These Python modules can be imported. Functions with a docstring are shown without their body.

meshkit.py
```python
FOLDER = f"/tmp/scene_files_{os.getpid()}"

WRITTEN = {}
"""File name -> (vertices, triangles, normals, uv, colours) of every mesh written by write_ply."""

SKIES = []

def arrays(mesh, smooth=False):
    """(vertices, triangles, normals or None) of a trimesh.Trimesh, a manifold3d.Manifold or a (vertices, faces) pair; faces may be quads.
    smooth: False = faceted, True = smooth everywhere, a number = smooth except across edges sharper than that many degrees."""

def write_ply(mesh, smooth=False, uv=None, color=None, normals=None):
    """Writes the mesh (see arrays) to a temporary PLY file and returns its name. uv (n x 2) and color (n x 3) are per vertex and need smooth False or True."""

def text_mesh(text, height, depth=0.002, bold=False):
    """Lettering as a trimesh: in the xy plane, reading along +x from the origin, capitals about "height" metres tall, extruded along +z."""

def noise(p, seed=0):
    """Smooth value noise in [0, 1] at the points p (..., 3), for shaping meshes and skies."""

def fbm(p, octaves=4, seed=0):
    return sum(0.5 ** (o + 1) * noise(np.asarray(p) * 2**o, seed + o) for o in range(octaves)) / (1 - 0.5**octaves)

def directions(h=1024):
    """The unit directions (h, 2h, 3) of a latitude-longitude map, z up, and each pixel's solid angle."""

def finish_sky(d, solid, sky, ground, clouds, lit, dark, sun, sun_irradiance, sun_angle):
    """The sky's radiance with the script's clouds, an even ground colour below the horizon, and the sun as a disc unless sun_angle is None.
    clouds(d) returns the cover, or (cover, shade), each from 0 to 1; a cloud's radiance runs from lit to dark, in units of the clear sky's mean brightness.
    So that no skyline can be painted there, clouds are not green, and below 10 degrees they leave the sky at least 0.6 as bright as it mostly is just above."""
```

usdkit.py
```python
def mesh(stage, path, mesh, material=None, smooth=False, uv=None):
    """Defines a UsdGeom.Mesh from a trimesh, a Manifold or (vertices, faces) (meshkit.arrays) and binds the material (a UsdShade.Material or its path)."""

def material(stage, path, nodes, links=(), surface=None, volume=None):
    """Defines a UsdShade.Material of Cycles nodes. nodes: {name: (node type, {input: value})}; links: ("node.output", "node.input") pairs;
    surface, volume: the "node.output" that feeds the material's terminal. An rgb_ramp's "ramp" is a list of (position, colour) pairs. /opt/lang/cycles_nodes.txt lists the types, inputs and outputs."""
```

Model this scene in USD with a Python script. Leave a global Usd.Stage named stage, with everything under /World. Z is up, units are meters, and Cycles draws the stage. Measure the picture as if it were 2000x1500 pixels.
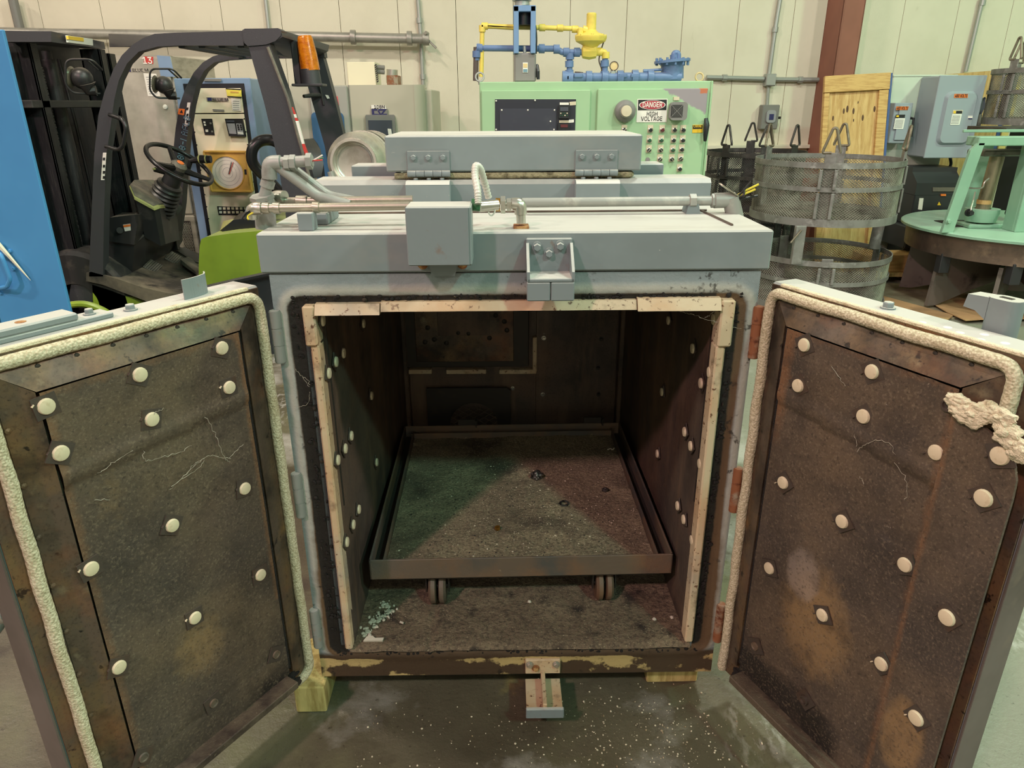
import math, random
import numpy as np, trimesh, usdkit, meshkit
from pxr import Usd, UsdGeom, UsdLux, Gf, Sdf, UsdShade
from shapely.geometry import Polygon, box as sbox
from shapely.ops import unary_union

stage = Usd.Stage.CreateInMemory()
UsdGeom.SetStageUpAxis(stage, UsdGeom.Tokens.z)
UsdGeom.SetStageMetersPerUnit(stage, 1.0)
UsdGeom.Xform.Define(stage, '/World')
UsdGeom.Scope.Define(stage, '/World/Looks')

# ------------------------------------------------------------------ camera
FOC, PITCH, ROLL, EYE = 1387.0, math.radians(21.6), math.radians(0.3), np.array([0, 0, 1.6])
fw = np.array([0, math.cos(PITCH), -math.sin(PITCH)])
_r, _u = np.array([1.0, 0, 0]), np.array([0, math.sin(PITCH), math.cos(PITCH)])
rt, up = _r * math.cos(ROLL) - _u * math.sin(ROLL), _u * math.cos(ROLL) + _r * math.sin(ROLL)
cam = UsdGeom.Camera.Define(stage, '/World/camera')
m4 = np.eye(4); m4[0, :3], m4[1, :3], m4[2, :3], m4[3, :3] = rt, up, -fw, EYE
cam.AddTransformOp().Set(Gf.Matrix4d(*m4.ravel().tolist()))
cam.CreateHorizontalApertureAttr(36.0); cam.CreateVerticalApertureAttr(27.0)
cam.CreateFocalLengthAttr(FOC / 2000 * 36.0)
cam.CreateClippingRangeAttr(Gf.Vec2f(0.05, 200))
cam.CreateExposureAttr(1.35)

# ------------------------------------------------------------------ lamps of the hall (high bays, out of the frame)
def lamp(name, x, y, z, col, power, size=0.5, aim=None):
    l = UsdLux.DiskLight.Define(stage, '/World/' + name)
    p = np.array([x, y, z], float)
    d = (np.array(aim, float) if aim is not None else p - [0, 0, 1]) - p; d /= np.linalg.norm(d)
    zz = -d; xx = np.cross([0, 1, 0], zz); xx /= np.linalg.norm(xx); yy = np.cross(zz, xx)
    m = np.eye(4); m[0, :3], m[1, :3], m[2, :3], m[3, :3] = xx, yy, zz, p
    l.AddTransformOp().Set(Gf.Matrix4d(*m.ravel().tolist()))
    l.CreateRadiusAttr(size / 2); l.CreateColorAttr(Gf.Vec3f(*col))
    l.CreateIntensityAttr(power / (math.pi * (size / 2) ** 2)); l.CreateNormalizeAttr(False)
LA = 34.0
lamp('high_bay_lamp', -3.3, -3.4, 6.0, (1.0, 0.60, 0.64), LA, 0.42, (-0.5, 2.5, 0.5))
lamp('high_bay_lamp_001', 3.3, -3.4, 6.0, (0.46, 1.0, 0.80), LA * 0.66, 0.42, (0.5, 2.5, 0.5))
lamp('high_bay_lamp_002', -3.0, 2.9, 6.4, (1.0, 0.86, 0.72), 26.0, 0.6)
lamp('high_bay_lamp_003', 2.0, 2.9, 6.4, (0.94, 1.0, 0.88), 24.0, 0.6)
lamp('high_bay_lamp_004', 7.2, 3.2, 6.2, (0.54, 1.0, 0.58), 37.0, 0.6)
lamp('high_bay_lamp_005', -7.0, -1.2, 6.2, (1.0, 0.90, 0.74), 24.0, 0.6, (0, 1.5, 0.5))
lamp('high_bay_lamp_006', 6.6, -1.2, 6.2, (1.0, 0.86, 0.78), 34.0, 0.6, (0, 1.5, 0.5))
lamp('high_bay_lamp_008', 0.0, -6.2, 6.2, (1.0, 0.97, 0.92), 34.0, 0.6, (0, -9, 1.5))
lamp('high_bay_lamp_007', -8.0, 4.5, 6.4, (1.0, 0.86, 0.72), 16.0, 0.6)

# ------------------------------------------------------------------ measuring: a picture point at a known depth or height becomes a place in metres
def ray(px, py): return fw + rt * ((px - 1000) / FOC) - up * ((py - 750) / FOC)
def P(px, py, y): d = ray(px, py); return EYE + d * (y / d[1])
def G(px, py, z): d = ray(px, py); return EYE + d * ((z - EYE[2]) / d[2])

# ------------------------------------------------------------------ mesh helpers
def V(*a): return np.array(a, float)
def unit(a): a = np.asarray(a, float); return a / (np.linalg.norm(a) + 1e-12)
_HS = np.array([[sx, sy, sz] for sx in (-1, 1) for sy in (-1, 1) for sz in (-1, 1)], float)
def _chbox():
    pts, fac = [], []
    # 24 vertices: for each corner three points, one per axis kept at full extent
    for c in _HS:
        for k in range(3):
            pts.append((c, k))
    return pts
_CB = _chbox()
_hull = None
def chbox(x0, x1, y0, y1, z0, z1, b=0.002):
    global _hull
    h = V(x1 - x0, y1 - y0, z1 - z0) / 2
    c = V(x1 + x0, y1 + y0, z1 + z0) / 2
    if _hull is None:
        q = np.array([[s[j] if j == k else s[j] * 0.8 for j in range(3)] for s, k in _CB])
        t = trimesh.convex.convex_hull(q)
        from scipy.spatial import cKDTree
        idx = cKDTree(q).query(t.vertices)[1]
        _hull = idx[t.faces]
    b = min(b, 0.45 * h.min())
    if b <= 0:
        t = trimesh.creation.box(2 * h); return t.vertices + c, t.faces
    v = np.array([[s[j] * (h[j] if j == k else h[j] - b) for j in range(3)] for s, k in _CB]) + c
    return v, _hull
def frame(o, x, y):
    x = unit(x); z = unit(np.cross(x, y)); y = np.cross(z, x)
    m = np.eye(4); m[:3, 0], m[:3, 1], m[:3, 2], m[:3, 3] = x, y, z, o
    return m
def xf(v, m): return np.asarray(v) @ m[:3, :3].T + m[:3, 3]
FRONT = lambda o: frame(o, (1, 0, 0), (0, 0, 1))        # a plane facing -y: x right, y up, z towards the viewer
class MB:
    def __init__(s): s.v, s.f, s.n = [], [], 0
    def add(s, v, f=None, m=None):
        if f is None: v, f = v.vertices, v.faces
        v = np.asarray(v, float); f = np.asarray(f, int)
        if f.shape[1] == 4: f = np.vstack([f[:, [0, 1, 2]], f[:, [0, 2, 3]]])
        if m is not None: v = xf(v, m)
        s.v.append(v); s.f.append(f + s.n); s.n += len(v); return s
    def box(s, x0, x1, y0, y1, z0, z1, b=0.002, m=None): return s.add(*chbox(x0, x1, y0, y1, z0, z1, b), m)
    def cyl(s, p, q, r, r2=None, n=16, caps=True):
        p, q = V(*p), V(*q); r2 = r if r2 is None else r2
        return s.sweep([p, q], [r, r2], n, caps)
    def sweep(s, pts, r, n=8, caps=True, closed=False):
        p = np.asarray(pts, float); k = len(p); r = np.broadcast_to(np.asarray(r, float), (k,))
        if closed: t = np.roll(p, -1, 0) - np.roll(p, 1, 0)
        else:
            t = np.empty_like(p)
            for i in range(1, k - 1): t[i] = unit(p[i + 1] - p[i]) + unit(p[i] - p[i - 1])
            t[0] = p[1] - p[0]; t[-1] = p[-1] - p[-2]
        t /= np.linalg.norm(t, axis=1, keepdims=True) + 1e-12
        a = np.cross(t[0], [0, 0, 1.0] if abs(t[0][2]) < 0.9 else [1.0, 0, 0]); a = unit(a)
        A = []
        for i in range(k):
            a = unit(a - t[i] * (a @ t[i])); A.append(a)
        A = np.array(A); B = np.cross(t, A); g = (np.arange(n) + 0.5) * 2 * math.pi / n
        v = p[:, None] + r[:, None, None] * (np.cos(g)[None, :, None] * A[:, None] + np.sin(g)[None, :, None] * B[:, None])
        kk = k if closed else k - 1
        i, j = np.meshgrid(np.arange(kk), np.arange(n), indexing='ij'); i2 = (i + 1) % k; j2 = (j + 1) % n
        f = np.stack([i * n + j, i * n + j2, i2 * n + j2, i2 * n + j], -1).reshape(-1, 4)
        f = np.vstack([f[:, [0, 1, 2]], f[:, [0, 2, 3]]]); v = v.reshape(-1, 3)
        if caps and not closed:
            c0, c1 = len(v), len(v) + 1; v = np.vstack([v, p[0], p[-1]]); j = np.arange(n)
            f = np.vstack([f, np.stack([np.full(n, c0), (j + 1) % n, j], 1), np.stack([np.full(n, c1), (k - 1) * n + j, (k - 1) * n + (j + 1) % n], 1)])
        return s.add(v, f)
    def lathe(s, prof, n=24, m=None, a0=0.0, a1=2 * math.pi):
        pr = np.asarray(prof, float); k = len(pr); full = abs(a1 - a0 - 2 * math.pi) < 1e-6
        g = np.linspace(a0, a1, n + (0 if full else 1), endpoint=not full); q = len(g)
        v = np.stack([pr[None, :, 0] * np.cos(g)[:, None], pr[None, :, 0] * np.sin(g)[:, None], np.broadcast_to(pr[None, :, 1], (q, k))], -1).reshape(-1, 3)
        i, j = np.meshgrid(np.arange(q if full else q - 1), np.arange(k - 1), indexing='ij'); i2 = (i + 1) % q
        f = np.stack([i * k + j, i2 * k + j, i2 * k + j + 1, i * k + j + 1], -1).reshape(-1, 4)
        return s.add(v, f, m)
    def prism(s, poly, depth, m=None, z0=0.0):
        poly = poly if hasattr(poly, 'exterior') or hasattr(poly, 'geoms') else Polygon(poly)
        if not poly.is_valid: poly = poly.buffer(0)
        for g in getattr(poly, 'geoms', [poly]):
            t = trimesh.creation.extrude_polygon(g, depth, engine='earcut')
            v = np.array(t.vertices); v[:, 2] += z0
            s.add(v, t.faces, m)
        return s
    def ball(s, c, r, sub=2, m=None):
        t = trimesh.creation.icosphere(sub); return s.add(t.vertices * np.asarray(r) + np.asarray(c), t.faces, m)
    def text(s, txt, h, m, depth=0.0006, bold=True, width=None):
        t = meshkit.text_mesh(txt, h, depth, bold); v = np.array(t.vertices)
        if width: v[:, 0] *= width / np.ptp(v[:, 0])
        v[:, 0] -= (v[:, 0].min() + v[:, 0].max()) / 2
        return s.add(v, t.faces, m)
    def hexbolt(s, c, n, r, h, washer=True):
        c, n = V(*c), unit(n)
        if washer: s.cyl(c, c + n * h * 0.25, r * 1.35, n=20)
        s.sweep([c, c + n * h * 0.85, c + n * h], [r, r, r * 0.86], 6)
        return s
    def mesh(s): return np.vstack(s.v), np.vstack(s.f)
def arc(c, r, a0, a1, n=10): return [(c[0] + r * math.cos(a), c[1] + r * math.sin(a)) for a in np.linspace(a0, a1, n)]
def rrect(x0, x1, y0, y1, r, n=5):
    return arc((x1 - r, y1 - r), r, 0, math.pi / 2, n) + arc((x0 + r, y1 - r), r, math.pi / 2, math.pi, n) + arc((x0 + r, y0 + r), r, math.pi, 1.5 * math.pi, n) + arc((x1 - r, y0 + r), r, 1.5 * math.pi, 2 * math.pi, n)
def smooth_path(pts, n=6):
    p = np.asarray(pts, float); q = np.vstack([2 * p[0] - p[1], p, 2 * p[-1] - p[-2]]); out = []
    for i in range(1, len(q) - 2):
        a, b, c, d = q[i - 1], q[i], q[i + 1], q[i + 2]
        for t in np.linspace(0, 1, n, endpoint=False):
            out.append(0.5 * (2 * b + (c - a) * t + (2 * a - 5 * b + 4 * c - d) * t * t + (3 * b - a - 3 * c + d) * t ** 3))
    return np.array(out + [p[-1]])
def bend_path(pts, r, n=5):
    """straight runs joined by round bends of radius r"""
    p = [V(*a) for a in pts]; out = [p[0]]
    for i in range(1, len(p) - 1):
        a, b = unit(p[i - 1] - p[i]), unit(p[i + 1] - p[i]); ang = math.acos(np.clip(a @ b, -1, 1)); d = min(r / max(math.tan(ang / 2), 1e-3), 0.48 * np.linalg.norm(p[i - 1] - p[i]), 0.48 * np.linalg.norm(p[i + 1] - p[i]))
        s0, s1 = p[i] + a * d, p[i] + b * d
        for t in np.linspace(0, 1, n): out.append((1 - t) ** 2 * s0 + 2 * t * (1 - t) * p[i] + t * t * s1)
    return np.array(out + [p[-1]])
def grid(xs, zs, fn=None, keep=None):
    """a sheet in x and z; fn gives y per vertex; keep(xc, zc) drops cells"""
    X, Z = np.meshgrid(xs, zs, indexing='ij'); Yv = fn(X, Z) if fn else np.zeros_like(X)
    v = np.stack([X, Yv, Z], -1).reshape(-1, 3); nz = len(zs)
    i, j = np.meshgrid(np.arange(len(xs) - 1), np.arange(nz - 1), indexing='ij')
    f = np.stack([i * nz + j, (i + 1) * nz + j, (i + 1) * nz + j + 1, i * nz + j + 1], -1).reshape(-1, 4)
    if keep is not None:
        xc, zc = (np.asarray(xs)[1:] + np.asarray(xs)[:-1]) / 2, (np.asarray(zs)[1:] + np.asarray(zs)[:-1]) / 2
        f = f[keep(xc[i], zc[j]).ravel()]
    return v, f

# ------------------------------------------------------------------ scene helpers
USED = {}
def fresh(parent, name):
    k = (parent, name); n = USED.get(k, 0); USED[k] = n + 1
    return f'{parent}/{name}' + (f'_{n:03d}' if n else '')
def say(prim, label=None, cat=None, group=None, kind=None):
    for k, v in (('label', label), ('category', cat), ('group', group), ('kind', kind)):
        if v: prim.SetCustomDataByKey(k, v)
ORIGIN = {}
def thing(name, label, cat, loc=(0, 0, 0), rz=0.0, group=None, world=False):
    path = fresh('/World', name); x = UsdGeom.Xform.Define(stage, path)
    x.AddTranslateOp().Set(Gf.Vec3d(*map(float, loc)))
    if rz: x.AddRotateZOp().Set(float(rz))
    say(x.GetPrim(), label, cat, group); ORIGIN[path] = V(*loc) if world else V(0, 0, 0)
    return path
def part(parent, name, mb, mat, label=None, smooth=30, kind=None, at=None, rz=None, attrs=None):
    path = fresh(parent, name)
    v, f = mb.mesh() if isinstance(mb, MB) else mb
    v = np.asarray(v, float) - ORIGIN.get(parent, 0)
    if attrs: smooth = True
    g = usdkit.mesh(stage, path, (v, f), MAT[mat], smooth=smooth)
    for k, a in (attrs or {}).items():
        UsdGeom.PrimvarsAPI(g).CreatePrimvar(k, Sdf.ValueTypeNames.FloatArray, 'vertex').Set(np.asarray(a, np.float32).ravel().tolist())
    if at is not None: g.AddTranslateOp().Set(Gf.Vec3d(*map(float, at)))
    if rz: g.AddRotateZOp().Set(float(rz))
    ORIGIN[path] = ORIGIN.get(parent, V(0, 0, 0)) if at is None else V(0, 0, 0)
    say(g.GetPrim(), label, None, None, kind)
    return path
def one(name, mb, mat, label, cat, group=None, kind=None, smooth=30):
    path = part('/World', name, mb, mat, None, smooth); say(stage.GetPrimAtPath(path), label, cat, group, kind); return path
def struct(name, mb, mat, smooth=30):
    path = part('/World', name, mb, mat, None, smooth); say(stage.GetPrimAtPath(path), None, None, None, 'structure'); return path
def copy(src, loc, rz=0.0, label=None, group=None, scale=None):
    was = stage.GetPrimAtPath(src).GetCustomData(); name = src.rsplit('/', 1)[1]
    import re
    path = fresh('/World', re.sub(r'_\d{3}$', '', name)); x = UsdGeom.Xform.Define(stage, path)
    x.GetPrim().GetReferences().AddInternalReference(src)
    x.ClearXformOpOrder()
    for op in ('xformOp:translate', 'xformOp:rotateZ'): 
        if x.GetPrim().HasAttribute(op): pass
    x.MakeMatrixXform().Set(Gf.Matrix4d().SetRotate(Gf.Rotation(Gf.Vec3d(0, 0, 1), rz)) * Gf.Matrix4d().SetTranslate(Gf.Vec3d(*map(float, loc))))
    say(x.GetPrim(), label or was.get('label'), was.get('category'), group or was.get('group')); x.GetPrim().SetInstanceable(True)
    return path

# ------------------------------------------------------------------ materials
MAT = {}
def srgb(r, g, b):
    f = lambda c: c / 12.92 if c <= 0.04045 else ((c + 0.055) / 1.055) ** 2.4
    return (f(r / 255), f(g / 255), f(b / 255))
def M(name, base, rough=0.5, metal=0.0, layers=(), bump=(), spec=0.5, rnoise=None, coat=0.0, trans=0.0, emit=None, alpha=None, aniso=None):
    """layers: (colour, scale, lo, hi, options). options: amt, vec (stretch), seed, detail, kind noise|cells|up|attr|x|y|z, name, warp
       bump: (scale, strength, distance[, vec[, kind]])"""
    N = {'p': ('principled_bsdf', {'roughness': rough, 'metallic': metal, 'specular_ior_level': spec, 'coat_weight': coat, 'transmission_weight': trans}), 'tc': ('texture_coordinate', {})}
    L = []; last = None; N['b0'] = ('color', {'value': base}); last = 'b0.color'
    if emit: N['p'][1].update(emission_color=emit[0], emission_strength=emit[1])
    for i, ly in enumerate(layers):
        col, sc, lo, hi = ly[:4]; o = ly[4] if len(ly) > 4 else {}
        kind = o.get('kind', 'noise'); k = f'l{i}'
        if kind in ('noise', 'cells', 'cellid'):
            N[k + 'm'] = ('mapping', {'scale': tuple(o.get('vec', (1, 1, 1))), 'location': (o.get('seed', i * 3.7), i * 1.3, o.get('seed', 0) * 0.7)})
            L.append(('tc.object', k + 'm.vector'))
            if kind == 'noise':
                N[k] = ('noise_texture', {'scale': sc, 'detail': o.get('detail', 4.0), 'roughness': o.get('rough', 0.6), 'distortion': o.get('dist', 0.0)}); out = k + '.fac'
            else:
                N[k] = ('voronoi_texture', {'scale': sc, 'feature': 'f1'}); out = k + ('.distance' if kind == 'cells' else '.color')
            L.append((k + 'm.vector', k + '.vector'))
        elif kind == 'up':
            N[k] = ('geometry', {}); N[k + 's'] = ('separate_xyz', {}); L.append((k + '.normal', k + 's.vector')); out = k + 's.z'
        elif kind == 'attr':
            N[k] = ('attribute', {'attribute': o['name']}); out = k + '.fac'
        elif kind in ('x', 'y', 'z'):
            N[k + 's'] = ('separate_xyz', {}); L.append(('tc.object', k + 's.vector')); out = f'{k}s.{kind}'
        if o.get('warp'):
            w = o['warp']; N[k + 'w'] = ('noise_texture', {'scale': w[0], 'detail': 5.0, 'roughness': 0.65}); L.append(('tc.object', k + 'w.vector'))
            N[k + 'wa'] = ('math', {'math_type': 'multiply_add', 'value2': w[1], 'value3': -0.5 * w[1]}); L.append((k + 'w.fac', k + 'wa.value1'))
            N[k + 'wb'] = ('math', {'math_type': 'add'}); L += [(out, k + 'wb.value1'), (k + 'wa.value', k + 'wb.value2')]; out = k + 'wb.value'
        N[k + 'r'] = ('map_range', {'from_min': lo, 'from_max': hi, 'to_min': 0.0, 'to_max': o.get('amt', 1.0), 'clamp': True, 'range_type': 'linear'})
        L.append((out, k + 'r.value')); out = k + 'r.result'
        if o.get('mask'):                                    # confine to where another noise is high
            s2, a, b = o['mask']; N[k + 'k'] = ('noise_texture', {'scale': s2, 'detail': 3.0, 'w': 1.0}); N[k + 'ko'] = ('mapping', {'location': (i * 5.1, 2.0, 7.0)})
            L += [('tc.object', k + 'ko.vector'), (k + 'ko.vector', k + 'k.vector')]
            N[k + 'kr'] = ('map_range', {'from_min': a, 'from_max': b, 'clamp': True}); L.append((k + 'k.fac', k + 'kr.value'))
            N[k + 'kk'] = ('math', {'math_type': 'multiply'}); L += [(out, k + 'kk.value1'), (k + 'kr.result', k + 'kk.value2')]; out = k + 'kk.value'
        N[k + 'x'] = ('mix_color', {'blend_type': o.get('blend', 'mix'), 'b': col}); L += [(out, k + 'x.fac'), (last, k + 'x.a')]; last = k + 'x.result'
    L.append((last, 'p.base_color'))
    if rnoise:
        N['rn'] = ('noise_texture', {'scale': rnoise[0], 'detail': 4.0}); N['rr'] = ('map_range', {'from_min': 0.3, 'from_max': 0.7, 'to_min': rnoise[1], 'to_max': rnoise[2], 'clamp': True})
        L += [('tc.object', 'rn.vector'), ('rn.fac', 'rr.value'), ('rr.result', 'p.roughness')]
    prev = None
    for i, bp in enumerate(bump):
        k = f'u{i}'; vec = bp[3] if len(bp) > 3 and bp[3] else (1, 1, 1); kind = bp[4] if len(bp) > 4 else 'noise'
        N[k + 'm'] = ('mapping', {'scale': tuple(vec)}); L.append(('tc.object', k + 'm.vector'))
        if kind in ('noise', 'smooth'): N[k] = ('noise_texture', {'scale': bp[0], 'detail': 5.0 if kind == 'noise' else 0.0, 'roughness': 0.65}); out = k + '.fac'
        elif kind == 'cells': N[k] = ('voronoi_texture', {'scale': bp[0]}); out = k + '.distance'
        else: N[k] = ('wave_texture', {'scale': bp[0], 'wave_type': 'bands', 'bands_direction': kind}); out = k + '.fac'
        L.append((k + 'm.vector', k + '.vector'))
        N[k + 'b'] = ('bump', {'strength': bp[1], 'distance': bp[2]}); L.append((out, k + 'b.height'))
        if prev: L.append((prev, k + 'b.normal'))
        prev = k + 'b.normal'
    if prev: L.append((prev, 'p.normal'))
    MAT[name] = usdkit.material(stage, '/World/Looks/' + name, N, L, 'p.BSDF'); return name
# ------------------------------------------------------------------ looks
DUST = (0.62, 0.61, 0.56)
M('cream_wall', srgb(220, 213, 194), 0.85, layers=[(srgb(206, 199, 179), 1.2, 0.45, 0.7, {'amt': 0.7}), (srgb(150, 140, 115), 7, 0.68, 0.8, {'amt': 0.35, 'vec': (1, 1, 0.3)})], bump=[(90, 0.15, 0.01)])
M('wall_gap', srgb(95, 90, 78), 0.9)
M('concrete', srgb(98, 92, 74), 0.5, layers=[(srgb(76, 68, 54), 1.3, 0.40, 0.60, {'detail': 7, 'amt': 0.9}), (srgb(104, 102, 74), 2.1, 0.48, 0.62, {'detail': 6, 'seed': 14, 'amt': 0.7}), (srgb(60, 49, 40), 2.7, 0.55, 0.68, {'detail': 8, 'seed': 9, 'amt': 0.85}), (srgb(150, 137, 86), 5.5, 0.66, 0.76, {'seed': 21, 'amt': 0.6}), (srgb(138, 138, 124), 0, 0.85, 1.25, {'kind': 'x', 'warp': (2.2, 0.7), 'amt': 0.9}), (srgb(176, 172, 164), 1.5, 0.55, 0.66, {'detail': 9, 'seed': 4, 'amt': 0.75}), (srgb(206, 202, 196), 34, 0.50, 0.66, {'detail': 9, 'amt': 0.6, 'mask': (1.5, 0.52, 0.64), 'vec': (1, 0.45, 1)}), (srgb(52, 44, 36), 60, 0.62, 0.70, {'detail': 4, 'amt': 0.6}), (srgb(120, 150, 196), 13, 0.795, 0.81, {'seed': 33, 'detail': 1})], bump=[(60, 0.3, 0.01), (9, 0.2, 0.02)], rnoise=(3.5, 0.28, 0.62))
M('old_rope', srgb(150, 142, 112), 0.95, layers=[(srgb(98, 90, 68), 40, 0.45, 0.62)], bump=[(200, 0.8, 0.003, (1, 1, 1), 'cells')])
M('ceiling_grey', srgb(150, 150, 148), 0.9)
M('hall_wall', srgb(216, 212, 200), 0.9)
GREY = srgb(126, 138, 140)
SPECK = (srgb(206, 204, 192), 85, 0.73, 0.78, {'detail': 2, 'amt': 0.8, 'mask': (3, 0.52, 0.62)})
M('oven_grey', GREY, 0.42, layers=[(srgb(112, 122, 123), 4, 0.4, 0.65, {'amt': 0.6}), SPECK, (srgb(200, 198, 190), 1, 0.5, 0.85, {'kind': 'up', 'amt': 0.85, 'warp': (5, 0.3)}), (srgb(150, 146, 138), 5, 0.52, 0.64, {'amt': 0.35, 'vec': (0.5, 2, 1), 'seed': 3, 'detail': 6}), (srgb(150, 120, 85), 10, 0.66, 0.74, {'amt': 0.5, 'seed': 8, 'mask': (2, 0.55, 0.65)})], bump=[(40, 0.08, 0.004)])
M('oven_grey_edge', srgb(120, 131, 133), 0.45, layers=[SPECK, (srgb(120, 78, 48), 22, 0.62, 0.72, {'amt': 0.7, 'mask': (5, 0.5, 0.62)}), (srgb(205, 203, 192), 1, 0.6, 0.95, {'kind': 'up', 'amt': 0.75, 'warp': (12, 0.4)})], bump=[(60, 0.1, 0.003)])
SOOT = srgb(24, 21, 18)
M('oven_front', GREY, 0.55, layers=[SPECK, (srgb(172, 172, 160), 0, 0.15, 0.9, {'kind': 'attr', 'name': 'band', 'warp': (30, 0.5), 'amt': 0.8}), (srgb(92, 72, 50), 0, 0.05, 0.4, {'kind': 'attr', 'name': 'brown', 'warp': (14, 0.5)}), (SOOT, 0, 0.25, 0.6, {'kind': 'attr', 'name': 'soot', 'warp': (22, 0.7)}), (srgb(70, 54, 38), 0, 0.3, 0.8, {'kind': 'attr', 'name': 'low', 'warp': (9, 0.6)}), (srgb(186, 164, 110), 0, 1.04, 1.14, {'kind': 'attr', 'name': 'peel', 'warp': (16, 1.3), 'amt': 0.9}), (srgb(30, 24, 18), 32, 0.6, 0.66, {'detail': 6, 'amt': 0.8, 'mask': (6, 0.45, 0.55)})], bump=[(55, 0.35, 0.006), (9, 0.15, 0.01)])
M('lining', srgb(80, 70, 62), 0.55, layers=[(srgb(104, 83, 67), 2.2, 0.42, 0.62, {'detail': 6}), (srgb(56, 49, 44), 3.7, 0.5, 0.66, {'seed': 6, 'detail': 7, 'amt': 0.8}), (srgb(122, 98, 70), 26, 0.56, 0.72, {'detail': 8, 'amt': 0.65, 'mask': (2.4, 0.52, 0.68)}), (srgb(48, 42, 37), 150, 0.52, 0.7, {'detail': 4, 'amt': 0.55, 'seed': 44}), (srgb(120, 98, 76), 3, 0.5, 0.66, {'detail': 7, 'amt': 0.6, 'seed': 61, 'vec': (3, 3, 0.6)}), (srgb(160, 150, 130), 70, 0.70, 0.75, {'detail': 3, 'amt': 0.5, 'mask': (4, 0.45, 0.6)})], bump=[(70, 0.22, 0.004)], rnoise=(6, 0.45, 0.75))
M('door_panel', srgb(76, 67, 59), 0.58, layers=[(srgb(94, 80, 64), 2.4, 0.40, 0.60, {'detail': 7}), (srgb(56, 50, 46), 3.1, 0.46, 0.64, {'seed': 6, 'detail': 7, 'amt': 0.85}), (srgb(138, 112, 76), 0, 0.35, 0.95, {'kind': 'attr', 'name': 'patch', 'warp': (38, 0.75), 'amt': 0.75}), (srgb(146, 134, 124), 0, 0.5, 0.7, {'kind': 'attr', 'name': 'bare', 'warp': (11, 0.6), 'amt': 0.5}), (srgb(132, 92, 58), 0, 0.3, 0.9, {'kind': 'attr', 'name': 'rust', 'warp': (40, 0.8), 'amt': 0.55}), (srgb(27, 25, 23), 0, 0.35, 0.8, {'kind': 'attr', 'name': 'char', 'warp': (26, 0.7), 'amt': 0.9}), (srgb(128, 114, 94), 190, 0.52, 0.72, {'detail': 4, 'amt': 0.55, 'seed': 31}), (srgb(40, 35, 31), 150, 0.54, 0.70, {'detail': 4, 'amt': 0.6, 'seed': 41}), (srgb(58, 50, 43), 16, 0.52, 0.66, {'detail': 8, 'amt': 0.45, 'seed': 51}), (srgb(190, 182, 164), 110, 0.72, 0.76, {'detail': 3, 'amt': 0.7, 'mask': (4, 0.42, 0.55)})], bump=[(110, 0.3, 0.003), (22, 0.12, 0.006)], rnoise=(9, 0.45, 0.7))
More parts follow.
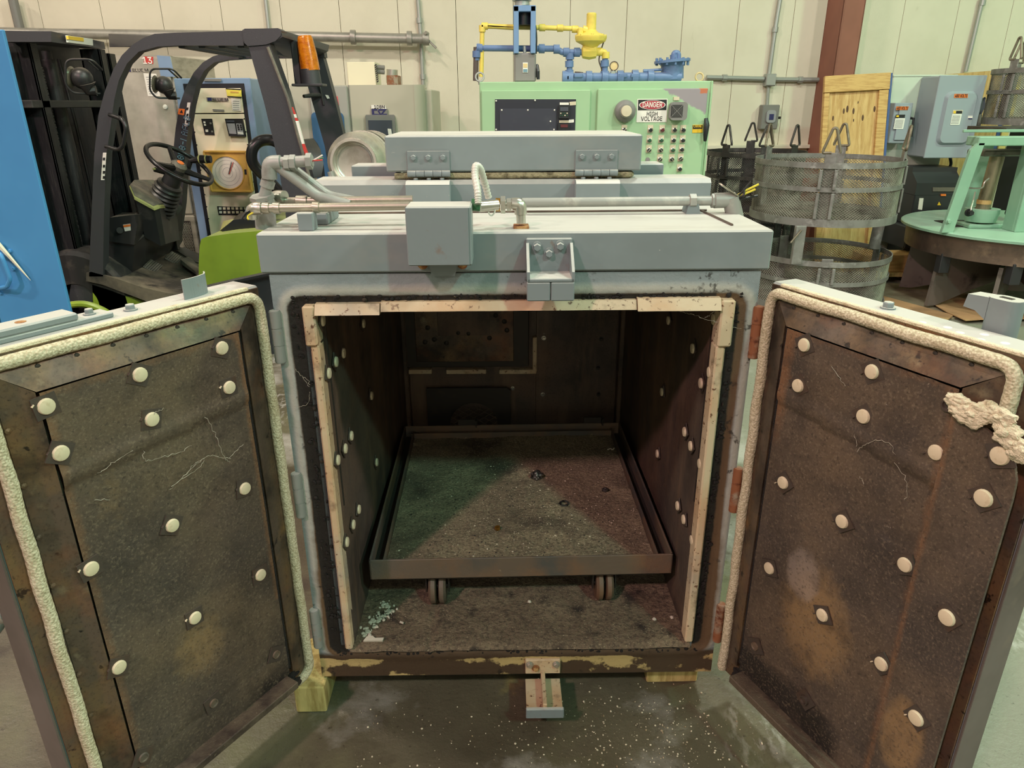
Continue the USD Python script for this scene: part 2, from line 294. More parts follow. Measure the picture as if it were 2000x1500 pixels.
M('channel', srgb(92, 80, 68), 0.42, metal=0.35, layers=[(srgb(116, 94, 66), 7, 0.45, 0.62, {'detail': 6}), (srgb(38, 32, 27), 5, 0.48, 0.62, {'seed': 5, 'detail': 6, 'amt': 0.9}), (srgb(150, 140, 112), 11, 0.62, 0.74, {'seed': 3, 'amt': 0.6, 'detail': 6}), (srgb(24, 20, 18), 34, 0.64, 0.69, {'detail': 3, 'amt': 0.9}), (srgb(48, 40, 34), 150, 0.52, 0.7, {'detail': 4, 'amt': 0.5, 'seed': 44}), (srgb(142, 88, 54), 6, 0.52, 0.70, {'seed': 15, 'amt': 0.42, 'detail': 7}), (srgb(158, 124, 72), 5, 0.60, 0.72, {'seed': 25, 'amt': 0.45, 'detail': 7})], bump=[(50, 0.12, 0.003)], rnoise=(8, 0.3, 0.6))
M('door_edge', srgb(98, 90, 84), 0.55, layers=[(srgb(78, 70, 64), 3, 0.42, 0.64, {'detail': 6}), (srgb(120, 108, 92), 8, 0.6, 0.74, {'amt': 0.6})], bump=[(60, 0.1, 0.003)])
M('char_edge', srgb(27, 24, 21), 0.9, layers=[(srgb(62, 52, 42), 18, 0.55, 0.7, {'detail': 7}), (srgb(140, 126, 104), 60, 0.68, 0.74, {'amt': 0.6})], bump=[(35, 0.9, 0.015)])
M('ledge', srgb(92, 82, 66), 0.7, layers=[(srgb(58, 48, 40), 12, 0.45, 0.65), (srgb(140, 128, 104), 120, 0.62, 0.72, {'amt': 0.5})], bump=[(160, 0.6, 0.004)])
M('gasket', srgb(204, 196, 168), 0.9, layers=[(srgb(168, 152, 112), 9, 0.5, 0.7, {'amt': 0.5}), (srgb(150, 138, 106), 210, 0.42, 0.66, {'kind': 'cells', 'amt': 0.55}), (srgb(70, 60, 46), 30, 0.66, 0.72, {'amt': 0.7, 'mask': (5, 0.5, 0.6)})], bump=[(210, 0.7, 0.0025, (1, 1, 1), 'cells')])
M('button', srgb(208, 196, 166), 0.6, layers=[(srgb(170, 150, 112), 60, 0.55, 0.75, {'amt': 0.5})])
M('retainer', srgb(68, 60, 53), 0.55, layers=[(srgb(74, 58, 46), 20, 0.5, 0.7)], bump=[(90, 0.2, 0.003)])
M('trim_rust', srgb(200, 184, 152), 0.5, layers=[(srgb(186, 138, 92), 4, 0.45, 0.66, {'detail': 7, 'amt': 0.7}), (srgb(150, 148, 136), 4, 0.56, 0.7, {'seed': 12, 'amt': 0.7}), (srgb(92, 56, 34), 75, 0.60, 0.66, {'detail': 3, 'amt': 0.9, 'mask': (7, 0.38, 0.5)}), (srgb(70, 52, 36), 11, 0.56, 0.70, {'seed': 3, 'amt': 0.75, 'detail': 7})], bump=[(70, 0.12, 0.003)])
M('hearth', srgb(114, 99, 79), 0.85, layers=[(srgb(132, 118, 94), 8, 0.45, 0.65, {'detail': 8}), (srgb(46, 38, 32), 13, 0.55, 0.68, {'seed': 4, 'detail': 6}), (srgb(70, 60, 50), 110, 0.48, 0.62, {'detail': 5, 'amt': 0.7, 'seed': 19}), (srgb(176, 164, 132), 190, 0.62, 0.68, {'detail': 3, 'amt': 0.8})], bump=[(45, 0.9, 0.012), (160, 0.5, 0.004)])
M('ash', srgb(138, 125, 100), 0.95, layers=[(srgb(160, 147, 116), 5, 0.45, 0.62, {'detail': 8}), (srgb(62, 53, 44), 3.2, 0.5, 0.64, {'seed': 4, 'detail': 7, 'amt': 0.8}), (srgb(205, 194, 160), 190, 0.60, 0.66, {'detail': 3, 'amt': 0.85}), (srgb(92, 82, 66), 120, 0.48, 0.62, {'detail': 5, 'amt': 0.7, 'seed': 19}), (srgb(48, 42, 36), 90, 0.62, 0.7, {'seed': 8, 'amt': 0.7})], bump=[(90, 1.0, 0.008), (260, 0.6, 0.003)])
M('tray_steel', srgb(98, 86, 72), 0.6, metal=0.0, layers=[(srgb(112, 88, 66), 6, 0.45, 0.62, {'detail': 7}), (srgb(78, 77, 71), 5, 0.5, 0.65, {'seed': 7, 'detail': 6}), (srgb(168, 152, 124), 40, 0.7, 0.78, {'detail': 4, 'amt': 0.6})], bump=[(80, 0.3, 0.004)])
M('black_iron', srgb(56, 52, 47), 0.55, metal=0.3, layers=[(srgb(74, 62, 50), 25, 0.58, 0.75, {'amt': 0.6})], bump=[(80, 0.25, 0.003)])
M('pale_debris', srgb(196, 190, 172), 0.9, bump=[(120, 0.6, 0.003)])
M('crumb', srgb(214, 204, 178), 0.85, layers=[(srgb(150, 130, 100), 40, 0.5, 0.6)])
M('fluff', srgb(226, 216, 186), 1.0, layers=[(srgb(160, 138, 96), 25, 0.55, 0.7, {'amt': 0.6})], bump=[(70, 1.0, 0.012)])
M('conduit', srgb(170, 165, 150), 0.38, metal=0.75, layers=[(srgb(206, 198, 172), 20, 0.5, 0.7, {'amt': 0.5, 'vec': (0.4, 1, 1)}), (srgb(120, 112, 98), 30, 0.6, 0.72, {'amt': 0.6})], bump=[(90, 0.08, 0.002)])
M('conduit_grey', srgb(150, 152, 146), 0.5, metal=0.2, layers=[(srgb(190, 188, 176), 15, 0.52, 0.7, {'amt': 0.6}), (srgb(112, 104, 96), 22, 0.6, 0.72, {'amt': 0.5})])
M('zinc', srgb(196, 194, 184), 0.32, metal=0.85, layers=[(srgb(150, 138, 112), 25, 0.55, 0.7, {'amt': 0.5})])
M('flex', srgb(198, 198, 188), 0.5, metal=0.2, layers=[(srgb(150, 148, 138), 40, 0.55, 0.7, {'amt': 0.4})])
M('rust', srgb(140, 92, 54), 0.85, layers=[(srgb(186, 150, 96), 60, 0.5, 0.7), (srgb(86, 52, 32), 30, 0.55, 0.7)], bump=[(90, 0.6, 0.004)])
M('hinge_rust', srgb(134, 84, 54), 0.6, layers=[(srgb(150, 140, 120), 18, 0.5, 0.66), (srgb(96, 52, 32), 40, 0.56, 0.68)])
M('hinge_grey', srgb(128, 134, 128), 0.5, layers=[(srgb(140, 100, 62), 14, 0.55, 0.7, {'amt': 0.7})])
M('lumber', srgb(196, 178, 116), 0.8, layers=[(srgb(160, 138, 80), 5, 0.42, 0.6, {'vec': (10, 10, 1.5)}), (srgb(92, 74, 48), 30, 0.68, 0.76, {'amt': 0.7})], bump=[(40, 0.3, 0.004, (3, 3, 0.6))])
M('cobweb', srgb(150, 145, 130), 0.9)
M('wire_black', srgb(24, 24, 25), 0.4); M('wire_yellow', srgb(226, 208, 70), 0.45); M('wire_red', srgb(196, 62, 58), 0.45); M('wire_white', srgb(224, 222, 214), 0.45); M('wire_green', srgb(60, 120, 80), 0.45)
M('press_steel', srgb(112, 94, 82), 0.45, metal=0.4, layers=[(srgb(82, 72, 66), 4, 0.42, 0.62, {'detail': 6}), (srgb(146, 124, 106), 6, 0.58, 0.72, {'seed': 5, 'amt': 0.8})], bump=[(40, 0.15, 0.003)])
# ------------------------------------------------------------------ the hall
WYAW = math.radians(3.0); WX, WO = V(math.cos(WYAW), math.sin(WYAW), 0), V(0, 8.35, 0); WN = V(math.sin(WYAW), -math.cos(WYAW), 0)
WALL = np.eye(4); WALL[:3, 0], WALL[:3, 1], WALL[:3, 2], WALL[:3, 3] = WX, -WN, (0, 0, 1), WO      # x along the wall, y into it, z up
def W(px, py, off=0.0):
    """along-wall metres and height of a picture point on the far wall, or on a plane off metres in front of it"""
    d = ray(px, py); o = WO + WN * off; q = EYE + d * (((o - EYE) @ WN) / (d @ WN)); return (q - WO) @ WX, q[2]
HH = 7.0
struct('floor', MB().box(-11, 11, -9, 10.5, -0.2, 0, 0), 'concrete')
struct('ceiling', MB().box(-11, 11, -9, 10.5, HH, HH + 0.2, 0), 'ceiling_grey')
struct('wall_left', MB().box(-11.2, -11, -9, 10.5, 0, HH, 0), 'hall_wall')
struct('wall_right', MB().box(11, 11.2, -9, 10.5, 0, HH, 0), 'hall_wall')
struct('wall_front', MB().box(-11, 11, -9.2, -9, 0, HH, 0), 'hall_wall')
wb = struct('wall_back', MB().box(-11.4, 11.4, 0.03, 0.2, 0, HH, 0, WALL), 'wall_gap')
s0 = W(193, 2)[0]; step = (W(1336, 2)[0] - s0) / 10
k = -10
while s0 + step * k < 10.5:
    a = s0 + step * k
    part(wb, 'wall_panel', MB().box(a + 0.0022, a + step - 0.0022, 0, 0.032, 0.0, HH, 0.002, WALL), 'cream_wall'); k += 1
# ------------------------------------------------------------------ the oven with its two open doors
OV, OYAW = V(0.01, 1.566, 0), 0.6
_c, _s = math.cos(math.radians(OYAW)), math.sin(math.radians(OYAW))
OVM = np.array([[_c, -_s, 0, OV[0]], [_s, _c, 0, OV[1]], [0, 0, 1, 0], [0, 0, 0, 1.0]])
def ow(x, y, z): return xf(np.array([x, y, z], float), OVM)
oven = thing('industrial_oven', 'large grey industrial oven on wood blocks with both doors swung open and a sooty chamber', 'oven', OV, OYAW)
X0, X1, Z0, Z1, YB = -0.462, 0.480, 0.195, 1.168, 1.32
# outer shell, hollow
b = MB()
b.box(-0.55, X0, 0, 1.42, 0.098, 1.248, 0.003).box(X1, 0.55, 0, 1.42, 0.098, 1.248, 0.003)
b.box(X0, X1, 0, 1.42, 0.098, Z0, 0.0).box(X0, X1, 0, 1.42, Z1, 1.248, 0.0).box(X0, X1, YB + 0.02, 1.42, Z0, Z1, 0.0)
body = part(oven, 'body', b, 'oven_grey')
# front face sheet with the gasket's print and the soot inside it
xs = np.linspace(-0.549, 0.549, 122); zs = np.linspace(0.1, 1.247, 128)
def rr_dist(x, z, x0, x1, z0, z1, r):
    cx, cz = (x0 + x1) / 2, (z0 + z1) / 2; qx, qz = np.abs(x - cx) - (x1 - x0) / 2 + r, np.abs(z - cz) - (z1 - z0) / 2 + r
    return np.hypot(np.maximum(qx, 0), np.maximum(qz, 0)) + np.minimum(np.maximum(qx, qz), 0) - r
fd = lambda x, z: -rr_dist(x, z, -0.531, 0.54, 0.166, 1.212, 0.05)
v, f = grid(xs, zs, lambda x, z: -0.002 - 0.0045 * np.exp(-((fd(x, z) - 0.004) / 0.011) ** 2) + 0.002 * np.clip(fd(x, z) / 0.03, 0, 1), lambda x, z: ~((x > X0 - 0.004) & (x < X1 + 0.004) & (z > Z0 - 0.004) & (z < Z1 + 0.004)))
d = fd(v[:, 0], v[:, 2]); sm = lambda t: np.clip(t, 0, 1) ** 2 * (3 - 2 * np.clip(t, 0, 1))
nz = meshkit.fbm(v * 9, 4, 3); right = v[:, 0] > 0.45
soot = sm((d - 0.008) / 0.013) * np.where(right, sm((d - 0.022) / 0.02), 1)
brown = sm((d - 0.006) / 0.02) * 0.8; band = np.exp(-((d - 0.002) / 0.012) ** 2)
low = sm((0.20 - v[:, 2]) / 0.035); side = sm((0.75 - v[:, 2]) / 0.5) * sm((d + 0.01) / 0.03)
peel = sm((0.172 - v[:, 2]) / 0.012) * (0.55 + 0.9 * meshkit.noise(v * V(7, 1, 25), 5))
part(oven, 'front_frame', (v, f), 'oven_front', 'front frame with the pale print of the gasket, black soot and peeling rust', attrs=dict(soot=np.clip(soot - 0.5 * low, 0, 1), brown=np.clip(brown + 0.6 * side, 0, 1), band=band * (1 - 0.7 * low), low=low, peel=peel))
b = MB(); rg = random.Random(3)
for i in range(420):
    t = rg.random()
    x, z = rg.choice([(rg.uniform(-0.52, 0.52), rg.uniform(1.187, 1.198)), (rg.uniform(-0.508, -0.478), rg.uniform(0.25, 1.19)), (rg.uniform(0.494, 0.507), rg.uniform(0.25, 1.19)), (rg.uniform(-0.5, 0.5), rg.uniform(0.172, 0.194))])
    b.ball((x, -0.003, z), (rg.uniform(0.0015, 0.0065), rg.uniform(0.001, 0.0035), rg.uniform(0.0015, 0.0065)), 1)
part(oven, 'char_crust', b, 'char_edge', kind='stuff')
# cream rusted trim strips round the mouth
for x0, x1, z0, z1, y0 in [(-0.452, -0.305, 1.160, 1.183, -0.030), (-0.305, 0.272, 1.166, 1.186, -0.024), (0.272, 0.462, 1.164, 1.190, -0.030)]:
    b = MB(); pr = [(-y0 - 0.0, 0), (-y0 * 0.9, 0.006), (-y0 * 0.55, z1 - z0), (0, z1 - z0), (-0.004, 0)]
    b.prism([(q[0], q[1]) for q in pr], x1 - x0 - 0.002, frame((x0, 0, z0), (0, -1, 0), (0, 0, 1))); v, f = b.mesh(); v[:, 0] += x1 - x0 - 0.001
    part(oven, 'trim_strip', (v, f), 'trim_rust')
for x0, x1, z0, z1, y in [(-0.480, -0.452, 1.085, 1.180, 0.024), (-0.472, -0.452, 0.205, 1.085, 0.016), (0.462, 0.494, 1.075, 1.186, 0.024), (0.462, 0.484, 0.215, 1.075, 0.016)]:
    part(oven, 'trim_strip', MB().box(x0, x1, -y, 0.03, z0, z1, 0.004), 'trim_rust')
# chamber lining
part(oven, 'hearth', MB().add(*grid(np.linspace(X0, X1, 60), np.linspace(0, YB, 70), lambda x, z: 0 * x)), 'hearth')
g = stage.GetPrimAtPath(oven + '/hearth')
hx, hy = np.meshgrid(np.linspace(X0, X1, 90), np.linspace(-0.012, YB, 100), indexing='ij')
hz = Z0 + 0.004 + 0.011 * meshkit.fbm(np.stack([hx * 14, hy * 14, 0 * hx], -1), 5, 2) - 0.006 * np.exp(-((hx + 0.242 - 0.01 * hy) / 0.006) ** 2) - 0.01 * sm((0.0 - hy) / 0.012)
stage.RemovePrim(g.GetPath()); USED.pop((oven, 'hearth'))
i, j = np.meshgrid(np.arange(89), np.arange(99), indexing='ij')
part(oven, 'hearth', (np.stack([hx, hy, hz], -1).reshape(-1, 3), np.stack([i * 100 + j, (i + 1) * 100 + j, (i + 1) * 100 + j + 1, i * 100 + j + 1], -1).reshape(-1, 4)), 'hearth', 'crusted hearth floor')
def sheet_side(x, sgn):
    """side lining: two lapped sheets with slight dents"""
    ys, zz = np.linspace(0.012, YB, 66), np.linspace(Z0, Z1, 50)
    v, f = grid(ys, zz, lambda y, z: 0.006 * (meshkit.fbm(np.stack([y * 5, z * 2, 0 * y + 4], -1), 3, 5 + sgn) - 0.5))
    v = np.stack([x - sgn * (0.004 + v[:, 1]), v[:, 0], v[:, 2]], 1); return v, (f if sgn < 0 else f[:, ::-1])
for x, s in ((X0 + 0.006, -1), (X1 - 0.006, 1)):
    part(oven, 'side_lining', sheet_side(x, s), 'lining')
    part(oven, 'seam_strip', MB().box(min(x, x - s * 0.006), max(x, x - s * 0.006), 0.055, 0.058, 0.62, Z1, 0), 'black_iron')
    part(oven, 'corner_post', MB().box(min(x, x - s * 0.02), max(x, x - s * 0.02), YB - 0.075, YB - 0.005, Z0, Z1, 0.004), 'lining')
part(oven, 'ceiling_lining', MB().box(X0, X1, 0.004, YB, Z1 - 0.008, Z1 - 0.002, 0), 'lining')
def diamond(c, n, a, th, mat, parent, rot=0.0):
    """four-cornered retaining plate with its pale button"""
    c, n = V(*c), unit(n); u1 = unit(np.cross(n, (0, 0, 1))); m = frame(c, u1, np.cross(n, u1))
    rr = np.array([[math.cos(rot), -math.sin(rot)], [math.sin(rot), math.cos(rot)]])
    p = part(parent, 'retaining_plate', MB().prism([tuple(rr @ q) for q in np.array([(a, 0), (0, a), (-a, 0), (0, -a)])], th, m), 'retainer')
    return p, m
def button(parent, m, r, h=0.007, mat='button', hollow=False):
    pr = [(0, h), (r * 0.55, h * 1.0), (r * 0.9, h * 0.8), (r, h * 0.45), (r * 1.02, 0)]
    if hollow: pr = [(0, 0.002), (r * 0.6, 0.002), (r * 0.72, h), (r * 0.95, h), (r, 0)]
    return part(parent, 'button', MB().lathe(pr[::-1], 18, m), mat)
rg = random.Random(11)
for x, s, cols in ((X0 + 0.012, 1, [(0.006, 1.135), (0.088, 1.004), (0.010, 1.003), (0.174, 0.997), (0.457, 0.992), (0.172, 0.760), (0.093, 0.761), (0.008, 0.772), (0.486, 0.748), (0.176, 0.526), (0.096, 0.527), (0.010, 0.529), (0.478, 0.517)]),
                   (X1 - 0.012, -1, [(0.018, 1.127), (0.173, 1.002), (0.010, 0.997), (0.07, 0.945), (0.461, 0.993), (0.176, 0.760), (0.106, 0.752), (0.010, 0.750), (0.473, 0.757), (0.177, 0.526), (0.104, 0.527), (0.010, 0.523), (0.468, 0.543)])):
    for y, z in cols:
        p, m = diamond((x, y + 0.012, z), (s, 0, 0), 0.026, 0.003, 'retainer', oven, rg.uniform(-0.3, 0.3))
        button(p, m @ np.array([[1, 0, 0, 0], [0, 1, 0, 0], [0, 0, 1, 0.003], [0, 0, 0, 1.0]]), 0.0135, 0.006)
# back wall of the chamber, its upper duct plate and the grille below
YW = YB - 0.02
def ob(px, py, y=YW):
    dd = ray(px, py); o = ow(0, y, 0); n = V(_s, -_c, 0); q = EYE + dd * (((o - EYE) @ n) / (dd @ n)) - OV; return q[0] * _c + q[1] * _s, q[2]
bx0, _ = ob(795, 700); bx1, _ = ob(1210, 700)
part(oven, 'back_lining', MB().box(X0, X1, YW, YW + 0.01, Z0, Z1, 0), 'lining')
part(oven, 'back_sheet', MB().box(ob(1047, 650)[0], X1 - 0.03, YW - 0.008, YW, Z0, Z1, 0.002), 'lining')
xa, za = ob(812, 612); xb, zb = ob(1003, 697); xc, zc = ob(1043, 715); xd, zd = ob(790, 725)
part(oven, 'duct_frame', MB().box(xd, ob(1032, 700)[0], YW - 0.05, YW - 0.004, ob(1032, 708)[1], Z1, 0.003), 'black_iron')
dp = part(oven, 'duct_plate', MB().box(xa, xb, YW - 0.056, YW - 0.048, zb, Z1, 0.002), 'channel', 'stained bare metal duct plate')
for k, (px, py) in enumerate([(835, 640), (830, 668), (848, 663), (872, 670), (990, 645), (985, 628), (968, 616), (956, 660), (895, 650), (915, 651)]):
    q = ob(px, py, YW - 0.056); part(dp, 'rivet', MB().lathe([(0.010, 0), (0.010, 0.003), (0.006, 0.006), (0, 0.007)], 10, FRONT((q[0], YW - 0.056, q[1]))), 'black_iron')
q0, q1 = ob(853, 605, YW - 0.06), ob(957, 655, YW - 0.06)
part(dp, 'cover_patch', MB().box(q0[0], q1[0], YW - 0.06, YW - 0.054, q1[1], Z1, 0.001), 'lining')
for a, c in ((790, 845), (872, 950), (975, 1047)):
    u, w = ob(a, 718), ob(c, 726); part(oven, 'duct_lip', MB().box(u[0], w[0], YW - 0.03, YW, w[1], u[1], 0.003), 'trim_rust')
u, w = ob(1040, 655), ob(1048, 722); part(oven, 'duct_lip', MB().box(u[0], w[0], YW - 0.03, YW, w[1], u[1], 0.003), 'trim_rust')
u, w = ob(833, 757, YW - 0.03), ob(997, 757, YW - 0.03); zt = u[1]
zg_ = ob(925, 785, YW - 0.03)[1] - 0.105
hole = Polygon(arc((ob(925, 800, YW - 0.03)[0], zg_), 0.105, 0, 2 * math.pi, 30))
part(oven, 'grille_cover', MB().prism(Polygon([(u[0], 0.198), (w[0], 0.198), (w[0], zt - 0.015), (w[0] - 0.015, zt), (u[0], zt)]).difference(hole), 0.012, FRONT((0, YW - 0.03, 0))), 'black_iron')
b = MB(); hc = ob(925, 800, YW - 0.03)[0]
for k in range(-5, 6):
    for s in (-1, 1):
        p0 = V(hc + k * 0.045 - 0.12, zg_ - s * 0.075); p1 = V(hc + k * 0.045 + 0.12, zg_ + s * 0.075)
        tt = np.linspace(0, 1, 40); pts = p0 + (p1 - p0) * tt[:, None]; ins = np.hypot(pts[:, 0] - hc, pts[:, 1] - zg_) < 0.106
        if ins.sum() > 2: q = pts[ins]; b.cyl((q[0][0], YW - 0.026, q[0][1]), (q[-1][0], YW - 0.026, q[-1][1]), 0.0024, n=6)
part(oven, 'grille_bars', b, 'tray_steel')
for px, py in [(1060, 770), (1062, 660), (1169, 770), (1174, 662), (1168, 718), (1001, 758)]:
    q = ob(px, py, YW - 0.008); part(oven, 'back_bolt', MB().hexbolt((q[0], YW - 0.008, q[1]), (0, -1, 0), 0.007, 0.012), 'zinc' if px < 1063 else 'black_iron')
# lid
part(oven, 'lid', MB().box(-0.565, 0.565, -0.008, 1.0, 1.251, 1.339, 0.004), 'oven_grey', 'dusty grey insulated lid')
def oz(px, py, z): q = G(px, py, z) - OV; return q[0] * _c + q[1] * _s, -q[0] * _s + q[1] * _c
for k, (p0, p1) in enumerate([((1368, 412), (1430, 441)), ((640, 418), (1380, 412))]):
    a, c = oz(*p0, 1.339), oz(*p1, 1.339); part(oven, 'lid_rod', MB().cyl((*a, 1.341), (*c, 1.341), 0.0028, n=8), 'press_steel')
part(oven, 'upper_housing', MB().prism([(0.45, 1.336), (0.45, 1.392), (0.462, 1.404), (0.575, 1.404), (0.575, 1.336)], 1.094, frame((-0.547, 0, 0), (0, 1, 0), (0, 0, 1))), 'oven_grey')
part(oven, 'hatch_riser', MB().box(-0.335, 0.340, 0.575, 0.95, 1.336, 1.404, 0.002), 'oven_grey')
part(oven, 'top_box', MB().box(-0.346, 0.352, 0.462, 0.78, 1.425, 1.519, 0.004), 'oven_grey', 'grey hinged explosion hatch box')
part(oven, 'hatch_gasket', MB().sweep(bend_path([(-0.325, 0.47, 1.414), (0.33, 0.47, 1.414), (0.33, 0.76, 1.414), (-0.325, 0.76, 1.414)], 0.02), 0.0085, 8), 'old_rope')
for x0, x1 in ((-0.47, -0.338), (0.343, 0.445)): part(oven, 'rear_block', MB().box(x0, x1, 0.60, 0.70, 1.336, 1.432, 0.003), 'oven_grey')
for x in (-0.2295, 0.2285):
    h = part(oven, 'hatch_hinge', MB().box(x - 0.058, x + 0.058, 0.456, 0.463, 1.424, 1.480, 0.002), 'oven_grey_edge')
    for k in range(5): part(h, 'hinge_knuckle', MB().cyl((x - 0.058 + k * 0.0235, 0.452, 1.421), (x - 0.058 + k * 0.0235 + 0.0225, 0.452, 1.421), 0.0085, n=14), 'oven_grey_edge')
    for k in (-1, 0, 1): part(h, 'bolt', MB().hexbolt((x + k * 0.040, 0.456, 1.463), (0, -1, 0), 0.0075, 0.009), 'oven_grey_edge')
    for k in (-1, 0, 1): part(h, 'bolt', MB().hexbolt((x + k * 0.036, 0.447, 1.405), (0, 0, 1), 0.006, 0.005, False), 'oven_grey_edge')
    part(oven, 'hinge_block', MB().prism([(0.0, 0), (0.052, 0), (0.052, 0.066), (0.046, 0.066), (0.012, 0.066), (0.0, 0.058)], 0.118, frame((x - 0.059, 0.40, 1.339), (0, 1, 0), (0, 0, 1))), 'oven_grey')
# switch box on the lid's front
sb = part(oven, 'switch_box', MB().box(-0.228, -0.093, -0.085, 0.0, 1.282, 1.404, 0.003), 'oven_grey', 'square grey switch box')
part(sb, 'box_cover', MB().box(-0.226, -0.0985, -0.088, -0.085, 1.284, 1.402, 0.001), 'oven_grey_edge')
part(sb, 'bracket_tab', MB().prism([(-0.185, 1.246), (-0.135, 1.246), (-0.128, 1.268), (-0.128, 1.282), (-0.19, 1.282), (-0.19, 1.268)], 0.004, FRONT((0, -0.02, 0))), 'oven_grey_edge')
part(sb, 'bracket_plate', MB().prism(rrect(-0.215, -0.095, 1.258, 1.300, 0.012), 0.004, FRONT((0, -0.009, 0))), 'oven_grey_edge')
for x in (-0.205, -0.118): part(sb, 'bolt', MB().hexbolt((x, -0.013, 1.271), (0, -1, 0), 0.0085, 0.010), 'rust')
# latch bracket under the lid
lb = part(oven, 'latch_bracket', MB().box(0.022, 0.123, -0.018, -0.008, 1.252, 1.326, 0.003), 'oven_grey_edge', 'grey latch bracket with gusset cheeks and three bolts')
for x in (0.022, 0.117): part(lb, 'cheek', MB().prism([(0.0, 1.316), (-0.010, 1.318), (-0.074, 1.268), (-0.074, 1.248), (0.0, 1.248)], 0.006, frame((x, -0.016, 0), (0, 1, 0), (0, 0, 1))), 'oven_grey_edge')
part(lb, 'bracket_floor', MB().box(0.022, 0.123, -0.090, -0.016, 1.246, 1.254, 0.002), 'oven_grey_edge')
for x0, x1 in ((0.022, 0.0715), (0.073, 0.123)): part(lb, 'front_plate', MB().box(x0, x1, -0.090, -0.072, 1.205, 1.2455, 0.002), 'oven_grey_edge')
for x, z in ((0.046, 1.308), (0.072, 1.294), (0.096, 1.310)): part(lb, 'bolt', MB().hexbolt((x, -0.018, z), (0, -1, 0), 0.0085, 0.012), 'oven_grey_edge')
# foot bracket at the bottom
fb = part(oven, 'floor_bracket', MB().box(0.023, 0.121, -0.012, 0.0, 0.108, 0.158, 0.002).box(0.023, 0.121, -0.128, -0.006, 0.078, 0.086, 0.001), 'trim_rust', 'rusty ribbed bracket sticking out below the mouth')
part(fb, 'rib', MB().box(0.066, 0.078, -0.130, -0.008, 0.086, 0.118, 0.002), 'trim_rust')
part(fb, 'end_plate', MB().box(0.021, 0.122, -0.138, -0.128, 0.076, 0.108, 0.002), 'oven_grey_edge')
for x in (0.035, 0.109): part(fb, 'bolt', MB().hexbolt((x, -0.012, 0.143), (0, -1, 0), 0.008, 0.009), 'zinc')
part(fb, 'bolt', MB().hexbolt((0.052, -0.012, 0.130), (0, -1, 0), 0.008, 0.009), 'rust')
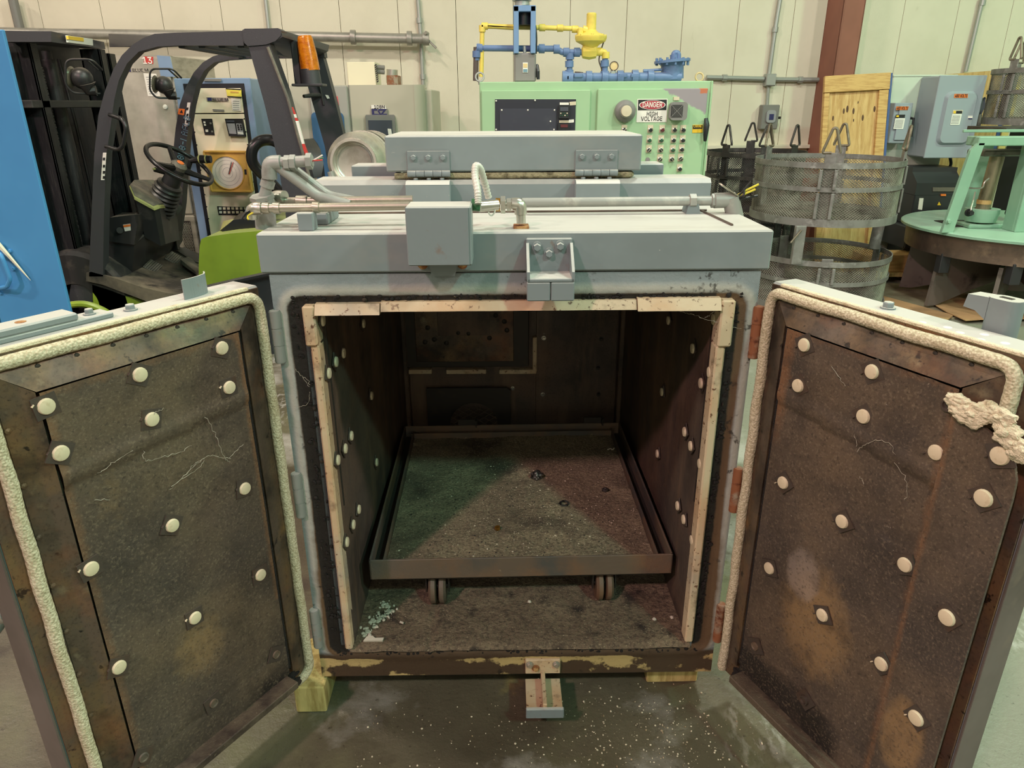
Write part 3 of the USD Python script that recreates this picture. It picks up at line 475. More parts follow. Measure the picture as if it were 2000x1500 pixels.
# ------------------------------------------------------------------ doors: x along the door from its hinge, n out of its inner face, z up
def build_door(side, hinge, ang, label):
    sg = 1 if side < 0 else -1            # inner face looks along local +y on the left door, -y on the right one
    L = 0.606 if side < 0 else 0.618
    bx = lambda mb, s0, s1, n0, n1, z0, z1, c=0.002: mb.box(s0, s1, min(sg * n0, sg * n1), max(sg * n0, sg * n1), z0, z1, c)
    door = part(oven, 'door', bx(MB(), 0.0, L, -0.074 if side > 0 else -0.088, -0.004, 0.128, 1.226, 0.004), 'oven_grey', label, at=(hinge[0], hinge[1], 0), rz=ang)
    PT = lambda s, n, z: (s, sg * n, z)
    part(door, 'edge_strip', bx(MB(), L - 0.002, L + 0.003, (-0.074 if side > 0 else -0.088), -0.002, 0.126, 1.222, 0.001), 'door_edge', 'bare darkened outer edge of the door')
    # scorched edge sheet under the gasket
    part(door, 'face_sheet', bx(MB(), 0.004, L - 0.004, -0.006, 0.0, 0.13, 1.222, 0.001), 'channel')
    def bevel(quad_out, quad_in, n0=0.002, n1=0.024):
        a, b_ = quad_out; c, d_ = quad_in
        v = [PT(*q) for q in ((a[0], n0, a[1]), (b_[0], n0, b_[1]), (c[0], n1, c[1]), (d_[0], n1, d_[1]), (a[0], -0.004, a[1]), (b_[0], -0.004, b_[1]), (c[0], -0.004, c[1]), (d_[0], -0.004, d_[1]))]
        t = trimesh.convex.convex_hull(np.array(v)); return MB().add(t)
    so, si, to, ti, bo, bi = 0.030, 0.084, 1.192, 1.148, 0.172, 0.208
    eo, ei = (0.550, 0.496) if side < 0 else (0.540, 0.478)
    cl = 'scorched sheet metal frame channel'
    part(door, 'frame_channel', bevel(((so, to), (eo, to)), ((ei, ti), (si, ti))), 'channel', smooth=False)
    part(door, 'frame_channel', bevel(((so, bo), (so, to)), ((si - 0.004, ti + 0.002), (si - 0.004, bi))), 'channel', smooth=False)
    if side < 0: part(door, 'frame_channel', bevel(((eo, bo), (eo, to)), ((ei + 0.002, ti), (ei + 0.002, bi))), 'channel', smooth=False)
    else: part(door, 'frame_channel', bevel(((eo, 1.09), (eo, to)), ((ei + 0.004, ti), (ei + 0.004, 1.09))), 'channel', smooth=False)
    part(door, 'lower_ledge', bx(MB(), 0.098, 0.430 if side < 0 else 0.455, 0.0, 0.064, 0.186, 0.206, 0.002), 'ledge', 'gritty ledge along the bottom of the lining')
    rq = random.Random(9 + side); b = MB()
    for k in range(260):
        c = V(rq.uniform(0.06, L - 0.05), sg * rq.uniform(0.0, 0.012), rq.uniform(0.140, 0.184)); t = trimesh.creation.icosphere(1); b.add(t.vertices * np.array([rq.uniform(0.006, 0.018), rq.uniform(0.003, 0.009), rq.uniform(0.003, 0.008)]) + c, t.faces)
    part(door, 'char_crust', b, 'char_edge', kind='stuff')
    # lining sheet, dented, lapped at one height
    ss = np.linspace(0.090, 0.494 if side < 0 else 0.480, 74); zz = np.linspace(0.205, 1.146, 150)
    def relief(s, z):
        n = 0.024 + 0.006 * (meshkit.fbm(np.stack([s * 4, z * 3, 0 * s + side * 7], -1), 3, 4) - 0.5)
        lap = (0.972 if side < 0 else 0.965) - 0.05 * (s - 0.3); n = n + 0.0035 * (z > lap) + 0.003 * np.exp(-((z - lap - 0.02) / 0.014) ** 2)
        n = n - 0.0016 * np.exp(-((z - 0.30 + 0.06 * (s - 0.1)) / 0.007) ** 2)
        if side > 0: n = n - 0.003 * np.exp(-((s - 0.415 - 0.05 * (z - 0.9)) / 0.012) ** 2) * (z > 0.8)
        return sg * n
    v, f = grid(ss, zz, relief); f = f if sg < 0 else f[:, ::-1]
    s, z = v[:, 0], v[:, 2]; blob = lambda cs, cz, rs, rz, p=2: np.exp(-(((s - cs) / rs) ** 2 + ((z - cz) / rz) ** 2) ** (p / 2))
    if side < 0:
        patch = 0.85 * blob(0.31, 0.46, 0.075, 0.085, 3) + 0.5 * blob(0.42, 0.90, 0.05, 0.1); bare = 0 * s
        rust = 0.9 * np.exp(-((s - 0.09) / 0.012) ** 2) * (z > 0.45) + 0.7 * np.exp(-((s - 0.494) / 0.02) ** 2) + 0.6 * np.exp(-((z - 1.146) / 0.02) ** 2)
        char = 0.9 * sm((0.33 - z) / 0.14) * sm((0.34 - s) / 0.2)
    else:
        patch = 1.1 * blob(0.285, 0.50, 0.105, 0.15, 3) + 0.3 * blob(0.2, 0.75, 0.1, 0.1); bare = blob(0.235, 0.60, 0.06, 0.085, 2)
        rust = 1.1 * np.exp(-((s - 0.09) / 0.03) ** 2) * sm((z - 0.75) / 0.3) + 0.6 * np.exp(-((s - 0.478) / 0.016) ** 2) + 0.5 * np.exp(-((z - 1.146) / 0.02) ** 2)
        char = 1.0 * sm((0.35 - z) / 0.10) * sm((0.45 - s) / 0.1)
    part(door, 'lining_panel', (v, f), 'door_panel', attrs=dict(patch=patch, bare=bare, rust=rust, char=char))
    for s_ in (0.0865,): part(door, 'expansion_slot', bx(MB(), 0.0825, 0.0905, -0.002, 0.021, 0.22, 1.143, 0), 'char_edge')
    if side > 0:   # plain cover plate over the torn outer edge
        o = [(0.482, 0.16), (0.604, 0.16), (0.606, 1.0), (0.604, 1.035), (0.592, 1.068), (0.565, 1.088), (0.535, 1.10), (0.52, 1.087), (0.505, 1.112), (0.484, 1.118)]
        t = MB().prism(Polygon(o).buffer(0.002), 0.006, frame((0, sg * 0.030, 0), (1, 0, 0), (0, 0, 1))); vv, ff = t.mesh(); t2 = trimesh.Trimesh(vv, ff, process=False).subdivide_to_size(0.03)
        vv = t2.vertices; s, z = vv[:, 0], vv[:, 2]
        part(door, 'cover_plate', (vv, t2.faces), 'door_panel', 'outer cover plate with rust patch and torn top', attrs=dict(patch=1.2 * np.exp(-(((s - 0.535) / 0.05) ** 2 + ((z - 0.42) / 0.10) ** 2) ** 2), bare=0 * s, rust=0.7 * np.exp(-((s - 0.484) / 0.01) ** 2), char=0 * s))
        rr = random.Random(5); b = MB()
        for k in range(60):
            u = rr.random(); c = V(0.487 + 0.125 * u, sg * rr.uniform(0.034, 0.044), 1.132 - 0.022 * u - 0.014 * math.sin(u * 9) + rr.uniform(-0.010, 0.007) - 0.05 * max(0, u - 0.72))
            t = trimesh.creation.icosphere(3); q = t.vertices * np.array([rr.uniform(0.012, 0.022), rr.uniform(0.006, 0.010), rr.uniform(0.008, 0.014)]); q = q * (0.45 + 1.1 * meshkit.fbm(q * 130 + k, 3, 1))[:, None] + c; b.add(q, t.faces)
        part(door, 'torn_insulation', b, 'fluff', 'tuft of pale insulation wool spilling over the torn plate')
    # gasket rope
    if side < 0: pth = bend_path([PT(*q) for q in ((0.566, 0.006, 0.142), (0.566, 0.006, 1.206), (0.012, 0.006, 1.206), (0.012, 0.006, 0.165), (0.03, 0.006, 0.144), (0.06, 0.004, 0.140))], 0.035, 9)
    else: pth = bend_path([PT(*q) for q in ((0.548, 0.008, 1.108), (0.550, 0.008, 1.206), (0.012, 0.006, 1.206), (0.012, 0.006, 0.150), (0.012, 0.004, 0.136))], 0.03, 9)
    fine = []
    for a, c in zip(pth[:-1], pth[1:]):
        n_ = max(1, int(np.linalg.norm(c - a) / 0.006)); fine += [a + (c - a) * t for t in np.linspace(0, 1, n_, endpoint=False)]
    fine = np.array(fine + [pth[-1]]); jit = meshkit.noise(fine * 14, 3)[:, None] - 0.5
    fine = fine + jit * np.array([[0.004, 0.002, 0.004]]); k = np.arange(len(fine))
    part(door, 'gasket_rope', MB().sweep(fine, 0.0122 + 0.0003 * np.cos(k * 1.9) + 0.0014 * (meshkit.noise(fine * 22, 8) - 0.5), 14), 'gasket', 'woven pale gasket rope')
    part(door, 'sealant', bx(MB(), 0.03, L - 0.03, -0.01, 0.002, 1.2205, 1.2275, 0.002), 'fluff', smooth=False)
    # retaining plates and their buttons
    cols = ([(0.137, 1.124, 0), (0.135, 1.034, 0), (0.137, 0.787, 0), (0.133, 0.548, 0), (0.125, 0.300, 1), (0.319, 1.123, 0), (0.314, 1.028, 0), (0.318, 0.788, 0), (0.311, 0.546, 0), (0.309, 0.298, 1), (0.489, 1.120, 0), (0.486, 1.029, 0), (0.487, 0.785, 0), (0.484, 0.545, 0), (0.483, 0.297, 1)] if side < 0 else
            [(0.144, 1.124, 0), (0.144, 1.032, 0), (0.144, 0.795, 0), (0.142, 0.561, 0), (0.135, 0.320, 1), (0.312, 1.121, 0), (0.312, 1.028, 0), (0.310, 0.788, 0), (0.306, 0.545, 0), (0.302, 0.297, 2), (0.469, 1.113, 2), (0.467, 1.021, 0), (0.459, 0.778, 0), (0.459, 0.537, 0), (0.575, 1.067, 0), (0.568, 0.985, 0), (0.562, 0.735, 0), (0.556, 0.490, 0)])
    rr = random.Random(2 + side)
    for s_, z_, kind in cols:
        n_ = 0.037 if s_ > 0.5 else 0.0265
        pl_, m = diamond(PT(s_, n_ - 0.001, z_), (0, sg, 0), 0.029, 0.003, 'retainer', door, rr.uniform(-0.35, 0.35) + (0.6 if side < 0 else 0))
        m = m @ np.array([[1, 0, 0, 0], [0, 1, 0, 0], [0, 0, 1, 0.003], [0, 0, 0, 1.0]])
        if kind == 0: button(pl_, m, 0.0145 if s_ < 0.5 else 0.0155, 0.006)
        elif kind == 1: button(pl_, m, 0.011, 0.004, 'tray_steel', True)
        else: button(pl_, m, 0.012, 0.006, 'retainer', True)
        if kind == 0: part(pl_, 'bent_tab', MB().box(-0.001, 0.005, -0.001, 0.001, -0.002, 0.003, 0.0005, m @ np.array([[0.7, -0.7, 0, 0.019], [0.7, 0.7, 0, -0.009 * sg], [0, 0, 1, 0], [0, 0, 0, 1.0]])), 'button' if rr.random() < 0.4 else 'retainer')
    # rivets along the gasket
    for k in range(7): part(door, 'rivet', MB().lathe([(0.0055, 0), (0.005, 0.003), (0, 0.004)], 8, frame(PT(0.08 + k * 0.066, 0.003, 1.184), (1, 0, 0), (0, 0, -sg))), 'black_iron')
    if side < 0:
        for k in range(9): part(door, 'rivet', MB().lathe([(0.006, 0), (0.0055, 0.003), (0, 0.005)], 8, frame(PT(0.546, 0.004, 0.25 + k * 0.105), (1, 0, 0), (0, 0, -sg))), 'channel')
    # hinge barrels
    hs, hn = (-0.017, 0.018) if side < 0 else (-0.014, 0.012)
    for zc in (1.105, 0.690, 0.275):
        hb = part(door, 'hinge', MB().cyl(PT(hs, hn, zc - 0.062), PT(hs, hn, zc + 0.062), 0.0115, n=16), 'hinge_grey' if side < 0 else 'hinge_rust', 'barrel hinge in three knuckles')
        for k in range(3): part(hb, 'knuckle', MB().cyl(PT(hs, hn, zc - 0.060 + k * 0.041), PT(hs, hn, zc - 0.060 + k * 0.041 + 0.038), 0.0128, n=16), 'hinge_grey' if side < 0 else 'hinge_rust')
    zt = 1.226
    if side < 0:
        lp = part(door, 'latch_plate', bx(MB(), 0.312, 0.575, -0.076, -0.030, zt, zt + 0.010, 0.002), 'oven_grey_edge', 'stepped latch plate bolted to the top of the door')
        part(lp, 'latch_block', bx(MB(), 0.375, 0.545, -0.082, -0.030, zt + 0.010, zt + 0.024, 0.003), 'oven_grey_edge')
        part(lp, 'latch_bolt', MB().hexbolt(PT(0.345, -0.052, zt + 0.010), (0, 0, 1), 0.008, 0.011), 'oven_grey_edge')
        part(lp, 'hole', MB().cyl(PT(0.46, -0.055, zt + 0.0238), PT(0.46, -0.055, zt + 0.0246), 0.009, n=16), 'rust')
        part(door, 'top_bolt', MB().hexbolt(PT(0.268, -0.050, zt), (0, 0, 1), 0.0095, 0.012), 'oven_grey_edge')
        a = [PT(*q) for q in ((0.165, -0.028, zt), (0.135, -0.030, zt), (0.105, -0.040, zt), (0.090, -0.060, zt))]
        a = smooth_path(a, 5); b = MB()
        for q0, q1 in zip(a[:-1], a[1:]):
            t = unit(q1 - q0); n_ = np.cross(t, (0, 0, 1)) * 0.0015; v = np.array([q0 - n_, q1 - n_, q1 + n_, q0 + n_]); v = np.vstack([v, v + (0, 0, 0.042)]); b.add(trimesh.convex.convex_hull(v))
        part(door, 'bent_tab', b, 'oven_grey_edge', 'curved sheet metal tab')
        kn = part(door, 'door_handle', MB().sweep(smooth_path([PT(0.585, -0.10, 0.700), PT(0.600, -0.115, 0.69), PT(0.612, -0.125, 0.675), PT(0.630, -0.135, 0.652)], 6), [0.020] * 6 + [0.017] * 6 + [0.018] * 7, 14), 'hinge_grey', 'cast grey lever handle on the outside')
        part(kn, 'hub', MB().cyl(PT(0.583, -0.088, 0.706), PT(0.583, -0.112, 0.706), 0.027, n=22), 'hinge_grey')
    else:
        part(door, 'top_bolt', MB().hexbolt(PT(0.268, -0.040, zt), (0, 0, 1), 0.0105, 0.013), 'oven_grey_edge')
        k = part(door, 'latch_casting', MB().prism(rrect(-0.027, 0.027, -0.020, 0.020, 0.016), 0.17, frame(PT(0.447, -0.100, zt - 0.115), (1, 0, 0), (0, 1, 0))), 'oven_grey_edge', 'cast latch keeper standing up behind the door')
        part(k, 'latch_nose', MB().prism([(0.0, 0.0), (-0.038, -0.002), (-0.042, -0.026), (-0.020, -0.028), (0, -0.04)], 0.034, frame(PT(0.426, -0.117, zt + 0.054), (1, 0, 0), (0, 0, 1))), 'oven_grey_edge')
        part(k, 'slot', bx(MB(), 0.434, 0.456, -0.106, -0.096, zt + 0.0545, zt + 0.0558, 0), 'black_iron')
        for u, w in ((0.36, 0.015), (0.40, 0.028), (0.43, 0.018), (0.47, 0.012), (0.50, 0.03), (0.455, 0.045)): part(door, 'paint_dab', MB().lathe([(0.0075, 0), (0.006, 0.0008), (0, 0.001)], 10, frame(PT(u, -w, zt), (1, 0, 0), (0, 1, 0))), 'wire_white')
    return door
dL = build_door(-1, (-0.57, -0.013), -123.15, 'left door swung open showing its scorched lining and woven gasket')
dR = build_door(1, (0.57, -0.0135), -65.74, 'right door swung open with rust patches and a torn upper outer corner')
# ------------------------------------------------------------------ tray cart and what lies in the chamber
TR = thing('tray_cart', 'low rusty wheeled tray cart rolled into the oven chamber', 'cart', ow(0.0095, 0.60, 0.196), 1.5)
tx, ty = 0.4375, 0.455; zt = 0.191
for x0, x1, y0, y1 in ((-tx, tx, -ty, -ty + 0.006), (-tx, tx, ty - 0.006, ty), (-tx, -tx + 0.006, -ty, ty), (tx - 0.006, tx, -ty, ty)):
    part(TR, 'rim', MB().box(x0, x1, y0, y1, zt - 0.066, zt, 0.002), 'tray_steel')
part(TR, 'tray_plate', MB().box(-tx + 0.004, tx - 0.004, -ty + 0.004, ty - 0.004, zt - 0.058, zt - 0.046, 0), 'black_iron')
for x0, x1, y0, y1 in ((-tx + 0.036, -tx + 0.042, -ty + 0.02, ty - 0.02), (tx - 0.042, tx - 0.036, -ty + 0.02, ty - 0.02), (-tx + 0.03, tx - 0.03, ty - 0.046, ty - 0.040)):
    part(TR, 'inner_lip', MB().box(x0, x1, y0, y1, zt - 0.046, zt - 0.014, 0.001), 'tray_steel')
part(TR, 'under_frame', MB().box(-0.40, 0.40, -ty + 0.03, -ty + 0.06, zt - 0.092, zt - 0.066, 0.002).box(-0.40, 0.40, ty - 0.06, ty - 0.03, zt - 0.092, zt - 0.066, 0.002).box(-0.27, -0.23, -0.42, 0.42, zt - 0.09, zt - 0.066, 0.002).box(0.23, 0.27, -0.42, 0.42, zt - 0.09, zt - 0.066, 0.002), 'black_iron')
for x in (-0.249, 0.249):
    for y in (-0.395, 0.36):
        w = part(TR, 'caster', MB().box(x - 0.036, x - 0.031, y - 0.02, y + 0.02, 0.045, zt - 0.088, 0.002).box(x + 0.031, x + 0.036, y - 0.02, y + 0.02, 0.045, zt - 0.088, 0.002).cyl((x - 0.036, y, 0.055), (x + 0.036, y, 0.055), 0.008, n=10).box(x - 0.036, x + 0.036, y - 0.02, y + 0.02, zt - 0.098, zt - 0.09, 0.002), 'black_iron')
        for s in (-1, 1): part(w, 'wheel', MB().lathe([(0.01, -0.010), (0.045, -0.011), (0.053, -0.008), (0.054, 0.004), (0.046, 0.011), (0.01, 0.010)], 26, frame((x + s * 0.0145, y, 0.056), (0, 1, 0), (0, 0, s))), 'tray_steel')
for x in (-0.18, 0.33): part(TR, 'stop_tab', MB().box(x - 0.04, x + 0.04, ty - 0.002, ty + 0.004, zt - 0.02, zt + 0.024, 0.001).box(x + 0.03, x + 0.036, ty - 0.03, ty, zt, zt + 0.03, 0.001), 'black_iron')
TM = np.array([[math.cos(math.radians(1.5)), -math.sin(math.radians(1.5)), 0, 0], [math.sin(math.radians(1.5)), math.cos(math.radians(1.5)), 0, 0], [0, 0, 1, 0], [0, 0, 0, 1.0]]); TM[:3, 3] = ow(0.0095, 0.60, 0.196)
ax, ay = np.meshgrid(np.linspace(-tx + 0.043, tx - 0.043, 150), np.linspace(-ty + 0.008, ty - 0.047, 150), indexing='ij')
zA = zt - 0.046
def ash_h(x, y): return 0.0035 + 0.013 * (meshkit.fbm(np.stack([x * 16, y * 16, 0 * x], -1), 6, 7) ** 1.3) + 0.006 * np.exp(-((x - 0.12) / 0.2) ** 2)
az = zA + ash_h(ax, ay); i, j = np.meshgrid(np.arange(149), np.arange(149), indexing='ij')
one('ash_bed', (xf(np.stack([ax, ay, az], -1).reshape(-1, 3), TM), np.stack([i * 150 + j, (i + 1) * 150 + j, (i + 1) * 150 + j + 1, i * 150 + j + 1], -1).reshape(-1, 4)), 'ash', 'layer of brown gritty ash covering the tray of the cart', 'ash', kind='stuff', smooth=True)
rg = random.Random(21); b = MB(); b2 = MB()
for k in range(1500):
    x = rg.gauss(0.08, 0.22); y = rg.gauss(-0.2, 0.2)
    if abs(x) > tx - 0.05 or y < -ty + 0.01 or y > ty - 0.05: continue
    r = 0.0008 + 0.0022 * rg.random() ** 3
    t = trimesh.creation.icosphere(0); q = t.vertices * np.array([r * rg.uniform(0.7, 1.4), r * rg.uniform(0.7, 1.4), r * 0.7]); (b if rg.random() < 0.6 else b2).add(xf(q + (x, y, zA + ash_h(np.array(x), np.array(y)) + r * 0.3), TM), t.faces)
one('grit', b, 'crumb', 'pale crumbs strewn over the ash on the tray', 'grit', kind='stuff')
one('cinders', b2, 'black_iron', 'small dark cinders strewn over the ash on the tray', 'cinders', kind='stuff')
def on_tray(px, py):
    q = G(px, py, 0.196 + zA + 0.008); qq = np.linalg.inv(TM) @ np.append(q, 1); return xf(np.array([qq[0], qq[1], zA + float(ash_h(np.array(qq[0]), np.array(qq[1])))]), TM)
def lump(c, r, seed, mat, name, label, cat):
    t = trimesh.creation.icosphere(3); n = meshkit.noise(t.vertices * 2.2 + seed, seed); one(name, MB().add(t.vertices * (0.6 + 0.7 * n)[:, None] * np.asarray(r) + np.asarray(c) + (0, 0, r[2] * 0.55), t.faces), mat, label, cat, smooth=50)
M('clinker', srgb(120, 118, 114), 0.3, metal=0.7, layers=[(srgb(50, 48, 46), 60, 0.45, 0.6)], bump=[(90, 0.5, 0.004)])
lump(on_tray(1048, 938), (0.021, 0.019, 0.018), 3, 'clinker', 'clinker', 'shiny grey lump of clinker in the middle of the tray', 'lump of slag')
lump(on_tray(1182, 960), (0.011, 0.010, 0.009), 5, 'black_iron', 'cinder_lump', 'small black cinder lump on the right of the tray', 'lump of slag')
c = on_tray(972, 1037); M('brass', srgb(190, 140, 62), 0.35, metal=0.8, layers=[(srgb(90, 70, 40), 60, 0.5, 0.65)])
b = MB().prism(Polygon([(0.009 * math.cos(a), 0.009 * math.sin(a)) for a in np.arange(6) * math.pi / 3]).difference(Polygon(arc((0, 0), 0.0045, 0, 6.28, 14))), 0.009, frame(c + (0, 0, 0.002), (1, 0.3, 0.15), (0, 1, 0.1)))
one('hex_nut', b, 'brass', 'rusty brass hex nut near the front of the tray', 'nut')
c = on_tray(1102, 988); one('washer', MB().prism(Polygon(arc((0, 0), 0.017, 0, 6.28, 28)).difference(Polygon(arc((0, 0), 0.0095, 0, 6.28, 20))), 0.002, frame(c + (0, 0, 0.003), (1, 0, 0.05), (0, 1, 0.08))), 'clinker', 'flat steel washer lying on the ash right of the middle', 'washer')
c = on_tray(1192, 882); one('paper_scrap', MB().sweep(smooth_path([c + (-0.012, 0, 0.004), c + (0, 0.002, 0.008), c + (0.008, -0.002, 0.005), c + (0.015, 0.003, 0.01)], 4), 0.0022, 5), 'pale_debris', 'curled pale scrap at the back right of the tray', 'scrap')
# white flaking residue and scraps on the hearth
def on_hearth(px, py): return G(px, py, 0.206)
rg = random.Random(8); b = MB()
for (px, py, n, spread) in ((745, 1205, 26, 0.014), (757, 1190, 22, 0.012), (735, 1212, 20, 0.012), (728, 1228, 14, 0.012), (715, 1238, 9, 0.008), (751, 1178, 8, 0.008)):
    c = on_hearth(px, py)
    for k in range(n):
        a, r = rg.uniform(0, 6.28), rg.uniform(0.001, 0.0045)
        t = trimesh.creation.icosphere(1); b.add(t.vertices * np.array([r * rg.uniform(0.8, 1.8), r * rg.uniform(0.8, 1.8), 0.0035]) + c + (rg.gauss(0, spread), rg.gauss(0, spread), 0.001), t.faces)
one('white_residue', b, 'pale_debris', 'white flaky residue trail on the hearth at the left front', 'residue', kind='stuff')
c = on_hearth(730, 1250); one('white_shard', MB().prism([(-0.028, -0.006), (0.026, -0.006), (0.028, 0.004), (0.004, 0.003), (-0.004, 0.010), (-0.02, 0.008)], 0.006, frame(c, (1, 0, 0), (0, 1, 0.3))), 'pale_debris', 'white brick shard at the front left edge of the hearth', 'shard')
c = on_hearth(785, 1218); one('pellet', MB().sweep([c + (-0.005, 0.003, 0.004), c + (0.005, -0.003, 0.004)], 0.0032, 8), 'pale_debris', 'short white pellet on the hearth left of the wheel', 'pellet')
for k, (px, py, lb_) in enumerate(((1278, 1210, 'white crumb at the front right of the hearth'), (1312, 1207, 'white crumb nearest the right lining of the hearth'), (1034, 1176, 'white crumb under the middle of the tray cart'))):
    lump(on_hearth(px, py), (0.0055, 0.005, 0.004), 9 + k, 'pale_debris', 'crumb', lb_, 'crumb')
# ------------------------------------------------------------------ conduits on the lid (fixed to the oven)
def ol(px, py, y):
    dd = ray(px, py); o = ow(0, y, 0); n = V(_s, -_c, 0); q = EYE + dd * (((o - EYE) @ n) / (dd @ n)) - OV; return V(q[0] * _c + q[1] * _s, y, q[2])
def coupling(par, p, q, r, n=18, mat='conduit', name='coupling'): return part(par, name, MB().cyl(p, q, r, n=n), mat)
a, c = ol(505, 407, 0.05), ol(800, 402, 0.05)
pc = part(oven, 'front_conduit', MB().cyl(a, c, 0.0095, n=16), 'conduit', 'galvanised conduit running into the switch box')
for u in (0.03, 0.10, 0.36): q = a + (c - a) * u; coupling(pc, q, q + (0.014, 0, 0), 0.0125)
e = ol(500, 407, 0.05); part(pc, 'elbow', MB().sweep(smooth_path([e + (0.012, 0, 0), e + (0.0, 0.0, 0.0), e + (-0.012, 0.006, -0.006), e + (-0.016, 0.01, -0.022)], 5), 0.0135, 14), 'zinc')
a2, c2 = ol(590, 393, 0.11), ol(806, 390, 0.11)
p2 = part(oven, 'rear_conduit', MB().sweep(bend_path([a2 + (-0.055, 0.03, -0.004), a2, c2], 0.02), 0.0095, 14), 'conduit')
coupling(p2, a2 + (-0.012, 0, 0), a2 + (0.012, 0, 0), 0.013); part(p2, 'elbow', MB().sweep(smooth_path([ol(536, 400, 0.14), ol(534, 390, 0.14), ol(541, 384, 0.14), ol(556, 384, 0.13)], 5), 0.014, 14), 'zinc')
a3, c3 = ol(538, 322, 0.10), ol(640, 397, 0.10)
p3 = part(oven, 'slanting_conduit', MB().sweep(bend_path([a3, a3 + (c3 - a3) * 0.82, c3 + (0.05, 0, -0.004)], 0.05, 9), 0.0115, 14), 'conduit_grey', 'grey conduit slanting down to the lid')
p3b = part(p3, 'second_run', MB().sweep(bend_path([a3 + (0.012, 0.04, 0.002), a3 + (c3 - a3) * 0.84 + (0.012, 0.04, 0), c3 + (0.06, 0.04, 0)], 0.05, 9), 0.0095, 12), 'conduit_grey')
h0, h1 = ol(530, 322, 0.10), ol(610, 314, 0.10)
part(p3, 'elbow', MB().sweep(smooth_path([h0 + (0.022, 0, 0.004), h0 + (0.0, 0, 0.002), h0 + (-0.006, 0, -0.012), h0 + (-0.008, 0, -0.03)], 6), 0.017, 14), 'conduit_grey')
part(p3, 'stub_pipe', MB().cyl(h0 + (0.01, 0, 0.004), h1, 0.0125, n=14), 'conduit_grey')
for u in (0.33, 0.47, 0.86): q = h0 + (h1 - h0) * u; coupling(p3, q, q + (0.012, 0, 0), 0.018, 6, 'conduit_grey', 'union')
for k, (m_, dz, dy) in enumerate((('wire_white', 0.012, 0), ('wire_red', 0.002, -0.005), ('wire_green', 0.006, 0.004))): part(p3, 'wire', MB().sweep(smooth_path([h1, h1 + (0.010, dy, dz * 0.4), h1 + (0.024, dy, dz)], 4), 0.0016, 6), m_)
v0, v1 = ol(529, 335, 0.10), ol(513, 395, 0.10)
part(p3, 'riser', MB().cyl(v0, v1, 0.0125, n=14), 'conduit_grey'); coupling(p3, v0 + (v1 - v0) * 0.30, v0 + (v1 - v0) * 0.5, 0.016, 14, 'conduit_grey')
jb = part(oven, 'conduit_body', MB().cyl(ol(513, 388, 0.10), ol(517, 412, 0.10), 0.025, 0.026, n=20).cyl(ol(517, 412, 0.10), ol(520, 446, 0.10), 0.0235, n=20), 'conduit_grey', 'stub of conduit body at the left corner of the lid')
part(jb, 'cap', MB().prism(Polygon(arc((0, 0), 0.028, 0, 6.28, 8)), 0.008, frame(ol(513, 388, 0.10), (1, 0, 0.1), (0, 1, 0.2))), 'conduit_grey')
for k in range(3):
    s_ = ol(503, 407, 0.05); part(jb, 'wire', MB().sweep(smooth_path([s_ + (0, -0.004 * k, -0.004), s_ + (-0.02, -0.01, -0.006 - 0.004 * k), s_ + (-0.034 + 0.008 * k, -0.016, -0.022)], 5), 0.0022, 6), ('wire_black', 'wire_black', 'wire_yellow')[k])
part(oven, 'pipe_support', MB().box(*[q for q in (ol(583, 430, 0.03)[0], ol(613, 430, 0.03)[0])], 0.02, 0.06, 1.339, ol(600, 415, 0.03)[2], 0.002), 'oven_grey_edge')
part(oven, 'pipe_support', MB().box(ol(610, 420, 0.13)[0], ol(645, 420, 0.13)[0], 0.10, 0.22, 1.339, 1.366, 0.003), 'oven_grey_edge')
part(oven, 'pipe_support', MB().prism([(0, 0), (0.036, 0), (0.03, 0.024), (0.006, 0.024)], 0.05, frame((ol(1337, 408, 0.26)[0] + 0.036, 0.24, 1.339), (-1, 0, 0), (0, 0, 1))), 'oven_grey_edge')
a4, c4 = ol(1020, 396, 0.25), ol(1395, 392, 0.25)
p4 = part(oven, 'right_conduit', MB().cyl(a4, c4, 0.0118, n=16), 'conduit_grey')
for u in (0.87, 0.985): q = a4 + (c4 - a4) * u; coupling(p4, q, q + (0.016, 0, 0), 0.0175, 6, 'conduit_grey', 'union')
part(p4, 'tee_body', MB().cyl(c4 + (0.0, 0, 0), c4 + (0.05, 0, 0.002), 0.019, n=18).cyl(c4 + (0.04, 0, 0.008), c4 + (0.058, 0, -0.045), 0.021, n=18), 'conduit_grey')
part(p4, 'cover', MB().prism(rrect(-0.03, 0.03, -0.011, 0.011, 0.01), 0.003, frame(c4 + (0.03, -0.01, 0.026), (0.8, 0, -0.5), (0, 1, 0))), 'conduit')
for k, (ex, ez, m_) in enumerate(((0.105, 0.040, 'wire_yellow'), (0.098, 0.028, 'wire_yellow'), (0.085, 0.047, 'wire_black'), (0.105, 0.012, 'wire_black'), (0.07, 0.03, 'wire_black'))):
    part(p4, 'wire', MB().sweep(smooth_path([c4 + (0.045, 0, 0.0), c4 + (0.065, -0.004 * k, ez * 0.45), c4 + (ex, -0.006, ez)], 6), 0.0028, 7), m_)
f0 = ol(925, 405, 0.02)
cf = part(oven, 'cable_fitting', MB().cyl(ol(921, 400, 0.0), ol(938, 401, 0.0), 0.013, n=16), 'wire_green')
part(cf, 'strap_fitting', MB().cyl(ol(936, 404, 0.02), ol(972, 400, 0.04), 0.0115, n=16), 'zinc')
for px in (968, 978, 990): part(cf, 'nut', MB().cyl(ol(px, 400, 0.05), ol(px + 9, 400, 0.05), 0.0145 if px != 978 else 0.019, n=6), 'brass' if px == 968 else 'zinc')
part(cf, 'pipe', MB().sweep(bend_path([ol(985, 399, 0.05), ol(1016, 398, 0.05), ol(1018, 436, 0.05)], 0.022, 8), 0.0105, 14), 'zinc')
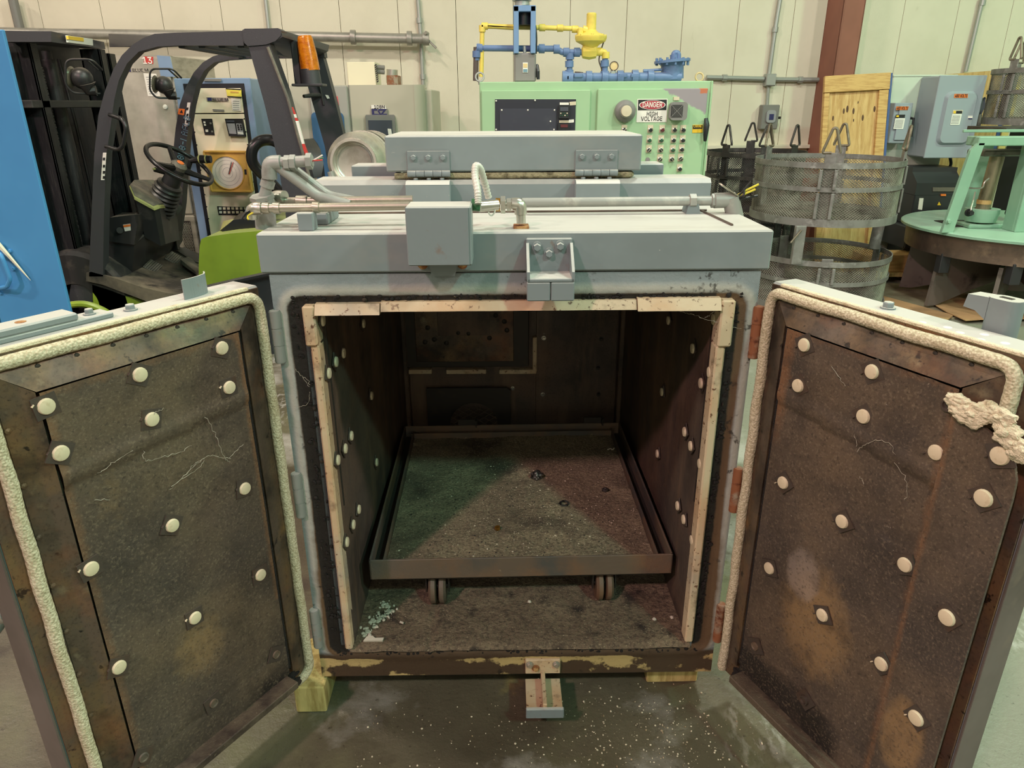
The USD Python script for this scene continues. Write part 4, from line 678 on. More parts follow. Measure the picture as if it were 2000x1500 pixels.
part(cf, 'elbow', MB().sweep(bend_path([ol(1000, 399, 0.05), ol(1016, 398, 0.05), ol(1017, 418, 0.05)], 0.02, 8), 0.0138, 14), 'zinc')
part(cf, 'flange', MB().box(ol(1003, 440, 0.05)[0], ol(1033, 440, 0.05)[0], 0.03, 0.075, 1.338, 1.344, 0.002), 'rust')
pth = smooth_path([ol(934, 398, -0.02), ol(933, 375, -0.01), ol(928, 345, 0.02), ol(929, 325, 0.04), ol(938, 330, 0.06), ol(946, 355, 0.09), ol(954, 385, 0.11)], 14)
k = np.arange(len(pth)); part(oven, 'flexible_conduit', MB().sweep(pth, 0.0075 + 0.0009 * np.cos(k * 2.1), 12), 'flex', 'white flexible conduit in a tight loop')
lo = ol(960, 412, 0.03); part(cf, 'wire_loop', MB().sweep(smooth_path([lo + (-0.006, 0, 0.012), lo + (-0.006, 0, -0.004), lo + (0.0, 0, -0.010), lo + (0.007, 0, -0.002), lo + (0.006, 0, 0.012)], 5), 0.0018, 6), 'wire_white')
# ------------------------------------------------------------------ blocks under the oven, crumbs on the floor, cobwebs
q = G(580, 1392, 0)
one('wood_block', MB().box(-0.0425, 0.0425, 0, 0.20, 0, 0.092, 0.004, frame(q + (0.042, 0.0, 0), (1, 0.02, 0), (-0.02, 1, 0))), 'lumber', 'short sawn lumber block propping the left front corner of the oven', 'wood block')
one('wood_block', MB().box(-0.075, 0.075, 0, 0.09, 0, 0.094, 0.004, frame(G(1313, 1337, 0) + (0, 0.008, 0), (1, 0.02, 0), (-0.02, 1, 0))), 'lumber', 'lumber block lying under the right front edge of the oven', 'wood block')
rg = random.Random(31); b = MB()
for k in range(900):
    if rg.random() < 0.62: x, y = rg.gauss(0.38, 0.17), rg.gauss(1.44, 0.10)
    else: x, y = rg.uniform(-0.45, 0.62), rg.uniform(1.25, 1.56)
    if y > 1.66 or (x > 0.55 and y > 1.5): continue
    r = 0.0006 + 0.0026 * rg.random() ** 2.6; t = trimesh.creation.icosphere(0)
    b.add(t.vertices * np.array([r * rg.uniform(0.7, 1.3), r * rg.uniform(0.7, 1.3), r * 0.8]) + (x, y, r * 0.6), t.faces)
one('floor_crumbs', b, 'crumb', 'pale insulation crumbs scattered on the concrete in front of the oven', 'crumbs', kind='stuff')
def dpt(door_side, s, z, n=0.034):
    h, th = ((-0.57, -0.013), math.radians(-123.15)) if door_side < 0 else ((0.57, -0.0135), math.radians(-65.74))
    d_ = V(math.cos(th), math.sin(th)); nn = V(-d_[1], d_[0]) if door_side < 0 else V(d_[1], -d_[0]); q = V(*h) + d_ * s + nn * n; return ow(q[0], q[1], z)
def door_sz(side, px, py, n=0.034):
    o = dpt(side, 0, 0, n); e = dpt(side, 1, 0, n) - o; nn = np.cross(e, (0, 0, 1)); dd = ray(px, py); return EYE + dd * (((o - EYE) @ nn) / (dd @ nn))
rg = random.Random(77)
def web(name, label, strands, fn):
    b = MB()
    for st in strands:
        p = smooth_path([fn(*q) for q in st], 5); p = p + np.array([[rg.gauss(0, 0.0012) for _ in range(3)] for _ in p]); b.sweep(p, [rg.uniform(0.0002, 0.0008) for _ in p], 5)
    one(name, b, 'cobweb', label, 'cobweb', kind='stuff')
web('cobweb', 'dusty cobweb strands across the middle of the left door', [[(280, 880), (284, 900), (320, 892), (355, 882), (375, 868)], [(328, 958), (360, 930), (385, 905), (405, 890), (430, 893), (448, 895)], [(400, 815), (418, 840), (428, 870), (440, 895), (449, 902)], [(448, 895), (462, 880), (475, 868)], [(360, 932), (378, 908), (392, 900)], [(335, 950), (380, 920), (400, 898)], [(190, 925), (215, 908), (235, 895), (258, 880)], [(300, 808), (318, 795)], [(185, 977), (215, 975)]], lambda a, b_: door_sz(-1, a, b_))
web('cobweb', 'fine cobweb strands curling on the right door', [[(1672, 882), (1690, 868), (1715, 860), (1740, 868), (1748, 890)], [(1745, 905), (1765, 930), (1772, 955), (1765, 980)], [(1625, 718), (1640, 738), (1652, 754)], [(1668, 850), (1673, 872)], [(1678, 930), (1688, 945)]], lambda a, b_: door_sz(1, a, b_))
web('cobweb', 'cobweb strung across the upper right corner of the oven mouth', [[(1308, 603), (1330, 608), (1350, 614), (1372, 622), (1396, 628)], [(1396, 628), (1420, 636), (1448, 642)], [(1378, 620), (1390, 612), (1398, 604)]], lambda a, b_: ow(*ol(a, b_, -0.012)))
web('cobweb', 'cobweb hanging in the left edge of the oven mouth', [[(575, 722), (590, 735), (600, 752), (604, 756)], [(606, 765), (602, 785), (588, 794), (575, 793)], [(590, 735), (598, 740), (606, 752)]], lambda a, b_: ow(*ol(a, b_, -0.015)))
# ------------------------------------------------------------------ forklift, seen from its side, mast to the left
M('guard_black', srgb(56, 57, 61), 0.48, layers=[(srgb(74, 74, 76), 90, 0.6, 0.72, {'amt': 0.6}), (srgb(120, 118, 112), 1, 0.75, 1.0, {'kind': 'up', 'amt': 0.35, 'warp': (14, 0.4)})], bump=[(160, 0.25, 0.002)])
M('mast_black', srgb(34, 34, 36), 0.45, layers=[(srgb(62, 60, 58), 14, 0.5, 0.7, {'vec': (6, 6, 0.6), 'amt': 0.8}), (srgb(92, 88, 80), 60, 0.68, 0.76, {'amt': 0.5})], bump=[(60, 0.2, 0.003)])
M('plastic_black', srgb(42, 42, 43), 0.4, layers=[(srgb(92, 88, 80), 5, 0.56, 0.72, {'amt': 0.5, 'detail': 6}), (srgb(118, 112, 100), 1, 0.5, 1.0, {'kind': 'up', 'amt': 0.45, 'warp': (9, 0.5)})], bump=[(120, 0.15, 0.002)])
M('floor_mat', srgb(60, 56, 51), 0.6, layers=[(srgb(116, 106, 90), 3, 0.42, 0.62, {'detail': 7}), (srgb(40, 38, 36), 7, 0.55, 0.7, {'seed': 4})], bump=[(70, 0.3, 0.003)])
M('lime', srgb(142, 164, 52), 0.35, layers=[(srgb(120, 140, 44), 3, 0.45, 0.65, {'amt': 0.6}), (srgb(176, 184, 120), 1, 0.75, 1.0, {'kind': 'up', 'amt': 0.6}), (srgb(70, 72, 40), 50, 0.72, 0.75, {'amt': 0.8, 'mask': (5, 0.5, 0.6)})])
M('rubber', srgb(32, 31, 31), 0.75, layers=[(srgb(74, 68, 60), 12, 0.5, 0.68, {'amt': 0.6})])
M('vinyl', srgb(34, 34, 35), 0.28)
M('tank_metal', srgb(206, 203, 192), 0.36, metal=0.75, layers=[(srgb(160, 152, 136), 7, 0.48, 0.66, {'detail': 6, 'amt': 0.7})], bump=[(50, 0.1, 0.003)])
M('amber', srgb(226, 134, 20), 0.2, trans=0.25, layers=[(srgb(190, 96, 10), 30, 0.45, 0.65)], bump=[(70, 0.3, 0.003, (1, 1, 1), 'z')])
M('sticker', srgb(232, 229, 220), 0.5); M('ink', srgb(28, 28, 30), 0.6); M('orange_print', srgb(232, 120, 48), 0.5); M('yellow_print', srgb(238, 196, 52), 0.5); M('red_print', srgb(196, 58, 52), 0.5); M('blue_print', srgb(108, 142, 158), 0.5); M('navy_print', srgb(40, 42, 92), 0.5)
M('tan_pad', srgb(96, 92, 84), 0.6, layers=[(srgb(130, 124, 108), 9, 0.45, 0.65)]); M('pale_trim', srgb(170, 172, 110), 0.5); M('lens', srgb(90, 84, 72), 0.25)
YN, YF = 4.6, 5.65
FK = thing('forklift', 'dark grey and lime green forklift with an open cab behind the oven', 'forklift', (-1.9, 5.1, 0), world=True)
def XZ(pts, y): return [tuple(P(a, b, y)[[0, 2]]) for a, b in pts]
def slab(pts, y, th, mb=None):
    """a plate whose near face lies at depth y, th thick"""
    return (mb or MB()).prism(XZ(pts, y), th, FRONT((0, y + th, 0)))
near = [(174, 540), (176, 480), (184, 300), (192, 225), (204, 180), (222, 134), (238, 108), (258, 88), (280, 74), (302, 66), (340, 64), (476, 60), (476, 89), (345, 89), (308, 91), (271, 101), (248, 124), (232, 157), (223, 195), (217, 240), (208, 300), (203, 420), (201, 540)]
gn = part(FK, 'guard_frame', slab(near, YN, 0.07), 'guard_black', 'near side loop of the overhead guard')
part(FK, 'guard_corner', slab([(473, 59), (478, 56), (543, 55), (550, 60), (548, 70), (538, 80), (520, 87), (484, 90), (477, 84)], YN - 0.005, 0.11), 'guard_black')
rear = [(484, 86), (526, 84), (560, 180), (605, 345), (612, 440), (560, 440), (556, 400), (541, 305), (517, 205)]
gr = part(FK, 'rear_pillar', slab(rear, YN + 0.005, 0.09), 'guard_black')
part(gr, 'edge_trim', MB().sweep([P(*q, YN) for q in ((523, 92), (562, 192), (604, 345))], 0.010, 8), 'tan_pad')
for (a, b), (c, d), m_ in (((565, 209), (571, 223), 'red_print'), ((571, 223), (573, 230), 'sticker'), ((573, 230), (576, 236), 'red_print'), ((576, 236), (588, 281), 'sticker'), ((588, 281), (596, 302), 'red_print')):
    p0, p1 = P(a + 2, b, YN - 0.001), P(c + 2, d, YN - 0.001); part(gr, 'warning_strip', MB().prism([(p0[0] - 0.006, p0[2]), (p0[0] + 0.012, p0[2]), (p1[0] + 0.012, p1[2]), (p1[0] - 0.006, p1[2])], 0.02, FRONT((0, YN + 0.018, 0))), m_)
far = [(322, 470), (332, 390), (338, 300), (343, 250), (351, 205), (362, 172), (378, 142), (396, 122), (416, 110), (440, 103), (632, 98), (634, 112), (485, 114), (440, 117), (418, 122), (399, 138), (384, 165), (374, 205), (367, 250), (361, 310), (355, 400), (345, 470)]
gf = part(FK, 'guard_frame', slab(far, YF, 0.09), 'guard_black', 'far side loop of the overhead guard with the vertical lettering')
fr = part(FK, 'rear_pillar', slab([(583, 104), (630, 108), (655, 200), (676, 285), (690, 360), (648, 360), (634, 285), (610, 200)], YF + 0.005, 0.09), 'guard_black')
for a in ((598, 143), (598, 175)): pass
part(fr, 'hook', MB().sweep([P(624, 186, YF), P(612, 186, YF - 0.05), P(593, 188, YF - 0.12)], [0.016, 0.016, 0.012], 10), 'plastic_black')
part(fr, 'bracket', MB().sweep(bend_path([P(600, 146, YF), P(617, 146, YF), P(626, 175, YF), P(632, 205, YF)], 0.03), 0.008, 8), 'plastic_black')
part(fr, 'sticker', slab([(635, 185), (641, 186), (644, 192), (639, 193)], YF - 0.001, 0.002), 'sticker')
hull = lambda pts: MB().add(trimesh.convex.convex_hull(np.array(pts)))
part(FK, 'roof_rear_beam', hull([P(548, 58, YN), P(552, 72, YN), P(525, 86, YN), P(540, 56, YN + 0.02), P(643, 88, YF), P(641, 100, YF), P(618, 113, YF), P(560, 113, YF + 0.0), P(575, 86, YF), P(560, 70, 5.0)]), 'guard_black')
part(FK, 'roof_front_beam', hull([P(212, 66, YF + 0.08), P(214, 92, YF + 0.08), P(262, 92, YF), P(262, 66, YF), P(300, 70, YN + 0.05), P(292, 88, YN + 0.05), P(320, 70, YN + 0.06), P(318, 88, YN + 0.06)]), 'guard_black')
zr = P(400, 76, YN)[2]
for px in (345, 385, 425, 462): x = P(px, 76, YN)[0]; part(FK, 'roof_bar', MB().box(x - 0.02, x + 0.02, YN + 0.05, YF + 0.03, zr - 0.045, zr + 0.015, 0.004), 'guard_black')
# lettering down the far front pillar, stickers
p0, p1 = P(352, 312, YF - 0.002), P(366, 226, YF - 0.002); d_ = unit(p1 - p0); e_ = np.cross(d_, (0, 1, 0)); txt = MB(); rg = random.Random(4)
for k in range(9):
    c = p0 + (p1 - p0) * (k + 0.5) / 9.0; m = frame(c, d_, -e_ if e_[0] > 0 else e_); h = 0.024
    for st in [[(-.016, -h, -.010, h)], [(-.016, h - .008, .014, h)], [(-.016, -h, .014, -h + .008)], [(.006, -h, .013, h)], [(-.012, -.004, .010, .004)]][:]:
        if rg.random() < 0.62: q = st[0]; txt.box(q[0], q[2], q[1], q[3], 0, 0.001, 0, m)
part(gf, 'lettering', txt, 'blue_print', 'worn pale blue vertical lettering')
ws = part(gf, 'warning_label', slab([(349, 212), (361, 213), (359, 225), (347, 223)], YF - 0.001, 0.002), 'orange_print')
part(ws, 'warning_triangle', slab([(351, 220), (357, 221), (355, 214)], YF - 0.003, 0.003), 'ink')
iw = part(gf, 'instruction_label', slab([(366, 200), (372, 200), (366, 247), (360, 246)], YF - 0.001, 0.002), 'sticker')
for a in (210, 222, 235): part(iw, 'pictogram', slab([(364.5, a), (368, a), (367, a + 5), (363.5, a + 5)], YF - 0.003, 0.003), 'ink')
iw = part(gn, 'instruction_label', slab([(201, 298), (208, 298), (204, 352), (197, 352)], YN - 0.001, 0.002), 'sticker')
for a in (308, 322, 334, 344): part(iw, 'pictogram', slab([(201, a), (205, a), (204.5, a + 5), (200.5, a + 5)], YN - 0.003, 0.003), 'ink')
# two lamps on the front posts with wire guards
for (px, py, y, sc) in ((162, 155, YN - 0.02, 1.0), (322, 168, YF - 0.02, 0.86)):
    ref = YN if sc == 1.0 else YF
    q = lambda a, b, dy=0: P(px + a * sc, py + b * sc, ref + dy)
    h = part(FK, 'work_lamp', MB().add(*(lambda t: (t.vertices * np.array([0.060, 0.062, 0.062]) * np.array([1, 1, 1]), t.faces))(trimesh.creation.icosphere(3)), frame(q(-2, -2, 0.03), (0.9, 0.35, 0.1), (-0.2, 0.3, 1))), 'plastic_black', 'black work lamp in a wire guard')
    part(h, 'lamp_neck', MB().sweep([q(8, 8, 0.02), q(14, 22, 0.03), q(26, 22, 0.04)], [0.05, 0.035, 0.03], 10), 'plastic_black')
    part(h, 'lamp_glass', MB().lathe([(0.0, 0.012), (0.05, 0.01), (0.062, 0.0)], 18, frame(q(-22, -4, 0.02), (0, 1, 0), (0.15, 0, 1))), 'lens')
    part(h, 'wire_guard', MB().sweep(bend_path([q(38, -18, 0.06), q(18, -39, 0), q(-34, -39, -0.04), q(-34, 10, -0.04), q(-20, 27, -0.02), q(34, 28, 0.06)], 0.05, 6), 0.0065, 8).sweep(bend_path([q(30, -18, 0.06), q(8, -38, 0.02)], 0.03), 0.0055, 8), 'plastic_black')
part(FK, 'grab_handle', MB().sweep(bend_path([P(214, 224, YN - 0.02), P(238, 232, YN - 0.07), P(247, 248, YN - 0.08), P(241, 284, YN - 0.08), P(232, 293, YN - 0.07), P(207, 286, YN - 0.02)], 0.05, 6), 0.0125, 12), 'vinyl')
# steering column and wheel
yc = 5.15; wc = P(351, 321, yc); al = math.radians(36); sn = V(math.sin(al), -0.10, math.cos(al)); sn = unit(sn); e1 = unit(np.cross((0, 1, 0), sn)); e2 = np.cross(sn, e1); RW = 0.222
cw = part(FK, 'steering_column', MB().sweep([wc - sn * 0.03, wc - sn * 0.16, wc - sn * 0.17, wc - sn * 0.42], [0.055, 0.062, 0.085, 0.10], 18), 'plastic_black')
for k in range(7): part(cw, 'bellows_rib', MB().lathe([(0.086 + 0.003 * k, -0.012), (0.098 + 0.003 * k, 0), (0.086 + 0.003 * k, 0.012)], 20, frame(wc - sn * (0.20 + 0.03 * k), e1, e2)), 'plastic_black')
sw = part(FK, 'steering_wheel', MB().sweep([wc + RW * (math.cos(a) * e1 + math.sin(a) * e2) for a in np.linspace(0, 2 * math.pi, 40, endpoint=False)], 0.0155, 12, closed=True), 'vinyl', 'black three-spoke steering wheel')
for a in (0.35, 2.4, 4.4): part(sw, 'spoke', MB().sweep([wc - sn * 0.03, wc + 0.1 * (math.cos(a) * e1 + math.sin(a) * e2) - sn * 0.02, wc + RW * 0.97 * (math.cos(a) * e1 + math.sin(a) * e2)], [0.028, 0.020, 0.014], 8), 'vinyl')
part(sw, 'hub', MB().lathe([(0, 0.02), (0.035, 0.018), (0.055, 0.0), (0.05, -0.03)][::-1], 20, frame(wc - sn * 0.005, e1, e2)), 'tan_pad'); part(sw, 'hub_badge', MB().lathe([(0.024, 0), (0.022, 0.004), (0, 0.004)], 16, frame(wc + sn * 0.0145, e1, e2)), 'orange_print')
lv = part(cw, 'direction_lever', MB().sweep([wc - sn * 0.08, P(322, 338, yc), P(302, 331, yc - 0.05)], [0.014, 0.012, 0.017], 10), 'vinyl'); part(lv, 'lever_mark', MB().ball(P(301, 330, yc - 0.066), (0.012, 0.006, 0.008), 2), 'pale_trim')
hv = part(cw, 'control_lever', MB().sweep([wc - sn * 0.1 + V(0.05, 0.1, 0), P(372, 315, yc + 0.12), P(392, 311, yc + 0.12), P(412, 311, yc + 0.12)], [0.012, 0.018, 0.028, 0.026], 10), 'vinyl')
for px in (389, 402): part(hv, 'lever_band', MB().cyl(P(px, 311, yc + 0.12), P(px + 2.5, 311, yc + 0.12), 0.0295, n=14), 'pale_trim')
# cowl, dash and floor
def shell(name, pts, y0, y1, mat, label=None, inset=0.0, pts2=None):
    a = [P(u, w, y0) for u, w in pts]; d0 = np.array(a); x2 = d0.copy(); x2[:, 1] = y1
    return part(FK, name, MB().prism([(q[0], q[2]) for q in d0], y1 - y0, FRONT((0, y1, 0))), mat, label)
dtop = [P(253, 362, 4.95), P(262, 352, 5.15), P(300, 352, 5.5), P(330, 372, 5.6), P(345, 398, 5.5), P(311, 400, 4.95), P(300, 404, 4.9), P(262, 383, 4.88)]
dtop = np.array(dtop); dc = dtop.mean(0); dz = V(0, 0, 1)
part(FK, 'dash_box', hull(list(dc + (dtop - dc) * 0.96 - dz * 0.02) + list(dc + (dtop - dc) * 0.85 - dz * 0.28)), 'plastic_black', 'dark dash box')
part(FK, 'dash_trim', hull(list(dc + (dtop - dc) * 1.02 - dz * 0.006) + list(dc + (dtop - dc) * 1.02 - dz * 0.022)), 'pale_trim'); part(FK, 'dash_top', hull(list(dc + (dtop - dc) * 0.97 + dz * 0.006) + list(dc + (dtop - dc) * 0.97 - dz * 0.02)), 'tan_pad')
ib = part(FK, 'side_cowl', hull([P(203, 436, 4.72), P(215, 425, 4.72), P(262, 420, 4.72), P(268, 440, 4.72), P(262, 478, 4.72), P(215, 472, 4.72), P(206, 460, 4.72), P(240, 415, 5.3), P(300, 415, 5.3), P(300, 470, 5.3), P(225, 462, 5.3)]), 'plastic_black')
part(ib, 'keyhole', MB().cyl(P(234, 450, 4.725), P(234, 450, 4.70), 0.02, n=14), 'vinyl'); part(ib, 'label', slab([(240, 439), (254, 437), (255, 450), (244, 452)], 4.717, 0.003), 'sticker'); part(ib, 'label_band', slab([(240.5, 440), (254, 438), (254.3, 442), (241.4, 444)], 4.715, 0.003), 'orange_print')
part(FK, 'front_bulkhead', hull([P(208, 470, 4.75), P(262, 478, 4.75), P(258, 535, 4.8), P(212, 530, 4.75), P(255, 420, 5.0), P(330, 430, 5.5), P(352, 400, 5.62), P(357, 470, 5.62), P(345, 490, 5.6), P(300, 500, 5.3)]), 'plastic_black')
op = part(FK, 'battery_panel', hull([P(308, 432, 5.3), P(352, 400, 5.55), P(357, 405, 5.55), P(355, 450, 5.55), P(322, 465, 5.3), P(305, 470, 5.28)]), 'plastic_black')
part(FK, 'relay_box', MB().box(*sorted([P(326, 460, 5.5)[0], P(348, 460, 5.5)[0]]), 5.45, 5.5, P(330, 488, 5.47)[2], P(330, 452, 5.47)[2], 0.004), 'vinyl')
part(FK, 'yellow_label', slab([(320, 460), (325, 458), (324, 480), (321, 484)], 5.30, 0.003), 'pale_trim')
fx0, fx1, fz = P(168, 535, YN)[0], P(420, 570, YN)[0], P(300, 560, YN)[2]
fl = part(FK, 'floor_plate', MB().prism(Polygon(XZ([(168, 533), (178, 531), (230, 545), (280, 562), (330, 573), (400, 577), (430, 577), (430, 600), (340, 600), (290, 590), (250, 575), (200, 556), (168, 549)], YN)), YF - YN, FRONT((0, YF, 0))), 'floor_mat', 'scuffed black cab floor')
fzm = P(340, 560, 4.75)[2]
for k in range(16):
    y = YN + 0.12 + 0.055 * k; part(fl, 'tread_rib', MB().box(P(270 + 4 * k, 560, YN)[0], P(380, 560, YN)[0] + 0.15, y, y + 0.022, P(330, 574, YN)[2] - 0.01, P(330, 574, YN)[2] + 0.008, 0.003), 'floor_mat')
for (px, py, y, rot, st) in ((245, 520, 4.85, 0.2, (232, 478)), (299, 519, 5.0, 0.5, (262, 492)), (340, 503, 5.3, 0.5, (295, 490))):
    c = P(px, py, y); nrm = unit(V(0.55, -0.25, 0.8)); m = frame(c, unit(np.cross((0, 1, 0.15), nrm)), np.cross(nrm, unit(np.cross((0, 1, 0.15), nrm))))
    pd = part(FK, 'pedal', MB().box(-0.045, 0.045, -0.058, 0.058, -0.012, 0.0, 0.004, m), 'tan_pad', 'ribbed foot pedal')
    for k in range(6): part(pd, 'pedal_rib', MB().box(-0.040 + k * 0.0145, -0.034 + k * 0.0145, -0.054, 0.054, 0.0, 0.005, 0.001, m), 'plastic_black')
    part(pd, 'pedal_arm', MB().sweep([c - nrm * 0.012, P(*st, y + 0.1)], 0.009, 8), 'zinc')
ap = part(FK, 'accelerator', hull([P(352, 506, 5.2), P(372, 500, 5.5), P(392, 528, 5.2), P(388, 536, 5.0), P(352, 510, 5.2) - V(0, 0, 0.02), P(388, 540, 5.0)]), 'tan_pad')
part(FK, 'kick_panel', hull([P(343, 488, 5.5), P(360, 482, 5.62), P(400, 505, 5.5), P(400, 515, 5.4), P(380, 512, 5.4)]), 'plastic_black')
# lime body panels, chassis and wheel
part(FK, 'step_panel', slab([(180, 556), (215, 567), (262, 585), (300, 606), (300, 640), (215, 615), (182, 592)], YN + 0.02, 0.05), 'lime', 'lime green step side panel')
part(FK, 'fender', MB().sweep(smooth_path([P(120, 600, YN - 0.03), P(140, 595, YN - 0.03), P(165, 594, YN - 0.03), P(190, 601, YN - 0.03), P(215, 615, YN - 0.03), P(240, 640, YN - 0.03)], 5), 0.022, 8), 'lime')
part(FK, 'front_post_base', slab([(139, 553), (174, 534), (180, 556), (181, 592), (150, 590), (133, 590)], YN + 0.03, 0.08), 'guard_black')
tc = P(172, 690, YN); part(FK, 'front_tyre', MB().lathe([(0.14, -0.13), (0.33, -0.13), (0.355, -0.10), (0.36, 0.0), (0.355, 0.10), (0.33, 0.13), (0.14, 0.13)], 40, frame((tc[0], YN + 0.15, 0.36), (1, 0, 0), (0, 0, 1))), 'rubber')
hood = [(388, 560), (388, 520), (390, 480), (393, 467), (402, 463), (450, 456), (520, 450), (600, 447), (600, 520), (520, 532), (460, 547)]
hd = part(FK, 'engine_hood', MB().prism(Polygon(XZ(hood, YN - 0.02)).buffer(0.012).buffer(-0.012), 0.95, FRONT((0, YN + 0.93, 0))), 'lime', 'lime green engine hood side')
part(FK, 'chassis', slab([(388, 575), (460, 549), (520, 535), (600, 523), (640, 525), (640, 760), (388, 760)], YN + 0.02, 0.9), 'guard_black')
part(FK, 'chassis_lip', MB().sweep([P(388, 566, YN - 0.02), P(460, 549, YN - 0.02), P(530, 534, YN - 0.02), P(600, 521, YN - 0.02)], 0.02, 8), 'plastic_black')
x0, x1 = P(400, 600, YN)[0], P(640, 600, YN)[0]; part(FK, 'counterweight', MB().box(x1 - 0.05, x1 + 0.75, YN + 0.02, YF, 0.12, P(600, 450, YN)[2], 0.03), 'guard_black')
part(FK, 'rear_tyre', MB().lathe([(0.10, -0.10), (0.24, -0.10), (0.26, -0.07), (0.26, 0.07), (0.24, 0.10), (0.10, 0.10)], 36, frame((x1 + 0.25, YN + 0.12, 0.26), (1, 0, 0), (0, 0, 1))), 'rubber')
part(FK, 'seat_base', hull([P(432, 450, 4.75), P(455, 430, 4.75), P(520, 420, 4.75), P(520, 452, 4.75), P(440, 440, 5.4), P(470, 415, 5.4), P(540, 408, 5.4), P(540, 450, 5.4), P(436, 455, 4.75)]), 'vinyl', 'black vinyl seat cushion')
part(FK, 'seat_cover', hull([P(430, 450, 4.80), P(436, 432, 4.85), P(470, 424, 5.1), P(500, 420, 5.1), P(455, 430, 4.76), P(428, 456, 4.85)]), 'pale_trim')
part(FK, 'air_hose', MB().sweep(smooth_path([P(580, 305, 4.95), P(552, 285, 4.95), P(530, 274, 4.95), P(508, 276, 4.92), P(494, 290, 4.9), P(492, 312, 4.9), P(502, 330, 4.92), P(525, 352, 4.95), P(560, 390, 5.0)], 8), 0.036, 14), 'vinyl', 'fat black air intake hose')
part(FK, 'seat_back', hull([P(585, 300, 5.2), P(592, 272, 5.3), P(612, 270, 5.4), P(626, 292, 5.3), P(632, 320, 5.25), P(628, 345, 5.2), P(600, 350, 5.15), P(588, 330, 5.15), P(620, 280, 5.55), P(635, 345, 5.55)]), 'plastic_black', 'rounded dark grey back cushion')
# gas bottle lying across the back
c0, c1 = P(692, 318, 4.65), P(735, 308, 5.45); ax_ = unit(c1 - c0); Rt = 0.185; L_ = np.linalg.norm(c1 - c0)
tk = part(FK, 'gas_bottle', MB().lathe([(0, 0.03), (Rt * 0.55, 0.03), (Rt * 0.62, 0.02), (Rt * 0.64, 0.0), (Rt * 0.80, -0.012), (Rt * 0.95, 0.03), (Rt, 0.09), (Rt, L_ - 0.1), (Rt * 0.9, L_ - 0.03), (0, L_)][::-1], 40, frame(c0, np.cross((0, 0, 1), ax_), np.cross(ax_, np.cross((0, 0, 1), ax_)))), 'tank_metal', 'silver gas bottle strapped on its side', smooth=40)
part(tk, 'collar', MB().lathe([(Rt * 0.66, -0.002), (Rt * 0.70, -0.03), (Rt * 0.78, -0.03), (Rt * 0.80, -0.004)], 40, frame(c0, np.cross((0, 0, 1), ax_), np.cross(ax_, np.cross((0, 0, 1), ax_)))), 'tank_metal')
for u in (0.32, 0.40, 0.75): part(tk, 'strap', MB().lathe([(Rt * 1.005, 0), (Rt * 1.03, 0), (Rt * 1.03, 0.04), (Rt * 1.005, 0.04)], 40, frame(c0 + ax_ * L_ * u, np.cross((0, 0, 1), ax_), np.cross(ax_, np.cross((0, 0, 1), ax_)))), 'plastic_black' if u == 0.40 else 'tank_metal')
part(tk, 'valve_lever', MB().sweep([P(645, 335, 4.6), P(650, 350, 4.6)], 0.02, 10), 'conduit_grey')
part(FK, 'bottle_cradle', hull([P(650, 352, 4.65), P(745, 352, 4.65), P(745, 380, 4.65), P(650, 380, 4.65), P(650, 345, 5.4), P(760, 345, 5.4), P(760, 380, 5.4), P(650, 380, 5.4)]), 'guard_black')
bc = P(600, 100, 4.82)
bk = part(FK, 'beacon', MB().lathe([(0.058, -0.11), (0.056, -0.02), (0.046, 0.07), (0.040, 0.085), (0, 0.09)], 24, frame(bc - V(0, 0, 0.0), (1, 0, 0.08), (0, 1, 0))), 'amber', 'amber warning beacon'); part(bk, 'beacon_base', MB().cyl(bc - V(-0.008, 0, 0.19), bc - V(-0.004, 0, 0.10), 0.062, 0.058, n=24), 'guard_black')
part(bk, 'beacon_bracket', MB().box(bc[0] - 0.10, bc[0] - 0.055, 4.82, 4.88, bc[2] - 0.19, bc[2] + 0.06, 0.006).box(bc[0] - 0.10, bc[0] + 0.09, 4.75, 4.88, bc[2] - 0.20, bc[2] - 0.185, 0.004), 'guard_black')
# mast
xm = P(60, 75, YN + 0.1)[0]
mz = P(60, 66, YN + 0.1)[2]
def rail(name, y, x0, z1, w=0.09, d=0.05, mat='mast_black'):
    b = MB(); b.box(x0 - w, x0, y, y + 0.016, 0.06, z1, 0.003).box(x0 - 0.016, x0, y, y + d, 0.06, z1, 0.003).box(x0 - w, x0 - w + 0.016, y, y + d, 0.06, z1, 0.003); return part(FK, name, b, mat, 'tall steel mast rail')
rail('mast_rail', YN - 0.05, xm - 0.10, mz, 0.16, 0.09); rail('mast_rail', YN + 0.10, xm - 0.02, mz - 0.04, 0.15, 0.08); rail('mast_rail', YF - 0.02, xm - 0.03, mz - 0.05, 0.16, 0.09); rail('mast_rail', YF - 0.16, xm - 0.02, mz - 0.03, 0.14, 0.08)
part(FK, 'mast_crosshead', hull([P(3, 60, YN - 0.05), P(3, 82, YN - 0.05), P(100, 82, YN - 0.05), P(100, 61, YN - 0.05), P(203, 82, YF + 0.1), P(206, 96, YF + 0.1), P(170, 96, YF + 0.1), P(150, 72, YF + 0.15)]), 'guard_black', 'cross beam at the top of the mast')
A_, B_ = P(100, 71, YN - 0.05), P(206, 94, YF + 0.1); nh = unit(np.cross(B_ - A_, (0, 0, 1))); nh = nh if (EYE - A_) @ nh > 0 else -nh
def on_head(a, b_, off): dd = ray(a, b_); o = A_ + nh * off; return EYE + dd * (((o - EYE) @ nh) / (dd @ nh))
def head_label(par, name, q4, off, mat): return part(par, name, hull([on_head(*q, off) for q in q4] + [on_head(*q, off) - nh * 0.012 for q in q4]), mat)
